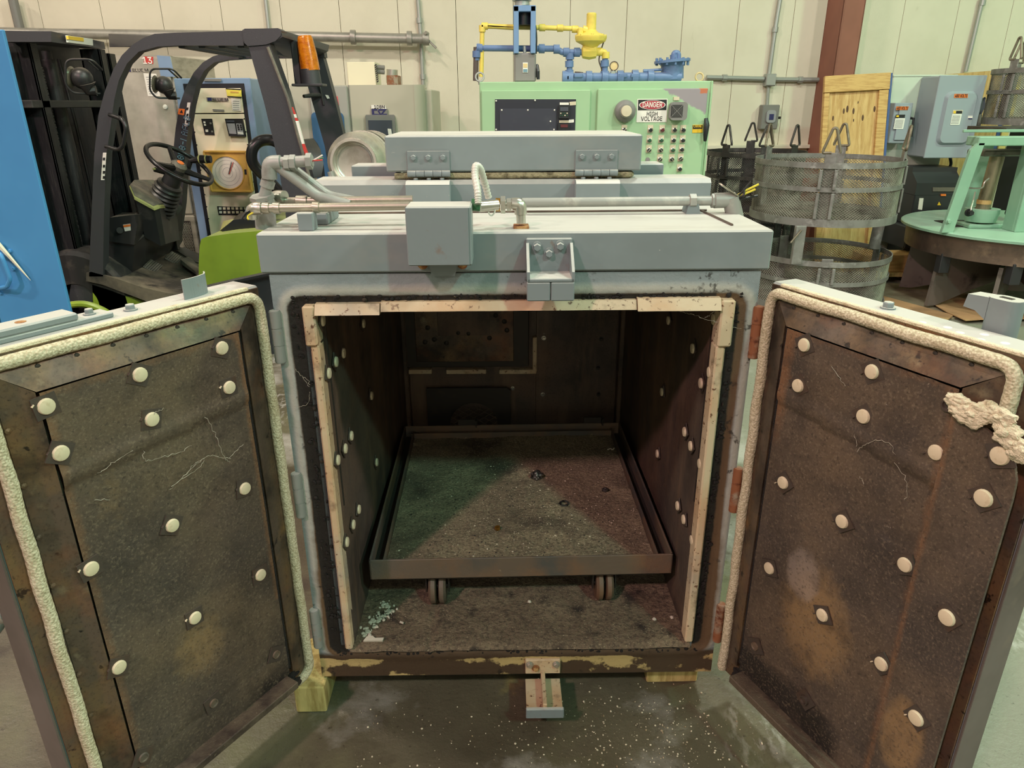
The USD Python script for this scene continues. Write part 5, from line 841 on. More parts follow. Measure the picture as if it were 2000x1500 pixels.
wl = head_label(FK, 'mast_warning_label', ((132, 69), (181, 76), (182, 89), (134, 83)), 0.03, 'sticker'); head_label(wl, 'warning_band', ((133, 70), (163, 74), (164, 81), (134, 77)), 0.034, 'yellow_print')
for px, py, y, r in ((72, 190, 5.0, 0.045), (110, 190, 5.15, 0.05)):
    t_, b_ = P(px, 100, y), P(px, 560, y); x = P(px, py, y)[0]; part(FK, 'lift_cylinder', MB().cyl((x, y, 0.2), (x, y, t_[2] - 0.05), r, n=18).cyl((x, y, t_[2] - 0.05), (x, y, t_[2]), r * 0.6, n=14), 'mast_black')
for px, y in ((86, 4.95), (52, 4.9)):
    x = P(px, 160, y)[0]; b = MB(); z = 0.3
    while z < 1.8: b.box(x - 0.012, x + 0.012, y - 0.008, y + 0.008, z, z + 0.02, 0.003).box(x - 0.008, x + 0.008, y - 0.012, y + 0.012, z + 0.018, z + 0.034, 0.003); z += 0.034
    part(FK, 'lift_chain', b, 'mast_black', kind='stuff')
x = P(70, 205, 4.85)[0]; part(FK, 'mast_crossbar', MB().box(xm - 0.14, xm - 0.02, YN, YF, P(70, 211, 4.8)[2], P(70, 196, 4.8)[2], 0.004), 'plastic_black')
part(FK, 'mast_backplate', MB().box(xm - 0.32, xm - 0.30, YN - 0.05, YF + 0.1, 0.1, mz - 0.01, 0), 'mast_black')
for px in (136, 148, 160): x = P(px, 300, 5.4)[0]; part(FK, 'mast_hose', MB().sweep(smooth_path([(x, 5.4, 0.6), (x + 0.02, 5.38, 1.0), (x + 0.0, 5.4, 1.5), (x - 0.02, 5.4, mz - 0.1)], 6), 0.010, 8), 'vinyl')
# ------------------------------------------------------------------ machines along the back on the left
M('blue_paint', srgb(74, 146, 200), 0.42, layers=[(srgb(64, 130, 186), 1.4, 0.42, 0.62, {'amt': 0.6})], bump=[(140, 0.06, 0.002)])
M('stainless', srgb(214, 209, 198), 0.3, metal=0.62, layers=[(srgb(168, 164, 154), 3, 0.45, 0.65, {'amt': 0.5})], bump=[(2.2, 0.8, 0.10, (1.3, 1, 0.42), 'smooth')], rnoise=(4, 0.24, 0.36))
M('stainless_dull', srgb(192, 187, 176), 0.42, metal=0.55, layers=[(srgb(140, 134, 122), 5, 0.45, 0.65, {'amt': 0.6, 'vec': (0.5, 1, 4)})])
M('cream_panel', srgb(226, 220, 192), 0.5); M('slate_blue', srgb(132, 156, 186), 0.35, layers=[(srgb(118, 142, 172), 2, 0.4, 0.6, {'amt': 0.5})]); M('black_trim', srgb(36, 37, 42), 0.4); M('ochre', srgb(206, 166, 82), 0.5); M('chart_paper', srgb(222, 220, 208), 0.6); M('instrument_grey', srgb(150, 152, 156), 0.4)
M('taupe', srgb(184, 180, 162), 0.5, layers=[(srgb(172, 168, 150), 1.5, 0.4, 0.65, {'amt': 0.5})]); M('taupe_dark', srgb(160, 160, 152), 0.5); M('glass_blue', srgb(74, 106, 142), 0.12); M('screen_dark', srgb(74, 78, 88), 0.25); M('bezel_grey', srgb(122, 122, 118), 0.5); M('pink_note', srgb(226, 84, 92), 0.6); M('note_yellow', srgb(236, 226, 92), 0.6); M('grate_black', srgb(40, 30, 28), 0.8)
M('pipe_grey', srgb(160, 158, 150), 0.4, metal=0.4, layers=[(srgb(132, 130, 124), 8, 0.45, 0.65, {'amt': 0.6})]); M('red_column', srgb(146, 92, 76), 0.6, layers=[(srgb(126, 78, 64), 2, 0.42, 0.65, {'amt': 0.6})]); M('galv', srgb(168, 172, 168), 0.4, metal=0.5)
# blue cabinet
YB_ = 3.0; r0 = P(70, 330, YB_)[0]; zt_ = P(1, 60, YB_)[2]
BC = thing('blue_cabinet', 'tall bright blue steel cabinet at the left edge of the picture', 'cabinet', (r0 - 0.5, YB_ + 0.3, 0), world=True)
part(BC, 'body', MB().box(r0 - 1.0, r0 - 0.42, YB_ + 0.018, YB_ + 0.6, 0, zt_, 0.005), 'blue_paint')
part(BC, 'door', MB().box(P(-2, 560, YB_)[0] - 0.035, r0, YB_, YB_ + 0.018, 0.08, zt_ + 0.004, 0.003), 'blue_paint'); part(BC, 'door', MB().box(r0 - 1.0, P(-2, 560, YB_)[0] - 0.045, YB_, YB_ + 0.018, 0.08, zt_ + 0.004, 0.003), 'blue_paint')
part(BC, 'door_handle', MB().sweep(bend_path([P(-14, 500, YB_), P(0, 492, YB_ - 0.05), P(20, 545, YB_ - 0.05), P(14, 560, YB_ - 0.045), P(-12, 566, YB_)], 0.03, 6), 0.009, 10), 'blue_paint')
for px, py in ((20, 490), (27, 525), (2, 572)): part(BC, 'screw', MB().hexbolt(P(px, py, YB_), (0, -1, 0), 0.008, 0.008), 'blue_paint')
a, b_ = P(-4, 476, YB_ - 0.02), P(60, 548, YB_ - 0.012); d_ = b_ - a
one('pointed_strip', MB().sweep([a + d_ * t for t in np.linspace(0, 1, 9)], [0.011 * (1 - t) ** 0.8 + 0.0004 for t in np.linspace(0, 1, 9)], 6), 'cream_panel', 'thin pale pointed sliver stuck across the door of the blue cabinet', 'plastic sliver')
# stainless oven number 13
YS = 6.8; tl, tr, bl, br = P(160, 98, YS), P(325, 107, YS), P(205, 470, YS), P(396, 455, YS)
xl, xr, ztop = tl[0] - 0.1, tr[0], tr[2]
SO = thing('stainless_oven', 'tall stainless steel oven marked 13 behind the forklift', 'oven', ((xl + xr) / 2, YS + 0.5, 0), world=True)
part(SO, 'body', MB().box(xl, xr + 0.02, YS + 0.03, YS + 1.0, 0.0, ztop, 0.01), 'stainless_dull')
zd = P(330, 418, YS)[2]
part(SO, 'door', MB().box(xl + 0.16, xr, YS, YS + 0.028, zd, ztop - 0.03, 0.006), 'stainless', 'wavy stainless steel door')
part(SO, 'door', MB().box(xl - 0.75, xl + 0.15, YS, YS + 0.028, zd, ztop - 0.03, 0.006), 'stainless'); part(SO, 'seam_rod', MB().cyl((xl + 0.155, YS - 0.012, zd), (xl + 0.155, YS - 0.012, ztop - 0.03), 0.010, n=10), 'black_trim')
part(SO, 'side_extension', MB().box(xl - 0.76, xl, YS + 0.03, YS + 1.0, 0, ztop, 0.01), 'stainless_dull')
lt = part(SO, 'door_latch', MB().cyl(P(183, 101, YS - 0.03), P(185, 120, YS - 0.03), 0.02, n=12).cyl(P(238, 355, YS - 0.03), P(243, 372, YS - 0.03), 0.028, n=12).cyl(P(214, 258, YS - 0.05), P(236, 262, YS - 0.05), 0.012, n=10), 'zinc')
part(SO, 'lower_band', MB().box(xl - 0.75, xr + 0.005, YS - 0.004, YS + 0.03, P(330, 432, YS)[2], zd - 0.01, 0.004), 'stainless_dull'); part(SO, 'lower_band', MB().box(xl - 0.75, xr + 0.005, YS - 0.002, YS + 0.03, 0.05, P(330, 435, YS)[2], 0.004), 'stainless_dull')
pd = part(SO, 'vent_door', MB().box(P(352, 440, YS)[0], P(384, 440, YS)[0], YS - 0.02, YS, P(380, 560, YS)[2], P(370, 422, YS)[2], 0.004), 'stainless_dull')
x0, x1, z0, z1 = P(355, 440, YS)[0], P(368, 440, YS)[0], P(380, 500, YS)[2], P(370, 431, YS)[2]
part(pd, 'vent_backing', MB().box(x0, x1 + 0.03, YS - 0.024, YS - 0.02, z0, z1, 0), 'grate_black'); b = MB()
for k in range(-10, 26):
    for s in (-1, 1):
        p0, p1 = V(x0, 0, z0 + k * 0.03), V(x1 + 0.03, 0, z0 + k * 0.03 + s * (x1 + 0.03 - x0) * 1.9)
        tt = np.linspace(0, 1, 12); q = p0 + (p1 - p0) * tt[:, None]; ok = (q[:, 2] > z0) & (q[:, 2] < z1)
        if ok.sum() > 1: q = q[ok]; b.cyl((q[0][0], YS - 0.026, q[0][2]), (q[-1][0], YS - 0.026, q[-1][2]), 0.003, n=4, caps=False)
part(pd, 'expanded_mesh', b, 'stainless_dull', kind='stuff')
nb = part(SO, 'number_plate', slab([(281, 110), (299, 111), (299, 125), (281, 124)], YS - 0.003, 0.003), 'red_print'); c = P(290, 118, YS - 0.004)
part(nb, 'digits', MB().text('13', 0.052, FRONT(c + V(-0.01, 0, -0.026))), 'sticker')
bp = part(SO, 'name_plate', slab([(246, 133), (288, 134), (288, 141), (246, 140)], YS - 0.004, 0.004), 'stainless_dull', 'name plate reading BLUE M'); c = P(272, 137, YS - 0.005)
part(bp, 'emblem', MB().box(P(248, 137, YS)[0], P(256, 137, YS)[0], YS - 0.006, YS - 0.004, c[2] - 0.012, c[2] + 0.012, 0), 'navy_print'); part(bp, 'lettering', MB().text('BLUE M', 0.024, FRONT(c + V(0.008, 0, -0.012)), 0.0006, False, 0.135), 'ink')
part(SO, 'yellow_tag', slab([(219, 206), (240, 205), (241, 215), (219, 216)], YS - 0.003, 0.003), 'yellow_print')
sh = part(SO, 'taped_sheet', slab([(280, 143), (305, 144), (313, 188), (289, 188)], YS - 0.003, 0.003), 'sticker', 'printed sheet taped to the door')
for k in range(8): part(sh, 'print_line', slab([(285 + k * 0.9, 150 + k * 4.6), (301 + k * 0.9, 150 + k * 4.6), (301.2 + k * 0.9, 151 + k * 4.6), (285.2 + k * 0.9, 151 + k * 4.6)], YS - 0.005, 0.002), 'instrument_grey')
part(SO, 'plastic_pouch', slab([(306, 108), (332, 110), (342, 150), (314, 150)], YS - 0.002, 0.002), 'slate_blue'); part(SO, 'blue_sticker', slab([(347, 152), (355, 152), (356, 158), (348, 158)], YS - 0.002, 0.002), 'navy_print')
part(SO, 'dome_button', MB().lathe([(0.022, 0), (0.018, 0.012), (0, 0.016)], 16, FRONT(P(323, 209, YS - 0.002))), 'sticker')
# control cabinet with the chart recorder
YC = 6.2; x0, x1, z1 = P(355, 250, YC)[0], P(499, 250, YC)[0], P(430, 153, YC)[2]
CC = thing('control_cabinet', 'slate blue control cabinet with cream panels and a round chart recorder', 'cabinet', ((x0 + x1) / 2, YC + 0.3, 0), world=True)
part(CC, 'body', MB().box(x0, x1 + 0.0, YC + 0.03, YC + 0.55, 0, z1, 0.008), 'slate_blue'); part(CC, 'face_frame', MB().box(x0 - 0.004, x1 + 0.004, YC + 0.005, YC + 0.04, 0, z1 + 0.002, 0.006), 'slate_blue')
xa, xb, za = P(371, 250, YC)[0], P(488, 250, YC)[0], P(430, 163, YC)[2]
part(CC, 'recess_trim', MB().box(xa, xb, YC, YC + 0.012, 0.1, za, 0.003), 'black_trim')
xa += 0.035; xb -= 0.03; zm = P(430, 222, YC)[2]
part(CC, 'upper_panel', MB().box(xa, xb, YC - 0.010, YC + 0.004, zm + 0.004, za - 0.035, 0.003), 'cream_panel'); part(CC, 'lower_panel', MB().box(xa, xb, YC - 0.010, YC + 0.004, 0.15, zm - 0.004, 0.003), 'cream_panel')
for k in range(9):
    z = zm - 0.04 - k * 0.10
    for x in (xa + 0.003, xb - 0.003): part(CC, 'screw', MB().lathe([(0.006, 0), (0.004, 0.004), (0, 0.005)], 8, FRONT((x, YC - 0.010, z))), 'ink')
YP = YC - 0.011
def plate(par, name, pts, mat, th=0.004, dy=0.0, label=None): return part(par, name, slab(pts, YP - dy - th, th), mat, label)
np_ = plate(CC, 'name_plate', [(403, 190), (444, 191), (445, 198), (404, 197)], 'stainless_dull', label='name plate reading BLUE M'); c = P(428, 194.5, YP - 0.006)
plate(np_, 'emblem', [(405, 191), (413, 191), (413.5, 197), (405.5, 197)], 'navy_print', 0.002, 0.004); part(np_, 'lettering', MB().text('BLUE M', 0.021, FRONT(c + V(0.010, 0, -0.011)), 0.0006, False, 0.125), 'ink')
hp = plate(CC, 'header_plate', [(397, 153.5), (432, 154), (432, 159), (397, 158.5)], 'bezel_grey', 0.004, -0.004)
cl = plate(CC, 'calibration_tag', [(441, 173), (471, 175), (472, 190), (444, 189)], 'note_yellow'); plate(cl, 'tag_border', [(441, 172), (470, 174), (470, 176), (441, 174)], 'ink', 0.002, 0.004); plate(cl, 'tag_border', [(444, 187.5), (472, 189), (472, 191), (444, 189.5)], 'ink', 0.002, 0.004); plate(cl, 'tag_print', [(450, 178), (466, 179), (466, 182), (450, 181)], 'ochre', 0.002, 0.004)
sh = plate(CC, 'taped_sheet', [(451, 192), (469, 193), (471, 217), (454, 216)], 'sticker', 0.002)
for k in range(5): plate(sh, 'print_line', [(455, 197 + 4 * k), (467, 197.5 + 4 * k), (467, 198.5 + 4 * k), (455, 198 + 4 * k)], 'instrument_grey', 0.001, 0.002)
plate(CC, 'small_plate', [(415, 213), (437, 214), (438, 218), (416, 217)], 'bezel_grey')
sp = plate(CC, 'switch_panel', [(393, 232), (414, 232), (419, 264), (400, 263)], 'ink')
for q in ((397, 237, 'sticker'), (398, 242, 'sticker'), (401, 253, 'sticker'), (409, 239, 'bezel_grey'), (412, 255, 'bezel_grey')): w = 5 if q[1] > 250 and q[2] == 'sticker' else 3.6; plate(sp, 'switch', [(q[0], q[1]), (q[0] + w, q[1]), (q[0] + w + 0.8, q[1] + w), (q[0] + 0.8, q[1] + w)], q[2], 0.004, 0.004)
ct = plate(CC, 'temperature_controller', [(439, 232), (472, 232), (479, 267), (447, 266)], 'ink', 0.03)
plate(ct, 'controller_face', [(443, 241), (458, 241), (462, 262), (448, 261)], 'instrument_grey', 0.003, 0.03); plate(ct, 'controller_face', [(461, 241), (472, 242), (476, 264), (464, 263)], 'instrument_grey', 0.003, 0.03); plate(ct, 'display', [(442, 235), (457, 235), (458, 239), (443, 239)], 'screen_dark', 0.003, 0.03)
for k in range(6): plate(ct, 'key', [(463 + (k % 2) * 5 + k * 0.4, 243 + (k // 2) * 4), (466 + (k % 2) * 5 + k * 0.4, 243 + (k // 2) * 4), (466.3 + (k % 2) * 5 + k * 0.4, 246 + (k // 2) * 4), (463.3 + (k % 2) * 5 + k * 0.4, 246 + (k // 2) * 4)], 'ink', 0.003, 0.033)
plate(ct, 'data_label', [(464, 258), (475, 259), (475.5, 262), (464.5, 261)], 'sticker', 0.002, 0.034)
cr = part(CC, 'chart_recorder', MB().prism(Polygon(XZ([(398, 296), (480, 297), (492, 374), (413, 373)], YP - 0.06)), 0.055, FRONT((0, YP, 0))), 'ochre', 'square ochre chart recorder with a round paper chart')
c = P(445, 337.5, YP - 0.057); part(cr, 'chart', MB().lathe([(0.128, 0), (0.128, 0.003), (0, 0.003)], 40, FRONT(c)), 'chart_paper')
for r in (0.04, 0.07, 0.10): part(cr, 'chart_ring', MB().lathe([(r, 0.003), (r + 0.0012, 0.0042), (r + 0.0024, 0.003)], 36, FRONT(c)), 'instrument_grey')
part(cr, 'window_rim', MB().lathe([(0.127, 0.002), (0.130, 0.010), (0.136, 0.010), (0.138, 0.0)], 40, FRONT(c)), 'ochre')
for dx, m_ in ((0.045, 'ink'), (0.06, 'red_print')): part(cr, 'pen_arm', MB().cyl(c + V(-0.01 + dx * 0.4, -0.009, -0.01), c + V(dx, -0.009, 0.085), 0.0028, n=6), m_)
plate(cr, 'title_bar', [(420, 304), (468, 304.5), (468.5, 307.5), (420.5, 307)], 'ink', 0.003, 0.051); plate(cr, 'lock', [(477, 331), (481, 331), (482, 341), (478, 341)], 'ink', 0.006, 0.051)
for (u0, v0, u1, v1) in ((398, 296, 480, 297), (480, 297, 492, 374), (413, 373, 492, 374), (398, 296, 413, 373)): part(cr, 'recorder_bezel', MB().cyl(P(u0, v0, YP - 0.058), P(u1, v1, YP - 0.058), 0.010, n=6), 'ochre')
lp = plate(CC, 'lamp_panel', [(424, 403), (500, 405), (504, 421), (427, 420)], 'ink')
for k in range(9):
    for r in (0, 1): plate(lp, 'push_lamp', [(427 + k * 8.2 + r, 405 + r * 7.5), (432 + k * 8.2 + r, 405 + r * 7.5), (432.4 + k * 8.2 + r, 409.5 + r * 7.5), (427.4 + k * 8.2 + r, 409.5 + r * 7.5)], 'cream_panel' if k else 'sticker', 0.006, 0.004)
# grey environmental chamber
YE = 6.8; x0, x1, z1 = P(566, 168, YE)[0], P(812, 168, YE)[0], P(700, 166, YE)[2]
EC = thing('test_chamber', 'taupe environmental test chamber with a touch screen and a blue window', 'chamber', ((x0 + x1) / 2, YE + 0.5, 0), world=True)
part(EC, 'body', MB().box(x0, x1, YE + 0.05, YE + 0.9, 0, z1, 0.01), 'taupe')
part(EC, 'front_panel', MB().prism(Polygon([(x0, 0.02), (x1, 0.02), (x1, z1), (x0, z1)]), 0.05, FRONT((0, YE + 0.055, 0))), 'taupe')
part(EC, 'corner_cover', MB().prism([(0, 0)] + arc((0, 0), 0.09, -math.pi / 2, 0.3, 8), z1 - 0.01, frame((x1 - 0.02, YE + 0.09, 0.01), (1, 0, 0), (0, 1, 0))), 'taupe')
xs0, xs1 = P(607, 200, YE)[0], P(681, 200, YE)[0]
part(EC, 'door', MB().box(xs0, xs1, YE - 0.03, YE + 0.006, 0.1, z1 - 0.005, 0.012), 'taupe_dark', 'flat grey chamber door')
part(EC, 'window', MB().prism(rrect(P(617, 300, YE)[0], P(679, 300, YE)[0], 0.6, P(650, 219, YE)[2], 0.04), 0.012, FRONT((0, YE - 0.026, 0))), 'glass_blue', 'blue tinted window'); part(EC, 'side_seam', MB().box(P(688, 250, YE)[0] - 0.004, P(688, 250, YE)[0], YE - 0.002, YE + 0.01, 0.1, z1, 0), 'bezel_grey')
part(EC, 'pink_note', slab([(646, 187), (659, 188), (662, 206), (649, 207)], YE - 0.036, 0.004), 'pink_note')
YQ = YE - 0.004
nt = part(EC, 'number_tape', slab([(725, 205), (752, 206), (755, 213), (725, 212)], YQ - 0.004, 0.004), 'sticker', 'white label tape reading 1DBN'); part(nt, 'lettering', MB().text('1DBN', 0.026, FRONT(P(741, 209, YQ - 0.005) + V(0, 0, -0.012))), 'ink')
lg = part(EC, 'maker_plate', slab([(724, 213), (757, 213), (757, 226), (725, 226)], YQ - 0.01, 0.01), 'bezel_grey', 'maker plate with three linked letters CSZ'); c = P(741, 219, YQ - 0.011)
w_, h_ = 0.115, 0.052; b = MB()
for poly in ([(-.5, -.5), (-.13, -.5), (-.13, -.26), (-.36, -.26), (-.36, .26), (-.13, .26), (-.13, .5), (-.5, .5)], [(-.13, .5), (-.13, .26), (-.02, .26), (.14, -.5), (-.13, -.5), (-.13, -.3), (.0, -.3), (-.1, .1)], [(-.05, .5), (.5, .5), (.22, -.26), (.5, -.26), (.5, -.5), (.02, -.5), (.28, .26), (-.05, .26)]): b.prism(Polygon([(p * w_ * 1.15, q * h_) for p, q in poly]).buffer(0), 0.002, FRONT(c))
part(lg, 'lettering', b, 'navy_print')
ts = part(EC, 'screen_bezel', MB().prism(Polygon(XZ([(716, 227), (768, 227), (772, 290), (720, 290)], YQ - 0.02)).buffer(0.012), 0.02, FRONT((0, YQ, 0))), 'bezel_grey')
part(ts, 'screen', slab([(719, 235), (765, 235), (767, 271), (722, 271)], YQ - 0.026, 0.006), 'screen_dark', 'dark touch screen')
wt = part(ts, 'number_tape', slab([(735, 265), (762, 265), (762, 271), (735, 271)], YQ - 0.029, 0.003), 'sticker', 'white label tape reading 1222'); part(wt, 'lettering', MB().text('1222', 0.018, FRONT(P(748, 268.5, YQ - 0.030) + V(0, 0, -0.009))), 'ink'); part(ts, 'number_tape', slab([(757, 251), (764, 252), (766, 266), (759, 266)], YQ - 0.029, 0.003), 'sticker')
xe0, xe1 = P(815, 200, YE + 0.2)[0], P(847, 200, YE + 0.25)[0]
part(EC, 'side_panel', MB().box(x1 - 0.02, xe1 - 0.06, YE + 0.14, YE + 0.9, 0, P(822, 180, YE + 0.15)[2], 0.01), 'taupe_dark'); part(EC, 'rear_post', MB().box(xe1 - 0.075, xe1, YE + 0.12, YE + 0.9, 0, P(840, 175, YE + 0.15)[2], 0.008), 'taupe')
part(EC, 'knob', MB().lathe([(0.02, 0), (0.016, 0.012), (0, 0.014)], 16, FRONT(P(817, 184, YE + 0.13))), 'ink'); part(EC, 'slot_plate', slab([(814, 192), (825, 192), (825, 195), (814, 195)], YE + 0.128, 0.012), 'ink'); part(EC, 'turn_latch', MB().sweep([P(816, 207, YE + 0.1), P(819, 202, YE + 0.08), P(825, 201, YE + 0.09)], 0.012, 8), 'ink')
vt = part(EC, 'vent_stub', MB().cyl(P(766, 163, YE + 0.4), P(766, 148, YE + 0.4), 0.055, n=20).cyl(P(766, 148, YE + 0.4), P(766, 136, YE + 0.4), 0.052, n=20), 'zinc'); part(vt, 'vent_box', MB().box(*sorted([P(755, 150, YE + 0.3)[0], P(777, 150, YE + 0.3)[0]]), YE + 0.3, YE + 0.5, z1, P(766, 147, YE + 0.3)[2], 0.004), 'hinge_rust')
xa, xb = P(678, 140, YE + 0.5)[0], P(733, 140, YE + 0.5)[0]
jx = part(EC, 'junction_box', MB().box(xa, xb, YE + 0.5, YE + 0.8, z1 - 0.02, P(700, 121, YE + 0.5)[2], 0.006), 'cream_panel')
for k in range(9): part(jx, 'hazard_stripe', slab([(731.5 + k * 0.5, 127 + k * 4), (735 + k * 0.5, 124.5 + k * 4), (735.5 + k * 0.5, 127 + k * 4), (732 + k * 0.5, 129.5 + k * 4)], YE + 0.494, 0.006), 'ink')
for py in (131, 140): part(jx, 'cable_gland', MB().cyl(P(735, py, YE + 0.6), P(751, py + 1, YE + 0.6), 0.02, n=12), 'bezel_grey')
# ------------------------------------------------------------------ pipes on the wall
def wp(px, py, off): s_, z = W(px, py, off); q = WO + WX * s_ + WN * off; return V(q[0], q[1], z)
def wallpipe(name, pts, r, mat, label, cat, off=0.06, joints=(), n=12):
    p = [wp(a, b, off) for a, b in pts]; t = thing(name, label, cat, p[0], world=True)
    part(t, 'pipe_run', MB().sweep(p if len(p) == 2 else bend_path(p, 0.08), r, n), mat)
    for j in joints: q = wp(*j, off); d_ = unit(p[1] - p[0]); part(t, 'clamp', MB().cyl(q - d_ * 0.025, q + d_ * 0.025, r * 1.45, n=n), mat)
    return t
t = wallpipe('wall_pipe', [(-60, 62), (120, 66), (560, 71), (833, 76)], 0.048, 'pipe_grey', 'thick grey pipe running level along the cream wall', 'pipe', 0.16, [(800, 75), (690, 73)], 16)
part(t, 'end_valve', MB().cyl(wp(826, 76, .16), wp(838, 76, .16), 0.062, n=14).sweep([wp(832, 74, .16), wp(835, 66, .20), wp(831, 64, .22)], 0.02, 8), 'pipe_grey'); part(t, 'valve_lever', MB().sweep([wp(836, 78, .18), wp(852, 94, .2)], 0.012, 8), 'pipe_grey')
wallpipe('wall_conduit', [(816, -4), (822, 72), (827, 178)], 0.022, 'galv', 'thin conduit dropping past the end of the thick wall pipe', 'conduit', 0.04, [(819, 40), (826, 150)])
wallpipe('wall_conduit', [(518, -4), (525, 60)], 0.018, 'galv', 'thin conduit above the roof of the forklift', 'conduit', 0.04)
wallpipe('wall_conduit', [(24, -6), (40, 62)], 0.045, 'bezel_grey', 'dark pipe dropping behind the mast at the top left', 'pipe', 0.12)
wallpipe('wall_conduit', [(1380, 151), (1492, 154)], 0.024, 'galv', 'level conduit entering the junction box from the left', 'conduit', 0.04, [(1415, 152)])
wallpipe('wall_conduit', [(1508, 155), (1624, 156)], 0.024, 'galv', 'level conduit leaving the junction box to the right', 'conduit', 0.04, [(1563, 156)])
wallpipe('wall_conduit', [(1524, -4), (1514, 58), (1502, 146)], 0.022, 'galv', 'conduit dropping into the top of the junction box', 'conduit', 0.04, [(1514, 58)])
wallpipe('wall_conduit', [(1501, 166), (1498, 206)], 0.018, 'galv', 'short conduit between the junction box and the small switch', 'conduit', 0.04)
wallpipe('wall_conduit', [(1920, -4), (1886, 140)], 0.022, 'galv', 'conduit on the greenish wall at the upper right', 'conduit', 0.04, [(1919, 6)])
s_, z_ = W(1500, 156, 0.09); jbx = thing('junction_box', 'small grey junction box where the wall conduits meet', 'junction box', wp(1500, 156, 0.0), math.degrees(WYAW))
part(jbx, 'box', MB().box(-0.055, 0.055, -0.09, 0, -0.065, 0.06, 0.006), 'galv'); part(jbx, 'lid', MB().box(-0.05, 0.05, -0.096, -0.09, -0.055, 0.055, 0.003), 'galv')
sw_ = thing('wall_switch', 'small grey disconnect switch under the junction box', 'switch', wp(1497, 228, 0.0), math.degrees(WYAW))
part(sw_, 'box', MB().box(-0.095, 0.095, -0.11, 0, -0.13, 0.125, 0.008), 'bezel_grey'); part(sw_, 'cover', MB().prism(rrect(-0.05, 0.055, -0.06, 0.07, 0.03), 0.02, FRONT((0.0, -0.11, 0))), 'instrument_grey'); part(sw_, 'plate', MB().box(-0.02, 0.03, -0.134, -0.13, -0.03, 0.03, 0.001), 'navy_print'); part(sw_, 'lever', MB().sweep([(0.095, -0.06, -0.01), (0.125, -0.09, -0.01)], 0.014, 8), 'ink')
# steel column
a, b_ = W(1650, 0, 0.38), W(1692, 0, 0.38); x0, x1 = a[0], b_[0]
cm = struct('trim_1', MB().box(x0, x1, -0.38, -0.36, 0, HH, 0.002, WALL).box(x0, x1, -0.02, 0.0, 0, HH, 0.002, WALL).box(x0, x0 + 0.014, -0.38, 0.0, 0, HH, 0.001, WALL).box(x1 - 0.014, x1, -0.38, 0.0, 0, HH, 0.001, WALL), 'red_column')
say(stage.GetPrimAtPath(cm), 'brick red painted steel column against the wall')
# low wall ledge seen between the green cabinet and the baskets
a, b_ = W(1395, 284, 0.05), W(1600, 288, 0.05)
struct('trim_2', MB().box(-11, 11, -0.06, 0.0, a[1] - 0.04, a[1], 0.004, WALL), 'cream_wall')
# ------------------------------------------------------------------ green control cabinet and the gas train on it
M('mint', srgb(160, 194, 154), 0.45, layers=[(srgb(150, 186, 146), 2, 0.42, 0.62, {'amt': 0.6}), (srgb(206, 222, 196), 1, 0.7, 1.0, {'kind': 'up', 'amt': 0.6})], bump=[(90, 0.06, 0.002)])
M('mint_worn', srgb(160, 194, 154), 0.45, layers=[(srgb(150, 142, 148), 0, 0.45, 0.55, {'kind': 'attr', 'name': 'worn', 'warp': (20, 0.5)}), (srgb(186, 110, 80), 0, 0.75, 0.95, {'kind': 'attr', 'name': 'rust', 'warp': (30, 0.6)})])
M('pipe_blue', srgb(98, 124, 166), 0.42, layers=[(srgb(84, 108, 150), 6, 0.45, 0.65, {'amt': 0.6}), (srgb(150, 160, 176), 1, 0.6, 1.0, {'kind': 'up', 'amt': 0.4})]); M('frame_blue', srgb(112, 144, 184), 0.45); M('pipe_yellow', srgb(226, 204, 96), 0.45, layers=[(srgb(190, 164, 76), 8, 0.5, 0.68, {'amt': 0.6})]); M('iron_brown', srgb(84, 74, 70), 0.6); M('panel_black', srgb(44, 46, 56), 0.35); M('panel_black_inset', srgb(56, 58, 70), 0.4, layers=[(srgb(74, 76, 84), 6, 0.55, 0.7, {'amt': 0.5})]); M('legend', srgb(206, 196, 170), 0.5); M('pb_red', srgb(96, 44, 48), 0.35); M('pb_green', srgb(46, 84, 62), 0.35); M('pb_black', srgb(36, 38, 42), 0.35); M('chrome', srgb(210, 206, 194), 0.25, metal=0.9); M('hammer_grey', srgb(128, 126, 124), 0.4); M('gauge_face', srgb(214, 190, 140), 0.5)
YG = 5.6; x0, x1, zg = P(936, 160, YG)[0], P(1392, 157, YG)[0], P(1160, 159, YG)[2]
GC = thing('green_control_cabinet', 'mint green electrical cabinet with a danger sign and rows of push buttons', 'cabinet', ((x0 + x1) / 2, YG + 0.25, 0), world=True)
part(GC, 'body', MB().box(x0, x1, YG, YG + 0.5, 0.0, zg, 0.006), 'mint')
YD = YG - 0.03; xa, xb = P(940, 200, YD)[0], P(1153, 200, YD)[0]; xc, xd = P(1167, 200, YD)[0], P(1381, 200, YD)[0]; zd = P(1050, 176, YD)[2]; zd2 = P(1280, 173, YD)[2]
part(GC, 'door', MB().box(xa, xb, YD, YG, 0.1, zd, 0.005), 'mint')
t = MB().box(xc, xd, YD, YG, 0.1, zd2, 0.005); v, f = t.mesh(); tm = trimesh.Trimesh(v, f, process=False).subdivide_to_size(0.05); v = tm.vertices
wx, wz = P(1300, 177, YD), P(1378, 208, YD); wn = np.clip(0.5 + ((v[:, 0] - wx[0]) / (wz[0] - wx[0]) * 1.3 - (wx[2] - v[:, 2]) / (wx[2] - wz[2]) * 0.9) * 0.9, 0, 1) * (v[:, 0] > wx[0] - 0.05) * (v[:, 2] > wz[2] - 0.06)
part(GC, 'door', (v, tm.faces), 'mint_worn', 'right door with a worn bare upper corner', attrs=dict(worn=wn, rust=wn * (v[:, 0] > P(1365, 180, YD)[0]) * (v[:, 2] > P(1365, 185, YD)[2])))
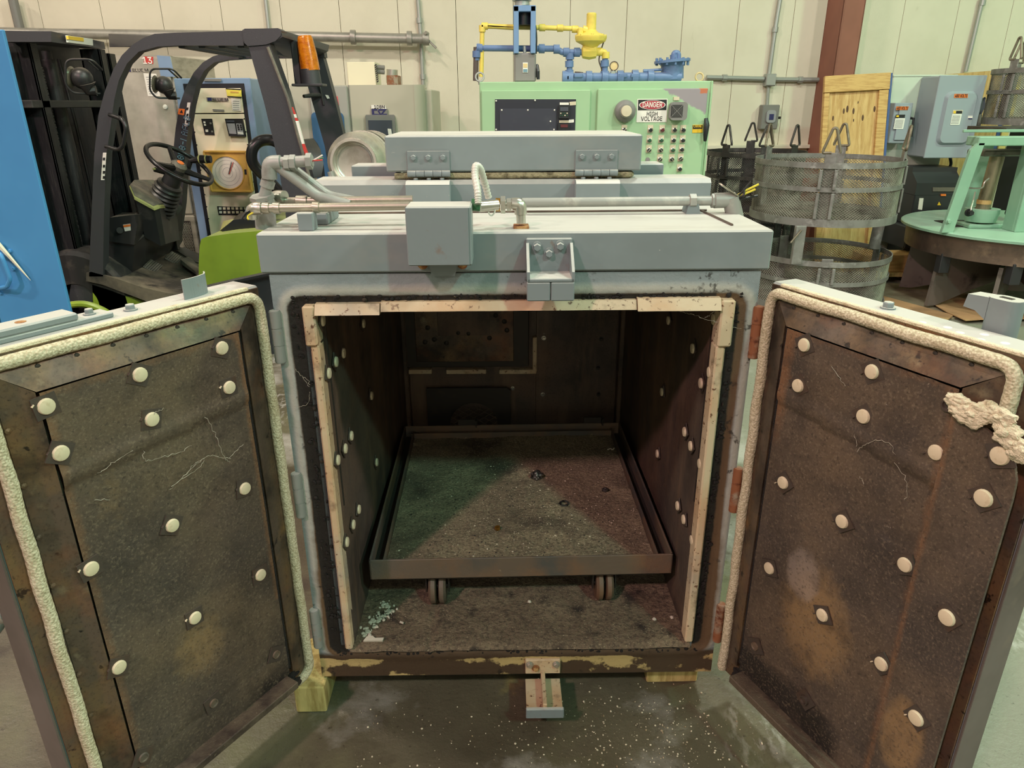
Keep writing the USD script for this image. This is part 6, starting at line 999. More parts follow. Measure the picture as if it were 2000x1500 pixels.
part(GC, 'door_edge', MB().box(P(1385, 200, YG)[0], x1 + 0.004, YG - 0.01, YG + 0.01, 0.1, zg, 0.004), 'mint')
GP = lambda name, pts, mat, th=0.004, dy=0.0, par=None, label=None: part(par or GC, name, slab(pts, YD - dy - th, th), mat, label)
pn = GP('instrument_panel', [(967, 194), (1125, 194), (1122, 300), (967, 300)], 'panel_black')
GP('blank_plate', [(976, 212), (1086, 212), (1085, 300), (976, 300)], 'panel_black_inset', 0.004, 0.004, pn)
for a, b_ in ((980, 215), (1031, 215), (1083, 215), (1075, 237), (1082, 253), (969, 197), (1045, 196), (969, 253)): part(pn, 'panel_screw', MB().lathe([(0.006, 0), (0.005, 0.003), (0, 0.004)], 10, FRONT(P(a, b_, YD - 0.009))), 'sticker')
ic = GP('digital_controller', [(1091, 206), (1113, 206), (1112, 231), (1091, 231)], 'pb_black', 0.02, 0.004, pn); GP('display', [(1094, 209), (1110, 209), (1110, 217), (1094, 217)], 'screen_dark', 0.003, 0.024, ic)
for k in range(8): a, b_ = 1094 + (k % 4) * 4.2, 220 + (k // 4) * 4.2; GP('key', [(a, b_), (a + 2.4, b_), (a + 2.4, b_ + 2.4), (a, b_ + 2.4)], 'pb_green' if k % 3 else 'legend', 0.003, 0.024, ic)
GP('label_tape', [(1093, 200), (1111, 200), (1111, 205), (1093, 205)], 'sticker', 0.002, 0.005, pn); GP('label_tape', [(1112, 199), (1125, 198), (1125, 205), (1113, 206)], 'legend', 0.002, 0.005, pn); GP('label_tape', [(1092, 235), (1111, 235), (1111, 240), (1092, 240)], 'legend', 0.002, 0.005, pn); GP('label_tape', [(1111, 234), (1121, 233), (1121, 239), (1111, 240)], 'sticker', 0.002, 0.005, pn)
ic = GP('limit_controller', [(1090, 241), (1113, 241), (1112, 270), (1090, 270)], 'pb_black', 0.02, 0.004, pn); GP('display', [(1095, 243), (1109, 243), (1109, 249), (1095, 249)], 'pb_red', 0.003, 0.024, ic)
part(GC, 'siren', MB().lathe([(0.075, 0), (0.078, 0.03), (0.070, 0.05), (0.052, 0.065), (0.045, 0.085), (0, 0.085)], 32, FRONT(P(1220, 217, YD))), 'hammer_grey', 'round grey alarm horn'); part(GC + '/siren', 'siren_cap', MB().lathe([(0.040, 0.086), (0.036, 0.098), (0, 0.100)], 24, FRONT(P(1220, 217, YD))), 'legend')
hn = part(GC, 'buzzer', MB().prism(rrect(-0.062, 0.062, -0.062, 0.062, 0.025), 0.07, FRONT(P(1322, 217, YD))), 'hammer_grey', 'square grey buzzer with a slotted mouth'); c = P(1322, 217, YD - 0.07)
part(hn, 'slot_plate', MB().prism(rrect(-0.042, 0.042, -0.042, 0.042, 0.006), 0.002, FRONT(c)), 'ink')
for k in range(1, 6): r = 0.007 * k; part(hn, 'grille_ring', MB().sweep([c + V(a * r, -0.003, b_ * r) for a, b_ in ((1, 1), (-1, 1), (-1, -1), (1, -1))], 0.0016, 4, closed=True), 'hammer_grey')
for s in (-1, 1): part(hn, 'grille_bar', MB().cyl(c + V(-0.04, -0.003, -0.04 * s), c + V(0.04, -0.003, 0.04 * s), 0.002, n=5), 'hammer_grey')
GP('horn_label', [(1316, 189), (1327, 189), (1327, 196), (1316, 196)], 'legend', 0.01)
sg = GP('danger_sign', [(1245, 193.5), (1304, 193), (1302, 238.5), (1243, 239)], 'sticker', 0.003, 0, None, 'danger high voltage sign'); GP('sign_header', [(1246.5, 195), (1302.5, 194.5), (1301.5, 215), (1246, 215.5)], 'ink', 0.001, 0.003, sg)
c = P(1274, 205, YD - 0.0045); w_ = P(1300, 205, YD)[0] - P(1248.5, 205, YD)[0]; h_ = P(1274, 196, YD)[2] - P(1274, 214, YD)[2]
el = lambda k: [(w_ / 2 * k * math.cos(a), h_ / 2 * (k if k == 1 else k * 0.97) * math.sin(a)) for a in np.linspace(0, 2 * math.pi, 40, endpoint=False)]
part(sg, 'sign_oval', MB().prism(el(1.0), 0.001, FRONT(c)), 'sticker'); M('danger_red', srgb(166, 52, 66), 0.5); part(sg, 'sign_oval', MB().prism(el(0.93), 0.001, FRONT(c - V(0, 0.001, 0))), 'danger_red')
part(sg, 'lettering', MB().text('DANGER', 0.034, FRONT(P(1274, 209.3, YD - 0.0068)), 0.001, True, w_ * 0.74), 'sticker')
part(sg, 'lettering', MB().text('HIGH', 0.030, FRONT(P(1273.5, 226.5, YD - 0.0042)), 0.001, False, w_ * 0.40), 'ink'); part(sg, 'lettering', MB().text('VOLTAGE', 0.030, FRONT(P(1272.5, 236, YD - 0.0042)), 0.001, False, w_ * 0.80), 'ink')
cp = GP('maker_plate', [(1353, 244), (1373, 243.5), (1372, 259), (1352, 259.5)], 'yellow_print', 0.003, 0, None, 'yellow maker plate reading CRANE'); GP('plate_header', [(1353.5, 245), (1372, 244.5), (1371.7, 251.5), (1353.2, 252)], 'ink', 0.001, 0.003, cp)
part(cp, 'lettering', MB().text('CRANE', 0.018, FRONT(P(1362.6, 249, YD - 0.0045)), 0.001, True, 0.06), 'yellow_print')
part(GC, 'door_handle', MB().sweep([P(1379, 231, YD - 0.03), P(1380, 245, YD - 0.04), P(1378, 262, YD - 0.045), P(1377, 275, YD - 0.03)], [0.014, 0.022, 0.018, 0.012], 10), 'pb_black', 'black door handle')
rows = [[(1219, 254, 's')], [(1270, 254, 'k'), (1293, 254, 'r'), (1317, 254, 'b'), (1334, 254, 'b')], [(1268, 274, 'g'), (1291, 274, 'g'), (1315, 274, 'b'), (1333, 274, 'b')], [(1267, 293, 's'), (1290, 293, 's2'), (1313.5, 293, 'g'), (1331, 292, 'k')], [(1288.5, 311, 's'), (1311.5, 311, 's2'), (1329, 310, 's3')], [(1327, 330, 'k')]]
for rw in rows:
    for px, py, kd in rw:
        c = P(px, py, YD)
        pb = part(GC, 'push_button' if kd[0] != 's' else 'selector_switch', MB().box(c[0] - 0.021, c[0] + 0.021, YD - 0.003, YD, c[2] - 0.018, c[2] + 0.036, 0.001), 'legend')
        part(pb, 'bezel', MB().lathe([(0.018, 0.003), (0.018, 0.018), (0.013, 0.022), (0.012, 0.018)][::1], 18, FRONT(c)), 'chrome')
        if kd[0] == 's':
            a = {'s': 0.9, 's2': 2.2, 's3': 0.6}[kd]; part(pb, 'selector_knob', MB().cyl(c + V(0, -0.018, 0), c + V(0, -0.022, 0), 0.0135, n=16), 'pb_black'); part(pb, 'pointer', MB().box(-0.012, 0.012, -0.003, 0.003, 0, 0.008, 0.001, frame(c + V(0, -0.022, 0), (math.cos(a), 0, math.sin(a)), (-math.sin(a), 0, math.cos(a)))), 'chrome')
        else: part(pb, 'button_cap', MB().lathe([(0.0125, 0.012), (0.0125, 0.027), (0.009, 0.030), (0, 0.030)], 16, FRONT(c)), {'k': 'pb_black', 'r': 'pb_red', 'g': 'pb_green', 'b': 'pb_black'}[kd])
part(GC, 'plugged_hole', MB().cyl(P(1265, 312, YD), P(1265, 312, YD - 0.006), 0.017, n=16), 'hammer_grey')
for px in (937, 1366):
    c = P(px, 151, YG + (0.1 if px < 1000 else 0.4)); part(GC, 'lifting_eye', MB().sweep([c + 0.03 * V(math.cos(a), 0.2 * math.sin(a), math.sin(a)) + V(0, 0, 0.002) for a in np.linspace(0, 2 * math.pi, 20, endpoint=False)], 0.007, 8, closed=True).cyl(c - V(0, 0, 0.05), c - V(0, 0, 0.028), 0.012, n=10), 'galv' if px < 1000 else 'gauge_face')
# gas train: a stand with a blower motor, yellow regulator, blue pipes (all fixed to the cabinet's top)
YT = 5.85; q = lambda a, b_, dy=0: P(a, b_, YT + dy)
GT = thing('gas_train', 'blue and yellow gas pipework with a regulator on top of the green cabinet', 'pipework', (q(1150, 157)[0], YT, zg), world=True)
def run(pts, r, mat, name='pipe', joints=(), rr=0.05, par=GT):
    p = [q(*a) for a in pts]; o = part(par, name, MB().sweep(bend_path(p, rr) if len(p) > 2 else p, r, 14), mat)
    for j in joints:
        c = q(*j[:2]); d_ = unit(q(*j[2:4]) - c) if len(j) > 2 else V(1, 0, 0); part(par, 'coupling', MB().cyl(c - d_ * 0.022, c + d_ * 0.022, r * 1.45, n=14), mat)
    return o
run([(940, 150), (942, 50), (1003, 54)], 0.017, 'pipe_yellow', 'yellow_pipe', [(942, 56, 942, 60), (947, 51)]); run([(940, 51), (1130, 56)], 0.017, 'pipe_yellow', 'yellow_pipe', [(1059, 54), (1094, 55), (1123, 57)])
run([(929, 158), (930, 92)], 0.020, 'iron_brown', 'brown_pipe', []); run([(931, 118), (931, 94), (1060, 95), (1086, 95), (1098, 102), (1140, 102)], 0.022, 'pipe_blue', 'blue_pipe', [(931, 106, 931, 112), (937, 94), (1058, 95), (1087, 96), (1106, 102), (1127, 102)], 0.03)
run([(1113, 104), (1112, 152)], 0.022, 'pipe_blue', 'blue_pipe', [(1113, 110, 1113, 120), (1112, 125, 1112, 130), (1112, 143, 1112, 150)])
run([(1100, 152), (1330, 150)], 0.034, 'pipe_blue', 'blue_manifold', [(1104, 152), (1113, 152), (1150, 152), (1181, 151), (1211, 151), (1240, 150), (1270, 150)])
run([(1182, 106), (1181, 150)], 0.022, 'pipe_blue', 'blue_pipe', [(1181, 124, 1181, 130), (1181, 145, 1181, 150)]); run([(1158, 101), (1182, 101), (1183, 112)], 0.020, 'pipe_yellow', 'yellow_pipe', [(1170, 101), (1183, 108, 1183, 114)], 0.03)
for (a, b_) in ((1133, 149), (1222, 149), (1247, 148)): part(GT, 'valve_body', MB().box(q(a - 9, 0)[0], q(a + 9, 0)[0], YT - 0.05, YT + 0.05, q(a, 152)[2], q(a, 144)[2], 0.008), 'pipe_blue')
part(GT, 'valve_handle', MB().sweep([q(1123, 146), q(1124, 141), q(1132, 142), q(1139, 143)], 0.007, 6), 'iron_brown')
c = q(1154, 73)
rgl = part(GT, 'regulator', MB().lathe([(0, -0.075), (0.045, -0.07), (0.065, -0.05), (0.11, -0.028), (0.118, -0.008), (0.118, 0.006), (0.105, 0.016), (0.055, 0.032), (0.036, 0.05), (0.036, 0.155), (0.030, 0.162), (0, 0.162)], 32, frame(c, (1, 0, 0), (0, 1, 0))), 'pipe_yellow', 'yellow diaphragm gas regulator')
for k in range(8): a = k * math.pi / 4; part(rgl, 'flange_bolt', MB().hexbolt(c + V(0.108 * math.cos(a), 0.108 * math.sin(a), 0.006), (0, 0, 1), 0.009, 0.012, False), 'pipe_yellow')
part(GT, 'regulator_neck', MB().cyl(q(1153, 84), q(1152, 96), 0.032, n=14), 'pipe_yellow'); part(GT, 'regulator_valve', MB().lathe([(0.02, -0.06), (0.045, -0.05), (0.055, 0), (0.045, 0.05), (0.02, 0.06)], 8, frame(q(1151, 101), (0, 0, 1), (0, 1, 0))), 'pipe_yellow'); part(GT, 'side_relief', MB().box(q(1129, 0)[0], q(1140, 0)[0], YT - 0.04, YT + 0.04, q(1134, 75)[2], q(1134, 54)[2], 0.01).cyl(q(1138, 58), q(1147, 60), 0.03, n=12), 'pipe_yellow')
part(GT, 'sensing_tube', MB().sweep(smooth_path([q(1180, 79), q(1174, 98), q(1170, 118), q(1175, 135), q(1175, 150)], 6), 0.005, 6), 'iron_brown')
gg = part(GT, 'pressure_gauge', MB().lathe([(0.0, -0.02), (0.030, -0.02), (0.034, 0), (0.034, 0.012), (0.030, 0.014), (0.028, 0.008), (0, 0.008)], 24, FRONT(q(1199, 129))), 'iron_brown'); part(gg, 'gauge_dial', MB().lathe([(0.028, 0.008), (0, 0.0095)], 24, FRONT(q(1199, 129))), 'gauge_face'); part(gg, 'gauge_stem', MB().cyl(q(1198, 137), q(1197, 149), 0.010, n=10).hexbolt(q(1197, 143), (0, -1, 0), 0.02, 0.02), 'galv')
c = q(1313, 155, 0.05); fl_ = part(GT, 'filter_vessel', MB().cyl(c, q(1313, 121, 0.05), 0.085, n=28).cyl(q(1313, 122, 0.05), q(1313, 117, 0.05), 0.135, n=28), 'pipe_blue', 'blue filter drum with a bolted lid')
for k in range(12): a = k * math.pi / 6; cc = q(1313, 122, 0.05); part(fl_, 'lid_bolt', MB().cyl(cc + V(0.12 * math.cos(a), 0.12 * math.sin(a), -0.02), cc + V(0.12 * math.cos(a), 0.12 * math.sin(a), 0.03), 0.009, n=8), 'pipe_blue')
run([(1315, 118), (1316, 103), (1325, 103), (1325, 150)], 0.020, 'pipe_blue', 'blue_pipe', [(1316, 113, 1316, 118), (1325, 120, 1325, 125)], 0.03); run([(1258, 149), (1262, 138), (1292, 136)], 0.010, 'pipe_blue', 'blue_pipe', [(1262, 139)], 0.02)
BS = thing('blower_stand', 'pale blue motor stand over a grey starter box on the green cabinet', 'motor stand', (q(1025, 157)[0], YT, zg), world=True)
for a, b_ in ((1003, 1013), (1036, 1046)): part(BS, 'stand_leg', MB().box(P(a, 60, 5.75)[0], P(b_, 60, 5.75)[0], 5.70, 5.90, P(1020, 105, 5.75)[2], P(1020, 13, 5.75)[2], 0.003), 'frame_blue')
part(BS, 'stand_top', MB().box(P(1003, 20, 5.75)[0], P(1046, 20, 5.75)[0], 5.70, 5.92, P(1020, 24, 5.75)[2], P(1020, 12, 5.75)[2], 0.003), 'frame_blue')
part(BS, 'motor_can', MB().cyl(P(1024, 49, 5.8), P(1024, 26, 5.8), 0.05, n=24), 'pb_black'); part(BS, 'motor_pipe', MB().cyl(P(1020, 12, 5.8), P(1019, 0, 5.8), 0.055, n=24).cyl(P(1019, 2, 5.8), P(1019, -2, 5.8), 0.07, n=24).cyl(P(1019, -2, 5.8), P(1018, -60, 5.8), 0.055, n=24), 'galv')
bxx = part(BS, 'starter_box', MB().box(P(1004, 130, 5.72)[0], P(1047, 130, 5.72)[0], 5.72, 5.9, zg, P(1025, 103, 5.72)[2], 0.012), 'hammer_grey', 'grey starter box with a rating plate'); part(bxx, 'rating_plate', slab([(1021, 122), (1031, 122), (1031, 142), (1021, 142)], 5.716, 0.004), 'sticker'); part(bxx, 'rating_mark', slab([(1022, 124), (1030, 124), (1030, 132), (1022, 132)], 5.714, 0.003), 'gauge_face'); part(bxx, 'rating_mark', slab([(1022, 135), (1030, 135), (1030, 141), (1022, 141)], 5.714, 0.003), 'blue_print')
part(bxx, 'lever', MB().sweep([P(1048, 150, 5.78), P(1049, 128, 5.74), P(1051, 140, 5.72), P(1051, 155, 5.72)], 0.012, 8), 'pb_black'); part(bxx, 'cap_bolt', MB().cyl(P(1025, 103, 5.75), P(1024, 90, 5.75), 0.012, n=10), 'galv')
part(BS, 'cable', MB().sweep(smooth_path([P(1046, 50, 5.78), P(1048, 75, 5.76), P(1047, 105, 5.76)], 5), 0.006, 6), 'pb_black')
# ------------------------------------------------------------------ heat-treat baskets
M('basket_steel', srgb(138, 136, 133), 0.5, metal=0.35, layers=[(srgb(104, 99, 95), 9, 0.45, 0.66, {'detail': 6, 'amt': 0.7}), (srgb(176, 174, 172), 14, 0.58, 0.72, {'seed': 5, 'amt': 0.7})], bump=[(60, 0.25, 0.003)])
M('basket_mesh', srgb(140, 135, 124), 0.5, metal=0.3, layers=[(srgb(84, 78, 70), 5, 0.45, 0.65, {'detail': 5})])
M('basket_dark', srgb(66, 63, 62), 0.5, metal=0.5, layers=[(srgb(96, 92, 90), 9, 0.5, 0.7)])
M('rod_steel', srgb(138, 128, 112), 0.5, metal=0.5, layers=[(srgb(96, 84, 70), 9, 0.45, 0.65)])
def mesh_sheet(R, z0, z1, n, row, r=0.0032, flat=None):
    """expanded metal: zigzag strands wrapped round a drum (or laid flat as a disc)"""
    b = MB(); rows = int((z1 - z0) / row); V3, F3 = [], []
    for k in range(rows):
        for s in (0, 1):
            a0 = 2 * math.pi * (np.arange(n) + 0.5 * (k % 2)) / n; a1 = a0 + (math.pi / n) * (1 if s else -1)
            za, zb = z0 + k * row, z0 + (k + 1) * row
            P0 = np.stack([R * np.cos(a0), R * np.sin(a0), np.full(n, za)], 1); P1 = np.stack([R * np.cos(a1), R * np.sin(a1), np.full(n, zb)], 1)
            N0 = np.stack([np.cos(a0), np.sin(a0), 0 * a0], 1); d = P1 - P0; d /= np.linalg.norm(d, axis=1, keepdims=True); S = np.cross(d, N0)
            q = [P0 + N0 * r * 0.8, P0 - N0 * r * 0.4 + S * r, P0 - N0 * r * 0.4 - S * r, P1 + N0 * r * 0.8, P1 - N0 * r * 0.4 + S * r, P1 - N0 * r * 0.4 - S * r]
            v = np.stack(q, 1).reshape(-1, 3); base = np.arange(n)[:, None] * 6
            f = np.concatenate([base + np.array(t) for t in ((0, 1, 4), (0, 4, 3), (1, 2, 5), (1, 5, 4), (2, 0, 3), (2, 3, 5))])
            b.add(v, f)
    return b
def mesh_disc(R, z, pitch, r=0.003):
    b = MB(); m = int(R / pitch) + 1
    for s in (-1, 1):
        for k in range(-2 * m, 2 * m + 1):
            # lines y = s * 0.5 x + k * pitch clipped by the circle
            A, B_, C_ = 1 + 0.25, s * k * pitch, (k * pitch) ** 2 - R * R; D_ = B_ * B_ - 4 * A * C_ / 4 * 1.0
            if D_ <= 0: continue
            x0, x1 = (-B_ * 0.5 * 1 - math.sqrt(max(0, (0.5 * B_) ** 2 - A * C_))) / A, (-B_ * 0.5 + math.sqrt(max(0, (0.5 * B_) ** 2 - A * C_))) / A
            if x1 - x0 > 0.02: b.sweep([(x0, s * 0.5 * x0 + k * pitch, z), (x1, s * 0.5 * x1 + k * pitch, z)], r, 3, caps=False)
    return b
def hoop(R, z0, z1, t=0.008, n=64): return MB().lathe([(R - t, z0), (R, z0), (R, z1), (R - t, z1), (R - t, z0)], n)
def build_basket(name, label, loc, R, H, rz, group=None, mat='basket_steel', hooks=True, posts=(20, 110, 200, 290), hook_tilt=0.0):
    t = thing(name, label, 'basket', loc, rz)
    part(t, 'mesh_wall', mesh_sheet(R - 0.014, 0.02, H - 0.02, 132, 0.0098, 0.0024), 'basket_mesh' if mat == 'basket_steel' else mat, 'expanded metal wall', kind='stuff', smooth=False)
    part(t, 'mesh_floor', mesh_disc(R - 0.02, 0.022, 0.022), 'basket_mesh', 'expanded metal floor', kind='stuff', smooth=False)
    for z0, z1 in ((-0.03, 0.028), (H * 0.52, H * 0.52 + 0.034), (H - 0.042, H)): part(t, 'hoop', hoop(R, z0, z1), mat)
    for z in (0.0,):
        for a in (0, 1): part(t, 'floor_bar', MB().box(-R + 0.02, R - 0.02, -0.02, 0.02, -0.02, 0.016, 0.003, np.array([[math.cos(a * 1.57), -math.sin(a * 1.57), 0, 0], [math.sin(a * 1.57), math.cos(a * 1.57), 0, 0], [0, 0, 1, 0], [0, 0, 0, 1.0]])), mat)
    for a in posts:
        a = math.radians(a); m = frame((0, 0, 0), (-math.sin(a), math.cos(a), 0), (0, 0, 1)); rad = V(math.cos(a), math.sin(a), 0)
        p = part(t, 'lifting_post', MB().box(-0.042, 0.042, 0.0, H + (0.07 if hooks else 0.02), -R + 0.018 if False else R - 0.030, R - 0.018, 0.003, m), mat, 'flat lifting post')
        for s in (-1, 1):
            for z0, z1 in ((0.03, H * 0.50), (H * 0.56, H - 0.05)): part(p, 'guide_bar', MB().box(s * 0.052 - 0.012, s * 0.052 + 0.012, z0, z1, R - 0.004, R + 0.012, 0.005, m), mat)
        if hooks:
            o = rad * (R - 0.024) + V(0, 0, H + 0.068); tg = V(-math.sin(a), math.cos(a), 0); lean = unit(V(0, 0, 1) + rad * hook_tilt)
            pts = [o + tg * 0.056, o + tg * 0.060 + lean * 0.012, o + tg * 0.012 + lean * 0.175, o - tg * 0.012 + lean * 0.175, o - tg * 0.060 + lean * 0.012, o - tg * 0.056, o]
            part(p, 'lifting_ring', MB().sweep(bend_path(pts, 0.02, 5), 0.0105, 8), 'rod_steel' if mat == 'basket_steel' else mat, 'triangular lifting ring')
    return t
YK = 6.0; RB = (P(1765, 320, YK)[0] - P(1470, 320, YK)[0]) / 2 * 0.925; cx = (P(1765, 320, YK)[0] + P(1470, 320, YK)[0]) / 2
zu0, zu1 = P(1600, 441, YK - RB * 0.9)[2] + 0.02, P(1600, 318, YK - RB * 0.9)[2]
cxl = P(1728, 490, YK)[0] - RB
zl1 = P(1620, 512, YK - RB * 0.95)[2]
build_basket('mesh_basket', 'upper round expanded metal basket of the stack right of the oven', (cx, YK, zu0), RB, zu1 - zu0, 0, posts=(248, 130, 345, 58), hook_tilt=0.1)
build_basket('mesh_basket', 'lower round expanded metal basket of the stack with a broken post above its rim', (cxl, YK, 0.035), RB, zl1 - 0.035, 0, hooks=False, posts=(255, 100, 8, 180))
# stub posts between the two baskets
SP = thing('stub_post', 'battered steel post standing on the lower basket and carrying the upper one', 'post', (P(1560, 470, YK - RB * 0.9)[0], YK - RB * 0.9, zl1 - 0.02))
part(SP, 'post', MB().box(-0.04, 0.04, -0.02, 0.02, 0, zu0 - zl1 + 0.0, 0.004), 'basket_steel'); part(SP, 'pin', MB().sweep([(0.0, -0.02, zu0 - zl1 - 0.03), (-0.08, -0.05, zu0 - zl1 - 0.12)], 0.008, 8), 'rod_steel')
pR = P(1722, 465, YK); one('stub_pipe', MB().cyl((pR[0] - 0.05, YK, zl1 + 0.002), (pR[0] - 0.04, YK, zu0 - 0.032), 0.045, n=16), 'basket_steel', 'round steel stub between the baskets at their right side', 'post')
one('stub_post', MB().box(cxl - 0.05, cxl + 0.05, YK + RB - 0.06, YK + RB - 0.03, zl1 - 0.03, zu0 - 0.005, 0.004), 'basket_dark', 'dark steel post between the baskets at the back', 'post')
cd = P(1478, 290, 7.3); RD = cd[0] - P(1384, 290, 7.3)[0]
zd1 = P(1430, 300, 6.9)[2]
build_basket('dark_basket', 'dark round mesh basket behind the basket stack, beside the green cabinet', (cd[0], 7.3, zd1 - 0.50), RD, 0.50, 0, mat='basket_dark', posts=(214, 262, 300, 80))
build_basket('dark_basket', 'dark round mesh basket under the other dark basket behind the stack', (cd[0], 7.3, zd1 - 1.05), RD, 0.50, 0, mat='basket_dark', hooks=False, posts=(200, 290))
one('basket_stand', MB().lathe([(RD * 0.8, 0), (RD * 0.8, zd1 - 1.085), (RD * 0.78, zd1 - 1.085), (RD * 0.78, 0)], 40, frame((cd[0], 7.3, 0), (1, 0, 0), (0, 1, 0))), 'basket_dark', 'dark drum under the dark baskets', 'drum')
# ------------------------------------------------------------------ crate lids of plywood
M('plywood', srgb(206, 170, 112), 0.7, layers=[(srgb(184, 144, 88), 3.5, 0.40, 0.62, {'vec': (9, 9, 0.8), 'detail': 6, 'dist': 0.6}), (srgb(222, 190, 134), 5, 0.52, 0.70, {'vec': (7, 7, 0.5), 'seed': 8, 'amt': 0.7})], bump=[(30, 0.1, 0.003, (4, 4, 0.4))])
M('pine', srgb(208, 170, 108), 0.7, layers=[(srgb(176, 132, 76), 6, 0.45, 0.62, {'vec': (1, 1, 8), 'amt': 0.7}), (srgb(150, 104, 60), 2.2, 0.66, 0.74, {'amt': 0.7})]); M('knot', srgb(84, 56, 36), 0.7); M('edge_blue', srgb(64, 88, 140), 0.6); M('osb_edge', srgb(222, 196, 120), 0.7)
def crate(name, label, c4, Yt, Yb, edge=True):
    """leaning panel: px corners TL TR BR BL; the top lies at depth Yt, the foot at Yb"""
    TL, TR = P(*c4[0], Yt), P(*c4[1], Yt + 0.02); yb = Yb
    BL, BR = P(*c4[3], yb), P(*c4[2], yb)
    o = (TL + TR + BL + BR) / 4; ux = unit(TR - TL + BR - BL); uz = unit((TL + TR) - (BL + BR)); uz = unit(uz - ux * (uz @ ux)); wd = np.linalg.norm(TR - TL); hz = np.linalg.norm(TL - BL)
    return o, ux, uz, wd, hz
o, ux, uz, wd, hz = crate('plywood_crate_lid', '', ((1622, 150), (1748, 137), (1700, 345), (1596, 345)), 7.22, 7.13)
# carry the panel on down to the floor
un = np.cross(ux, uz); L_ = (o + uz * hz / 2)[2] / uz[2]; top = o + uz * hz / 2; foot = top - uz * L_
mp = frame(foot, ux, uz)
CL = thing('plywood_crate_lid', 'knotty plywood crate lid with pine battens and a blue edge leaning before the red column', 'crate lid', tuple(foot), world=True)
part(CL, 'plywood_sheet', MB().box(-wd / 2, wd / 2, 0, L_, -0.02, 0.0, 0.002, mp), 'plywood')
part(CL, 'batten', MB().box(-wd / 2 - 0.005, wd / 2 + 0.005, L_ - 0.14, L_ + 0.005, 0.0, 0.03, 0.003, mp), 'pine', 'pine batten across the top')
part(CL, 'batten', MB().box(-wd / 2, -wd / 2 + 0.05, 0.1, L_ - 0.145, 0.0, 0.026, 0.003, mp), 'pine'); part(CL, 'batten', MB().box(wd / 2 - 0.09, wd / 2, 0.1, L_ - 0.145, 0.0, 0.026, 0.003, mp), 'pine')
part(CL, 'blue_edge', MB().box(wd / 2, wd / 2 + 0.022, 0.05, L_, -0.02, 0.028, 0.001, mp), 'edge_blue')
for px, py, r in ((1655, 213, .03), (1648, 217, .024), (1667, 217, .026), (1708, 213, .026), (1685, 230, .026), (1627, 231, .022), (1642, 287, .026), (1654, 290, .024), (1648, 293, .016), (1667, 235, .014), (1676, 200, .012)):
    dd = ray(px, py); q = EYE + dd * (((foot - EYE) @ un) / (dd @ un)); part(CL, 'knot', MB().lathe([(r * 0.9, 0), (r * 0.8, 0.0015), (0, 0.002)], 12, frame(q, ux * 0.55, uz) @ np.diag([0.42, 1.2, 1, 1])), 'knot')
tl, tr, br = P(1838, 146, 8.35), P(1984, 135, 8.35), P(1943, 262, 8.3)
P2 = thing('plywood_board', 'plywood board with a blue edge standing behind the big switch box', 'board', ((tl[0] + tr[0]) / 2, 8.4, 0), world=True)
part(P2, 'plywood_sheet', MB().prism(Polygon([(tl[0], tl[2]), (tr[0] - 0.05, tr[2]), (br[0] + 0.05 + (tr[0] - br[0]) * 0 , 0.02), (tl[0], 0.02)]).buffer(0), 0.02, FRONT((0, 8.37, 0))), 'plywood')
part(P2, 'blue_edge', MB().box(tr[0] - 0.05, tr[0] - 0.01, 8.34, 8.38, 0.02, tr[2], 0.002), 'edge_blue'); part(P2, 'batten', MB().box(tr[0] - 0.008, tr[0] + 0.07, 8.32, 8.38, 0.02, tr[2], 0.003), 'osb_edge')
# ------------------------------------------------------------------ pale machine cabinet and the two switch boxes on it
M('pale_cabinet', srgb(198, 208, 192), 0.5, layers=[(srgb(186, 196, 182), 1.5, 0.42, 0.65, {'amt': 0.6})]); M('switch_grey', srgb(150, 160, 168), 0.4, bump=[(140, 0.06, 0.002)]); M('machine_black', srgb(46, 47, 50), 0.4); M('press_green', srgb(140, 178, 154), 0.42, layers=[(srgb(126, 164, 142), 2.5, 0.42, 0.62, {'amt': 0.7}), (srgb(176, 204, 184), 1, 0.6, 1.0, {'kind': 'up', 'amt': 0.6}), (srgb(70, 66, 54), 9, 0.68, 0.78, {'amt': 0.6})], bump=[(70, 0.08, 0.002)])
M('fin_steel', srgb(116, 108, 101), 0.5, metal=0.35, layers=[(srgb(128, 118, 110), 4, 0.52, 0.68, {'detail': 6, 'amt': 0.8}), (srgb(58, 54, 50), 6, 0.55, 0.7, {'seed': 7})], bump=[(50, 0.2, 0.003)]); M('shaft', srgb(150, 142, 116), 0.35, metal=0.5, layers=[(srgb(104, 96, 76), 8, 0.45, 0.62, {'vec': (1, 1, 0.3)})])
YM = 7.38; xa, xb, zt_ = P(1745, 150, YM)[0], P(1850, 150, YM)[0], P(1790, 147, YM)[2]
PC = thing('pale_machine_cabinet', 'tall pale greenish machine cabinet carrying the two 480 volt switch boxes', 'cabinet', ((xa + xb) / 2, YM + 0.4, 0), world=True)
part(PC, 'body', MB().box(xa - 0.0, xb + 0.1, YM, YM + 0.8, 0.0, zt_, 0.008), 'pale_cabinet'); part(PC, 'top_edge', MB().box(xa - 0.004, xb + 0.1, YM - 0.006, YM + 0.02, zt_ - 0.012, zt_ + 0.004, 0.003), 'pale_cabinet')
x0, x1, z0, z1 = P(1742, 240, 7.22)[0], P(1777, 240, 7.22)[0], P(1752, 280, 7.22)[2], P(1765, 201, 7.22)[2]
def lab(par, pts, y, mat, th=0.003, name='label', label=None): return part(par, name, slab(pts, y - th, th), mat, label)
S1 = thing('small_switch_box', 'small grey 480 volt switch box left of the big one', 'switch box', ((x0 + x1) / 2, 7.3, z0), world=True)
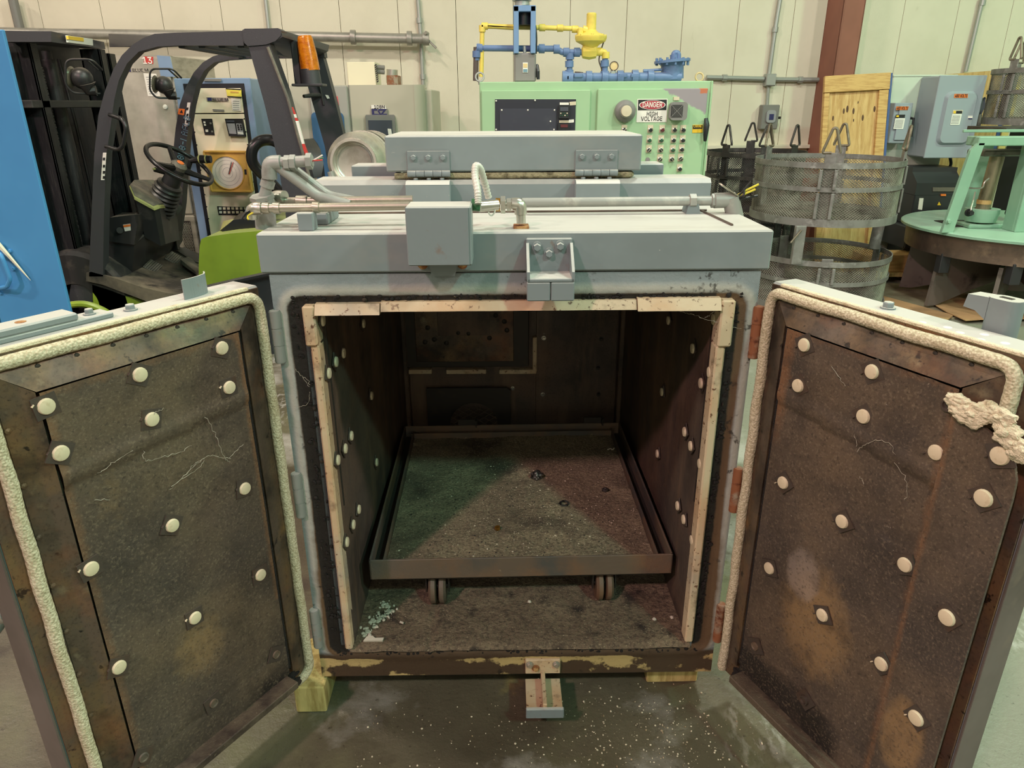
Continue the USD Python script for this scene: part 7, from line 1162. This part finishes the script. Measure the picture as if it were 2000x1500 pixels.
part(S1, 'box', MB().box(x0, x1, 7.22, YM - 0.002, z0, z1, 0.006), 'switch_grey'); part(S1, 'cover', MB().box(x0 + 0.045, x1 - 0.012, 7.205, 7.22, z0 + 0.03, z1 - 0.025, 0.008), 'switch_grey')
vl = lab(S1, [(1751, 208), (1775, 208), (1773, 215), (1750, 215)], 7.205, 'orange_print', label='orange 480 VOLTS label'); part(vl, 'lettering', MB().text('480 VOLTS', 0.026, FRONT(P(1762, 214.2, 7.201)), width=P(1773, 211, 7.20)[0] - P(1751, 211, 7.20)[0]), 'ink')
rl = lab(S1, [(1750, 224), (1768, 224), (1767, 230), (1749, 230)], 7.205, 'ink', name='maker_label'); lab(rl, [(1751, 225), (1756, 225), (1755.5, 229), (1750.6, 229)], 7.201, 'yellow_print', 0.002, 'maker_mark')
sl = lab(S1, [(1749, 231), (1768, 231), (1764, 252), (1745, 252)], 7.205, 'sticker', name='instruction_label')
for k in range(6): lab(sl, [(1750 - k * .6, 234 + k * 2.8), (1765 - k * .6, 234 + k * 2.8), (1765 - k * .6, 235 + k * 2.8), (1750 - k * .6, 235 + k * 2.8)], 7.201, 'instrument_grey', 0.001, 'print_line')
part(S1, 'lever', MB().sweep([(x1, 7.27, (z0 + z1) / 2 + 0.05), (x1 + 0.03, 7.22, (z0 + z1) / 2 + 0.04), (x1 + 0.025, 7.20, (z0 + z1) / 2 - 0.12)], 0.013, 8), 'ink')
YX = 7.05; x0, x1, z1, z0 = P(1831, 180, YX)[0], P(1921, 180, YX)[0], P(1880, 148, YX)[2], P(1830, 308, YX)[2]
S2 = thing('big_switch_box', 'big grey 480 volt switch box with an embossed door', 'switch box', ((x0 + x1) / 2, 7.0, z0), world=True)
part(S2, 'box', MB().box(x0, x1, YX + 0.004, YM - 0.002, z0, z1, 0.01), 'switch_grey'); part(S2, 'front', MB().box(x0 - 0.005, x1 + 0.005, YX, YX + 0.02, z0 - 0.004, z1 + 0.004, 0.006), 'switch_grey')
b = MB(); xc0, xc1, zc0, zc1 = x0 + 0.075, x1 - 0.045, P(1850, 283, YX)[2], P(1880, 178, YX)[2]
for i_, (ins, h0) in enumerate(((0.0, 0.0), (0.012, 0.028), (0.03, 0.034))): pass
o_ = rrect(xc0, xc1, zc0, zc1, 0.06, 6); i1 = rrect(xc0 + 0.02, xc1 - 0.02, zc0 + 0.02, zc1 - 0.02, 0.05, 6); n_ = len(o_)
v = np.array([(a, YX, c) for a, c in o_] + [(a, YX - 0.03, c) for a, c in i1] + [((xc0 + xc1) / 2, YX - 0.03, (zc0 + zc1) / 2)]); k = np.arange(n_); k2 = (k + 1) % n_
f = np.vstack([np.stack([k, k2, n_ + k2], 1), np.stack([k, n_ + k2, n_ + k], 1), np.stack([n_ + k, n_ + k2, np.full(n_, 2 * n_)], 1)]); part(S2, 'embossed_door', (v, f), 'switch_grey', smooth=40)
yl = YX - 0.03
vl = lab(S2, [(1864.5, 183.5), (1890.5, 183.5), (1890, 191), (1863.5, 191)], yl, 'orange_print', label='orange 480 VOLTS label'); part(vl, 'lettering', MB().text('480 VOLTS', 0.026, FRONT(P(1877, 190, yl - 0.004)), width=P(1889, 187, yl)[0] - P(1865.5, 187, yl)[0]), 'ink')
rl = lab(S2, [(1861.5, 215), (1881, 215), (1879, 222), (1860.5, 222)], yl, 'legend', name='maker_label'); lab(rl, [(1868, 216.5), (1879.5, 216.5), (1879, 221.5), (1867.5, 221.5)], yl - 0.004, 'ink', 0.002, 'maker_mark'); lab(rl, [(1863, 216.5), (1867, 216.5), (1866.7, 221.5), (1862.5, 221.5)], yl - 0.004, 'yellow_print', 0.002, 'maker_mark')
sl = lab(S2, [(1860, 222.5), (1879, 222.5), (1874, 244), (1856, 244)], yl, 'sticker', name='instruction_label')
for k in range(6): lab(sl, [(1861 - k * .7, 226 + k * 2.8), (1876 - k * .7, 226 + k * 2.8), (1875.8 - k * .7, 227 + k * 2.8), (1860.8 - k * .7, 227 + k * 2.8)], yl - 0.004, 'instrument_grey', 0.001, 'print_line')
lt = lab(S2, [(1891, 226), (1900, 226), (1899, 233.5), (1890, 233.5)], yl, 'sticker', name='inspection_label'); lab(lt, [(1891, 231), (1899, 231), (1899, 233), (1891, 233)], yl - 0.004, 'navy_print', 0.002, 'label_band')
part(S2, 'throw_handle', MB().lathe([(0.0, -0.012), (0.085, -0.012), (0.095, 0.0), (0.085, 0.012), (0.0, 0.012)], 24, frame(P(1921, 210, YX + 0.12), (0, 1, 0), (0, 0, 1)), -1.2, 1.4), 'switch_grey'); part(S2, 'handle_grip', MB().sweep([P(1914, 225, YX + 0.1), P(1912, 240, YX + 0.06), P(1911, 247, YX + 0.04)], 0.018, 10), 'fin_steel'); part(S2, 'door_latch', MB().cyl(P(1831, 170, YX + 0.05), P(1829, 176, YX + 0.05), 0.008, n=8), 'switch_grey')
part(S2, 'cable', MB().sweep(smooth_path([P(1856, 308, YX + 0.2), P(1857, 322, YX + 0.2), P(1848, 331, YX + 0.2), P(1830, 335, YX + 0.25)], 6), 0.014, 8), 'ink')
# black machine under it
YU = 6.9; U = thing('black_power_unit', 'black power unit with a sloped control face under the big switch box', 'machine', (P(1820, 450, YU)[0], YU + 0.3, 0), world=True)
x0, x1 = P(1783, 400, YU)[0], P(1870, 400, YU)[0]
part(U, 'body', MB().box(x0, x1, YU, YU + 0.44, P(1800, 440, YU)[2], P(1800, 380, YU)[2], 0.01), 'machine_black'); part(U, 'upper_body', MB().prism([(0.0, 0), (0.0, 0.11), (0.12, 0.20), (0.12, 0.24), (0.44, 0.24), (0.44, 0)], x1 - x0, frame((x0, YU, P(1800, 381, YU)[2]), (0, 1, 0), (0, 0, 1))), 'machine_black')
part(U, 'lower_body', MB().box(P(1768, 470, YU - 0.1)[0], P(1800, 470, YU - 0.1)[0], YU - 0.1, YU + 0.42, P(1775, 487, YU - 0.1)[2], P(1775, 443, YU - 0.1)[2], 0.012), 'machine_black'); part(U, 'plinth', MB().box(x0 + 0.05, x1, YU + 0.1, YU + 0.42, 0.0, P(1800, 440, YU)[2], 0.006), 'machine_black')
part(U, 'name_strip', slab([(1796, 387), (1804, 387), (1801, 410), (1793, 409)], YU - 0.004, 0.004), 'sticker'); part(U, 'warning_triangle', slab([(1831, 401), (1838, 401), (1834.5, 394)], YU - 0.004, 0.004), 'yellow_print'); part(U, 'blue_disc', MB().cyl(P(1828, 424, YU), P(1828, 424, YU - 0.004), 0.02, n=20), 'navy_print')
part(U, 'control_strip', slab([(1822, 366), (1870, 366), (1870, 374), (1822, 374)], YU - 0.006, 0.02), 'fin_steel'); part(U, 'red_key', slab([(1838, 379), (1848, 379), (1848, 383), (1838, 383)], YU - 0.010, 0.01), 'orange_print'); part(U, 'vent_grid', slab([(1806, 340), (1848, 341), (1848, 351), (1806, 350)], YU + 0.11, 0.004), 'fin_steel')
# ------------------------------------------------------------------ green press frame on a steel ring with fin legs
YPp = 5.9; zdisc = P(1990, 462, 5.5)[2]; xl_ = P(1786, 446, YPp)[0]; RP = 0.92; cxp = xl_ + RP
PR = thing('press_frame', 'sea green press frame on a round plate with dark steel fins for legs', 'press', (cxp, YPp, 0), world=True)
MPc = lambda z: frame((cxp, YPp, z), (1, 0, 0), (0, 1, 0))
part(PR, 'round_plate', MB().lathe([(0, 0), (RP, 0), (RP, 0.018), (RP - 0.01, 0.024), (0, 0.024)], 72, MPc(zdisc)), 'press_green', 'round green base plate'); part(PR, 'steel_ring', MB().lathe([(RP - 0.08, -0.17), (RP - 0.055, -0.17), (RP - 0.045, -0.002), (RP - 0.08, -0.002)], 72, MPc(zdisc)), 'press_steel', 'brown heat-stained steel ring')
yp = 5.55; xa, xb = P(1838, 460, yp)[0], P(1860, 460, yp)[0]; zp = P(1880, 280, yp)[2]
wdp = xb - xa; xq = P(1985, 440, yp)[0]
part(PR, 'upright', MB().prism([(xa, zdisc + 0.024), (xa + wdp, zdisc + 0.024), (xa + wdp + 0.09, zp), (xa + 0.13, zp), (xa + 0.085, zp - 0.05)], 0.03, FRONT((0, yp + 0.03, 0))), 'press_green', 'sloping green side post')
part(PR, 'upright', MB().box(xq, xq + wdp, yp, yp + 0.03, zdisc + 0.024, zp, 0.004), 'press_green'); part(PR, 'upright_web', MB().box(xq, xq + 0.02, yp + 0.03, yp + 0.16, zdisc + 0.024, zp, 0.004), 'press_green')
xr_ = P(1876, 400, yp + 0.62)[0]
part(PR, 'rear_sheet', MB().box(xr_, xq + wdp, yp + 0.62, yp + 0.64, zdisc + 0.024, zp, 0.003), 'press_green'); part(PR, 'cross_head', MB().box(xa + 0.13, xq + wdp, yp, yp + 0.16, zp - 0.02, zp + 0.045, 0.006).box(xr_, xq + wdp, yp + 0.16, yp + 0.63, zp - 0.0, zp + 0.02, 0.004), 'press_green'); part(PR, 'top_rail', MB().box(xa + 0.02, xq + wdp + 0.3, yp + 0.03, yp + 0.05, zp + 0.075, zp + 0.095, 0.003), 'press_green')
part(PR, 'head_clamp', MB().box(P(1905, 300, yp + 0.28)[0], P(1996, 300, yp + 0.28)[0], yp + 0.17, yp + 0.40, P(1940, 309, yp)[2], P(1940, 297, yp)[2], 0.01), 'fin_steel')
sx, sy = P(1921, 400, yp + 0.28)[0], yp + 0.28; zs0, zs1 = P(1921, 412, sy)[2], P(1940, 305, sy)[2]
part(PR, 'ram_shaft', MB().cyl((sx, sy, zs0), (sx + 0.02, sy, zs1), 0.052, n=24), 'shaft', 'oily steel ram'); part(PR, 'shaft_band', MB().cyl((sx, sy, P(1921, 398, sy)[2]), (sx, sy, P(1921, 390, sy)[2]), 0.054, n=24), 'plywood')
part(PR, 'ram_collar', MB().lathe([(0.06, -0.10), (0.11, -0.10), (0.125, -0.03), (0.125, 0), (0.06, 0.0)], 28, frame((sx, sy, zs0 + 0.02), (1, 0, 0), (0, 1, 0))), 'press_green'); part(PR, 'ram_plate', MB().box(sx - 0.14, sx + 0.15, sy - 0.10, sy + 0.10, zdisc + 0.025, zdisc + 0.055, 0.006), 'press_green')
for s in (-1, 1): part(PR, 'clamp_bolt', MB().hexbolt((sx + s * 0.16, sy - 0.08, zs0 + 0.0), (0, -1, 0), 0.022, 0.05), 'ink')
part(PR, 'slot_grating', MB().box(P(1868, 425, sy)[0], P(1975, 425, sy)[0], sy - 0.02, sy + 0.30, zdisc + 0.026, zdisc + 0.030, 0), 'grate_black'); part(PR, 'anchor_bolt', MB().hexbolt(P(1852, 432, yp), (0, -1, 0), 0.016, 0.02), 'press_green')
part(PR, 'oil_line', MB().sweep(smooth_path([P(1884, 366, 5.8), P(1905, 368, 5.75), P(1919, 366, 5.72), P(1923, 356, 5.72), P(1932, 348, 5.72)], 6), 0.006, 6), 'zinc'); part(PR, 'oil_line', MB().sweep(smooth_path([P(1905, 375, 5.8), P(1900, 395, 5.75), P(1896, 410, 5.72), P(1902, 418, 5.72)], 6), 0.006, 6), 'zinc')
# fins: bow-tie steel plates under the ring, splayed about the centre
zr_ = zdisc - 0.17
for k, (ang, ln) in enumerate(((196, 0.84), (228, 0.80), (262, 0.82), (300, 0.84), (332, 0.8), (150, 0.8), (100, 0.8), (40, 0.8))):
    a = math.radians(ang); dx = V(math.cos(a), math.sin(a), 0)
    pr = [(0.10, 0.22), (0.10, 0.36), (ln - 0.22, zr_ - 0.01), (ln, zr_ - 0.03), (ln + 0.03, 0.034), (ln - 0.06, 0.034), (ln - 0.40, 0.14)]
    part(PR, 'leg_fin', MB().prism(pr, 0.03, frame(V(cxp, YPp, 0) + np.cross((0, 0, 1), dx) * 0.015, dx, (0, 0, 1))), 'fin_steel', 'bow-tie shaped steel fin')
part(PR, 'leg_hub', MB().cyl((cxp, YPp, 0.12), (cxp, YPp, zr_), 0.12, n=24), 'fin_steel')
for k in range(6): a = math.radians(180 + 36 * k + 18); q = V(cxp + (RP - 0.1) * math.cos(a), YPp + (RP - 0.1) * math.sin(a), 0); part(PR, 'ring_block', MB().box(q[0] - 0.04, q[0] + 0.04, q[1] - 0.04, q[1] + 0.04, zr_ - 0.14, zr_ + 0.02, 0.005), 'machine_black')
# grey slab and basket on the press
sl = P(1922, 268, 6.0)
one('steel_slab', MB().box(sl[0], sl[0] + 0.9, 5.75, 6.25, zp + 0.10, P(1930, 256, 6.0)[2], 0.006), 'basket_dark', 'dark steel slab lying across the top of the press frame', 'slab')
bc = P(1962, 160, 6.9); zb0, zb1 = P(1975, 240, 6.4)[2], P(1990, 128, 6.4)[2]
build_basket('mesh_basket', 'round mesh basket at the right edge of the picture, high behind the press', (bc[0] + RB * 0.98, 6.95, zb0), RB, zb1 - zb0, 0, posts=(190, 280, 10, 100), hook_tilt=0.0)
one('basket_trestle', MB().box(bc[0] + 0.35, bc[0] + RB * 1.7, 6.75, 7.2, 0, zb0 - 0.032, 0.01), 'machine_black', 'dark trestle under the high basket behind the press', 'trestle')
# ------------------------------------------------------------------ timber and sheets on the floor at the right
PT_ = thing('pallet', 'wooden pallet with a thick pine beam behind the baskets', 'pallet', tuple(G(1760, 548, 0)), world=True); g0 = G(1722, 556, 0); g1 = G(1800, 549, 0)
yb_ = g0[1] + 0.08; xa, xb = P(1690, 520, yb_)[0], P(1830, 520, yb_)[0]
part(PT_, 'beam', MB().box(xa, xb, yb_ + 0.05, yb_ + 0.30, P(1760, 534, yb_)[2], P(1760, 500, yb_)[2], 0.006), 'pine', 'thick pine beam'); part(PT_, 'deck_board', MB().box(xa, xb, yb_, yb_ + 0.34, P(1760, 541, yb_)[2], P(1760, 534, yb_)[2], 0.003), 'lumber')
for x in (xa + 0.1, P(1775, 548, yb_)[0]): part(PT_, 'pallet_block', MB().box(x, x + 0.12, yb_, yb_ + 0.34, 0, P(1760, 541, yb_)[2], 0.004), 'lumber')
M('cardboard', srgb(182, 146, 102), 0.85, layers=[(srgb(146, 116, 80), 1.6, 0.45, 0.62, {'detail': 6}), (srgb(98, 80, 60), 2.6, 0.58, 0.72, {'seed': 4, 'detail': 7, 'amt': 0.7})]); M('grey_sheet', srgb(140, 132, 108), 0.85, layers=[(srgb(104, 92, 72), 2, 0.45, 0.64, {'detail': 7})])
def floor_sheet(name, pts, z, mat, label, cat, th=0.006): return one(name, MB().prism(Polygon([tuple(G(a, b_, z)[:2]) for a, b_ in pts]).buffer(0), th, frame((0, 0, z), (1, 0, 0), (0, 1, 0))), mat, label, cat)
floor_sheet('grey_board', [(1712, 557), (1800, 553), (1870, 560), (1960, 600), (1860, 625), (1770, 600), (1713, 577)], 0.0, 'grey_sheet', 'dull greyish board on the floor between the baskets and the press', 'board', 0.012)
floor_sheet('brown_board', [(1713, 577), (1760, 590), (1862, 618), (1850, 627), (1830, 628), (1770, 612), (1730, 596)], 0.013, 'cardboard', 'narrow stained board nearest the right door of the oven', 'board', 0.012)
floor_sheet('cardboard_sheet', [(1815, 590), (1860, 572), (1980, 585), (2060, 606), (2060, 620), (1990, 624), (1915, 625), (1886, 627), (1848, 610)], 0.026, 'cardboard', 'large tan cardboard sheet under the fins of the press', 'cardboard', 0.006)
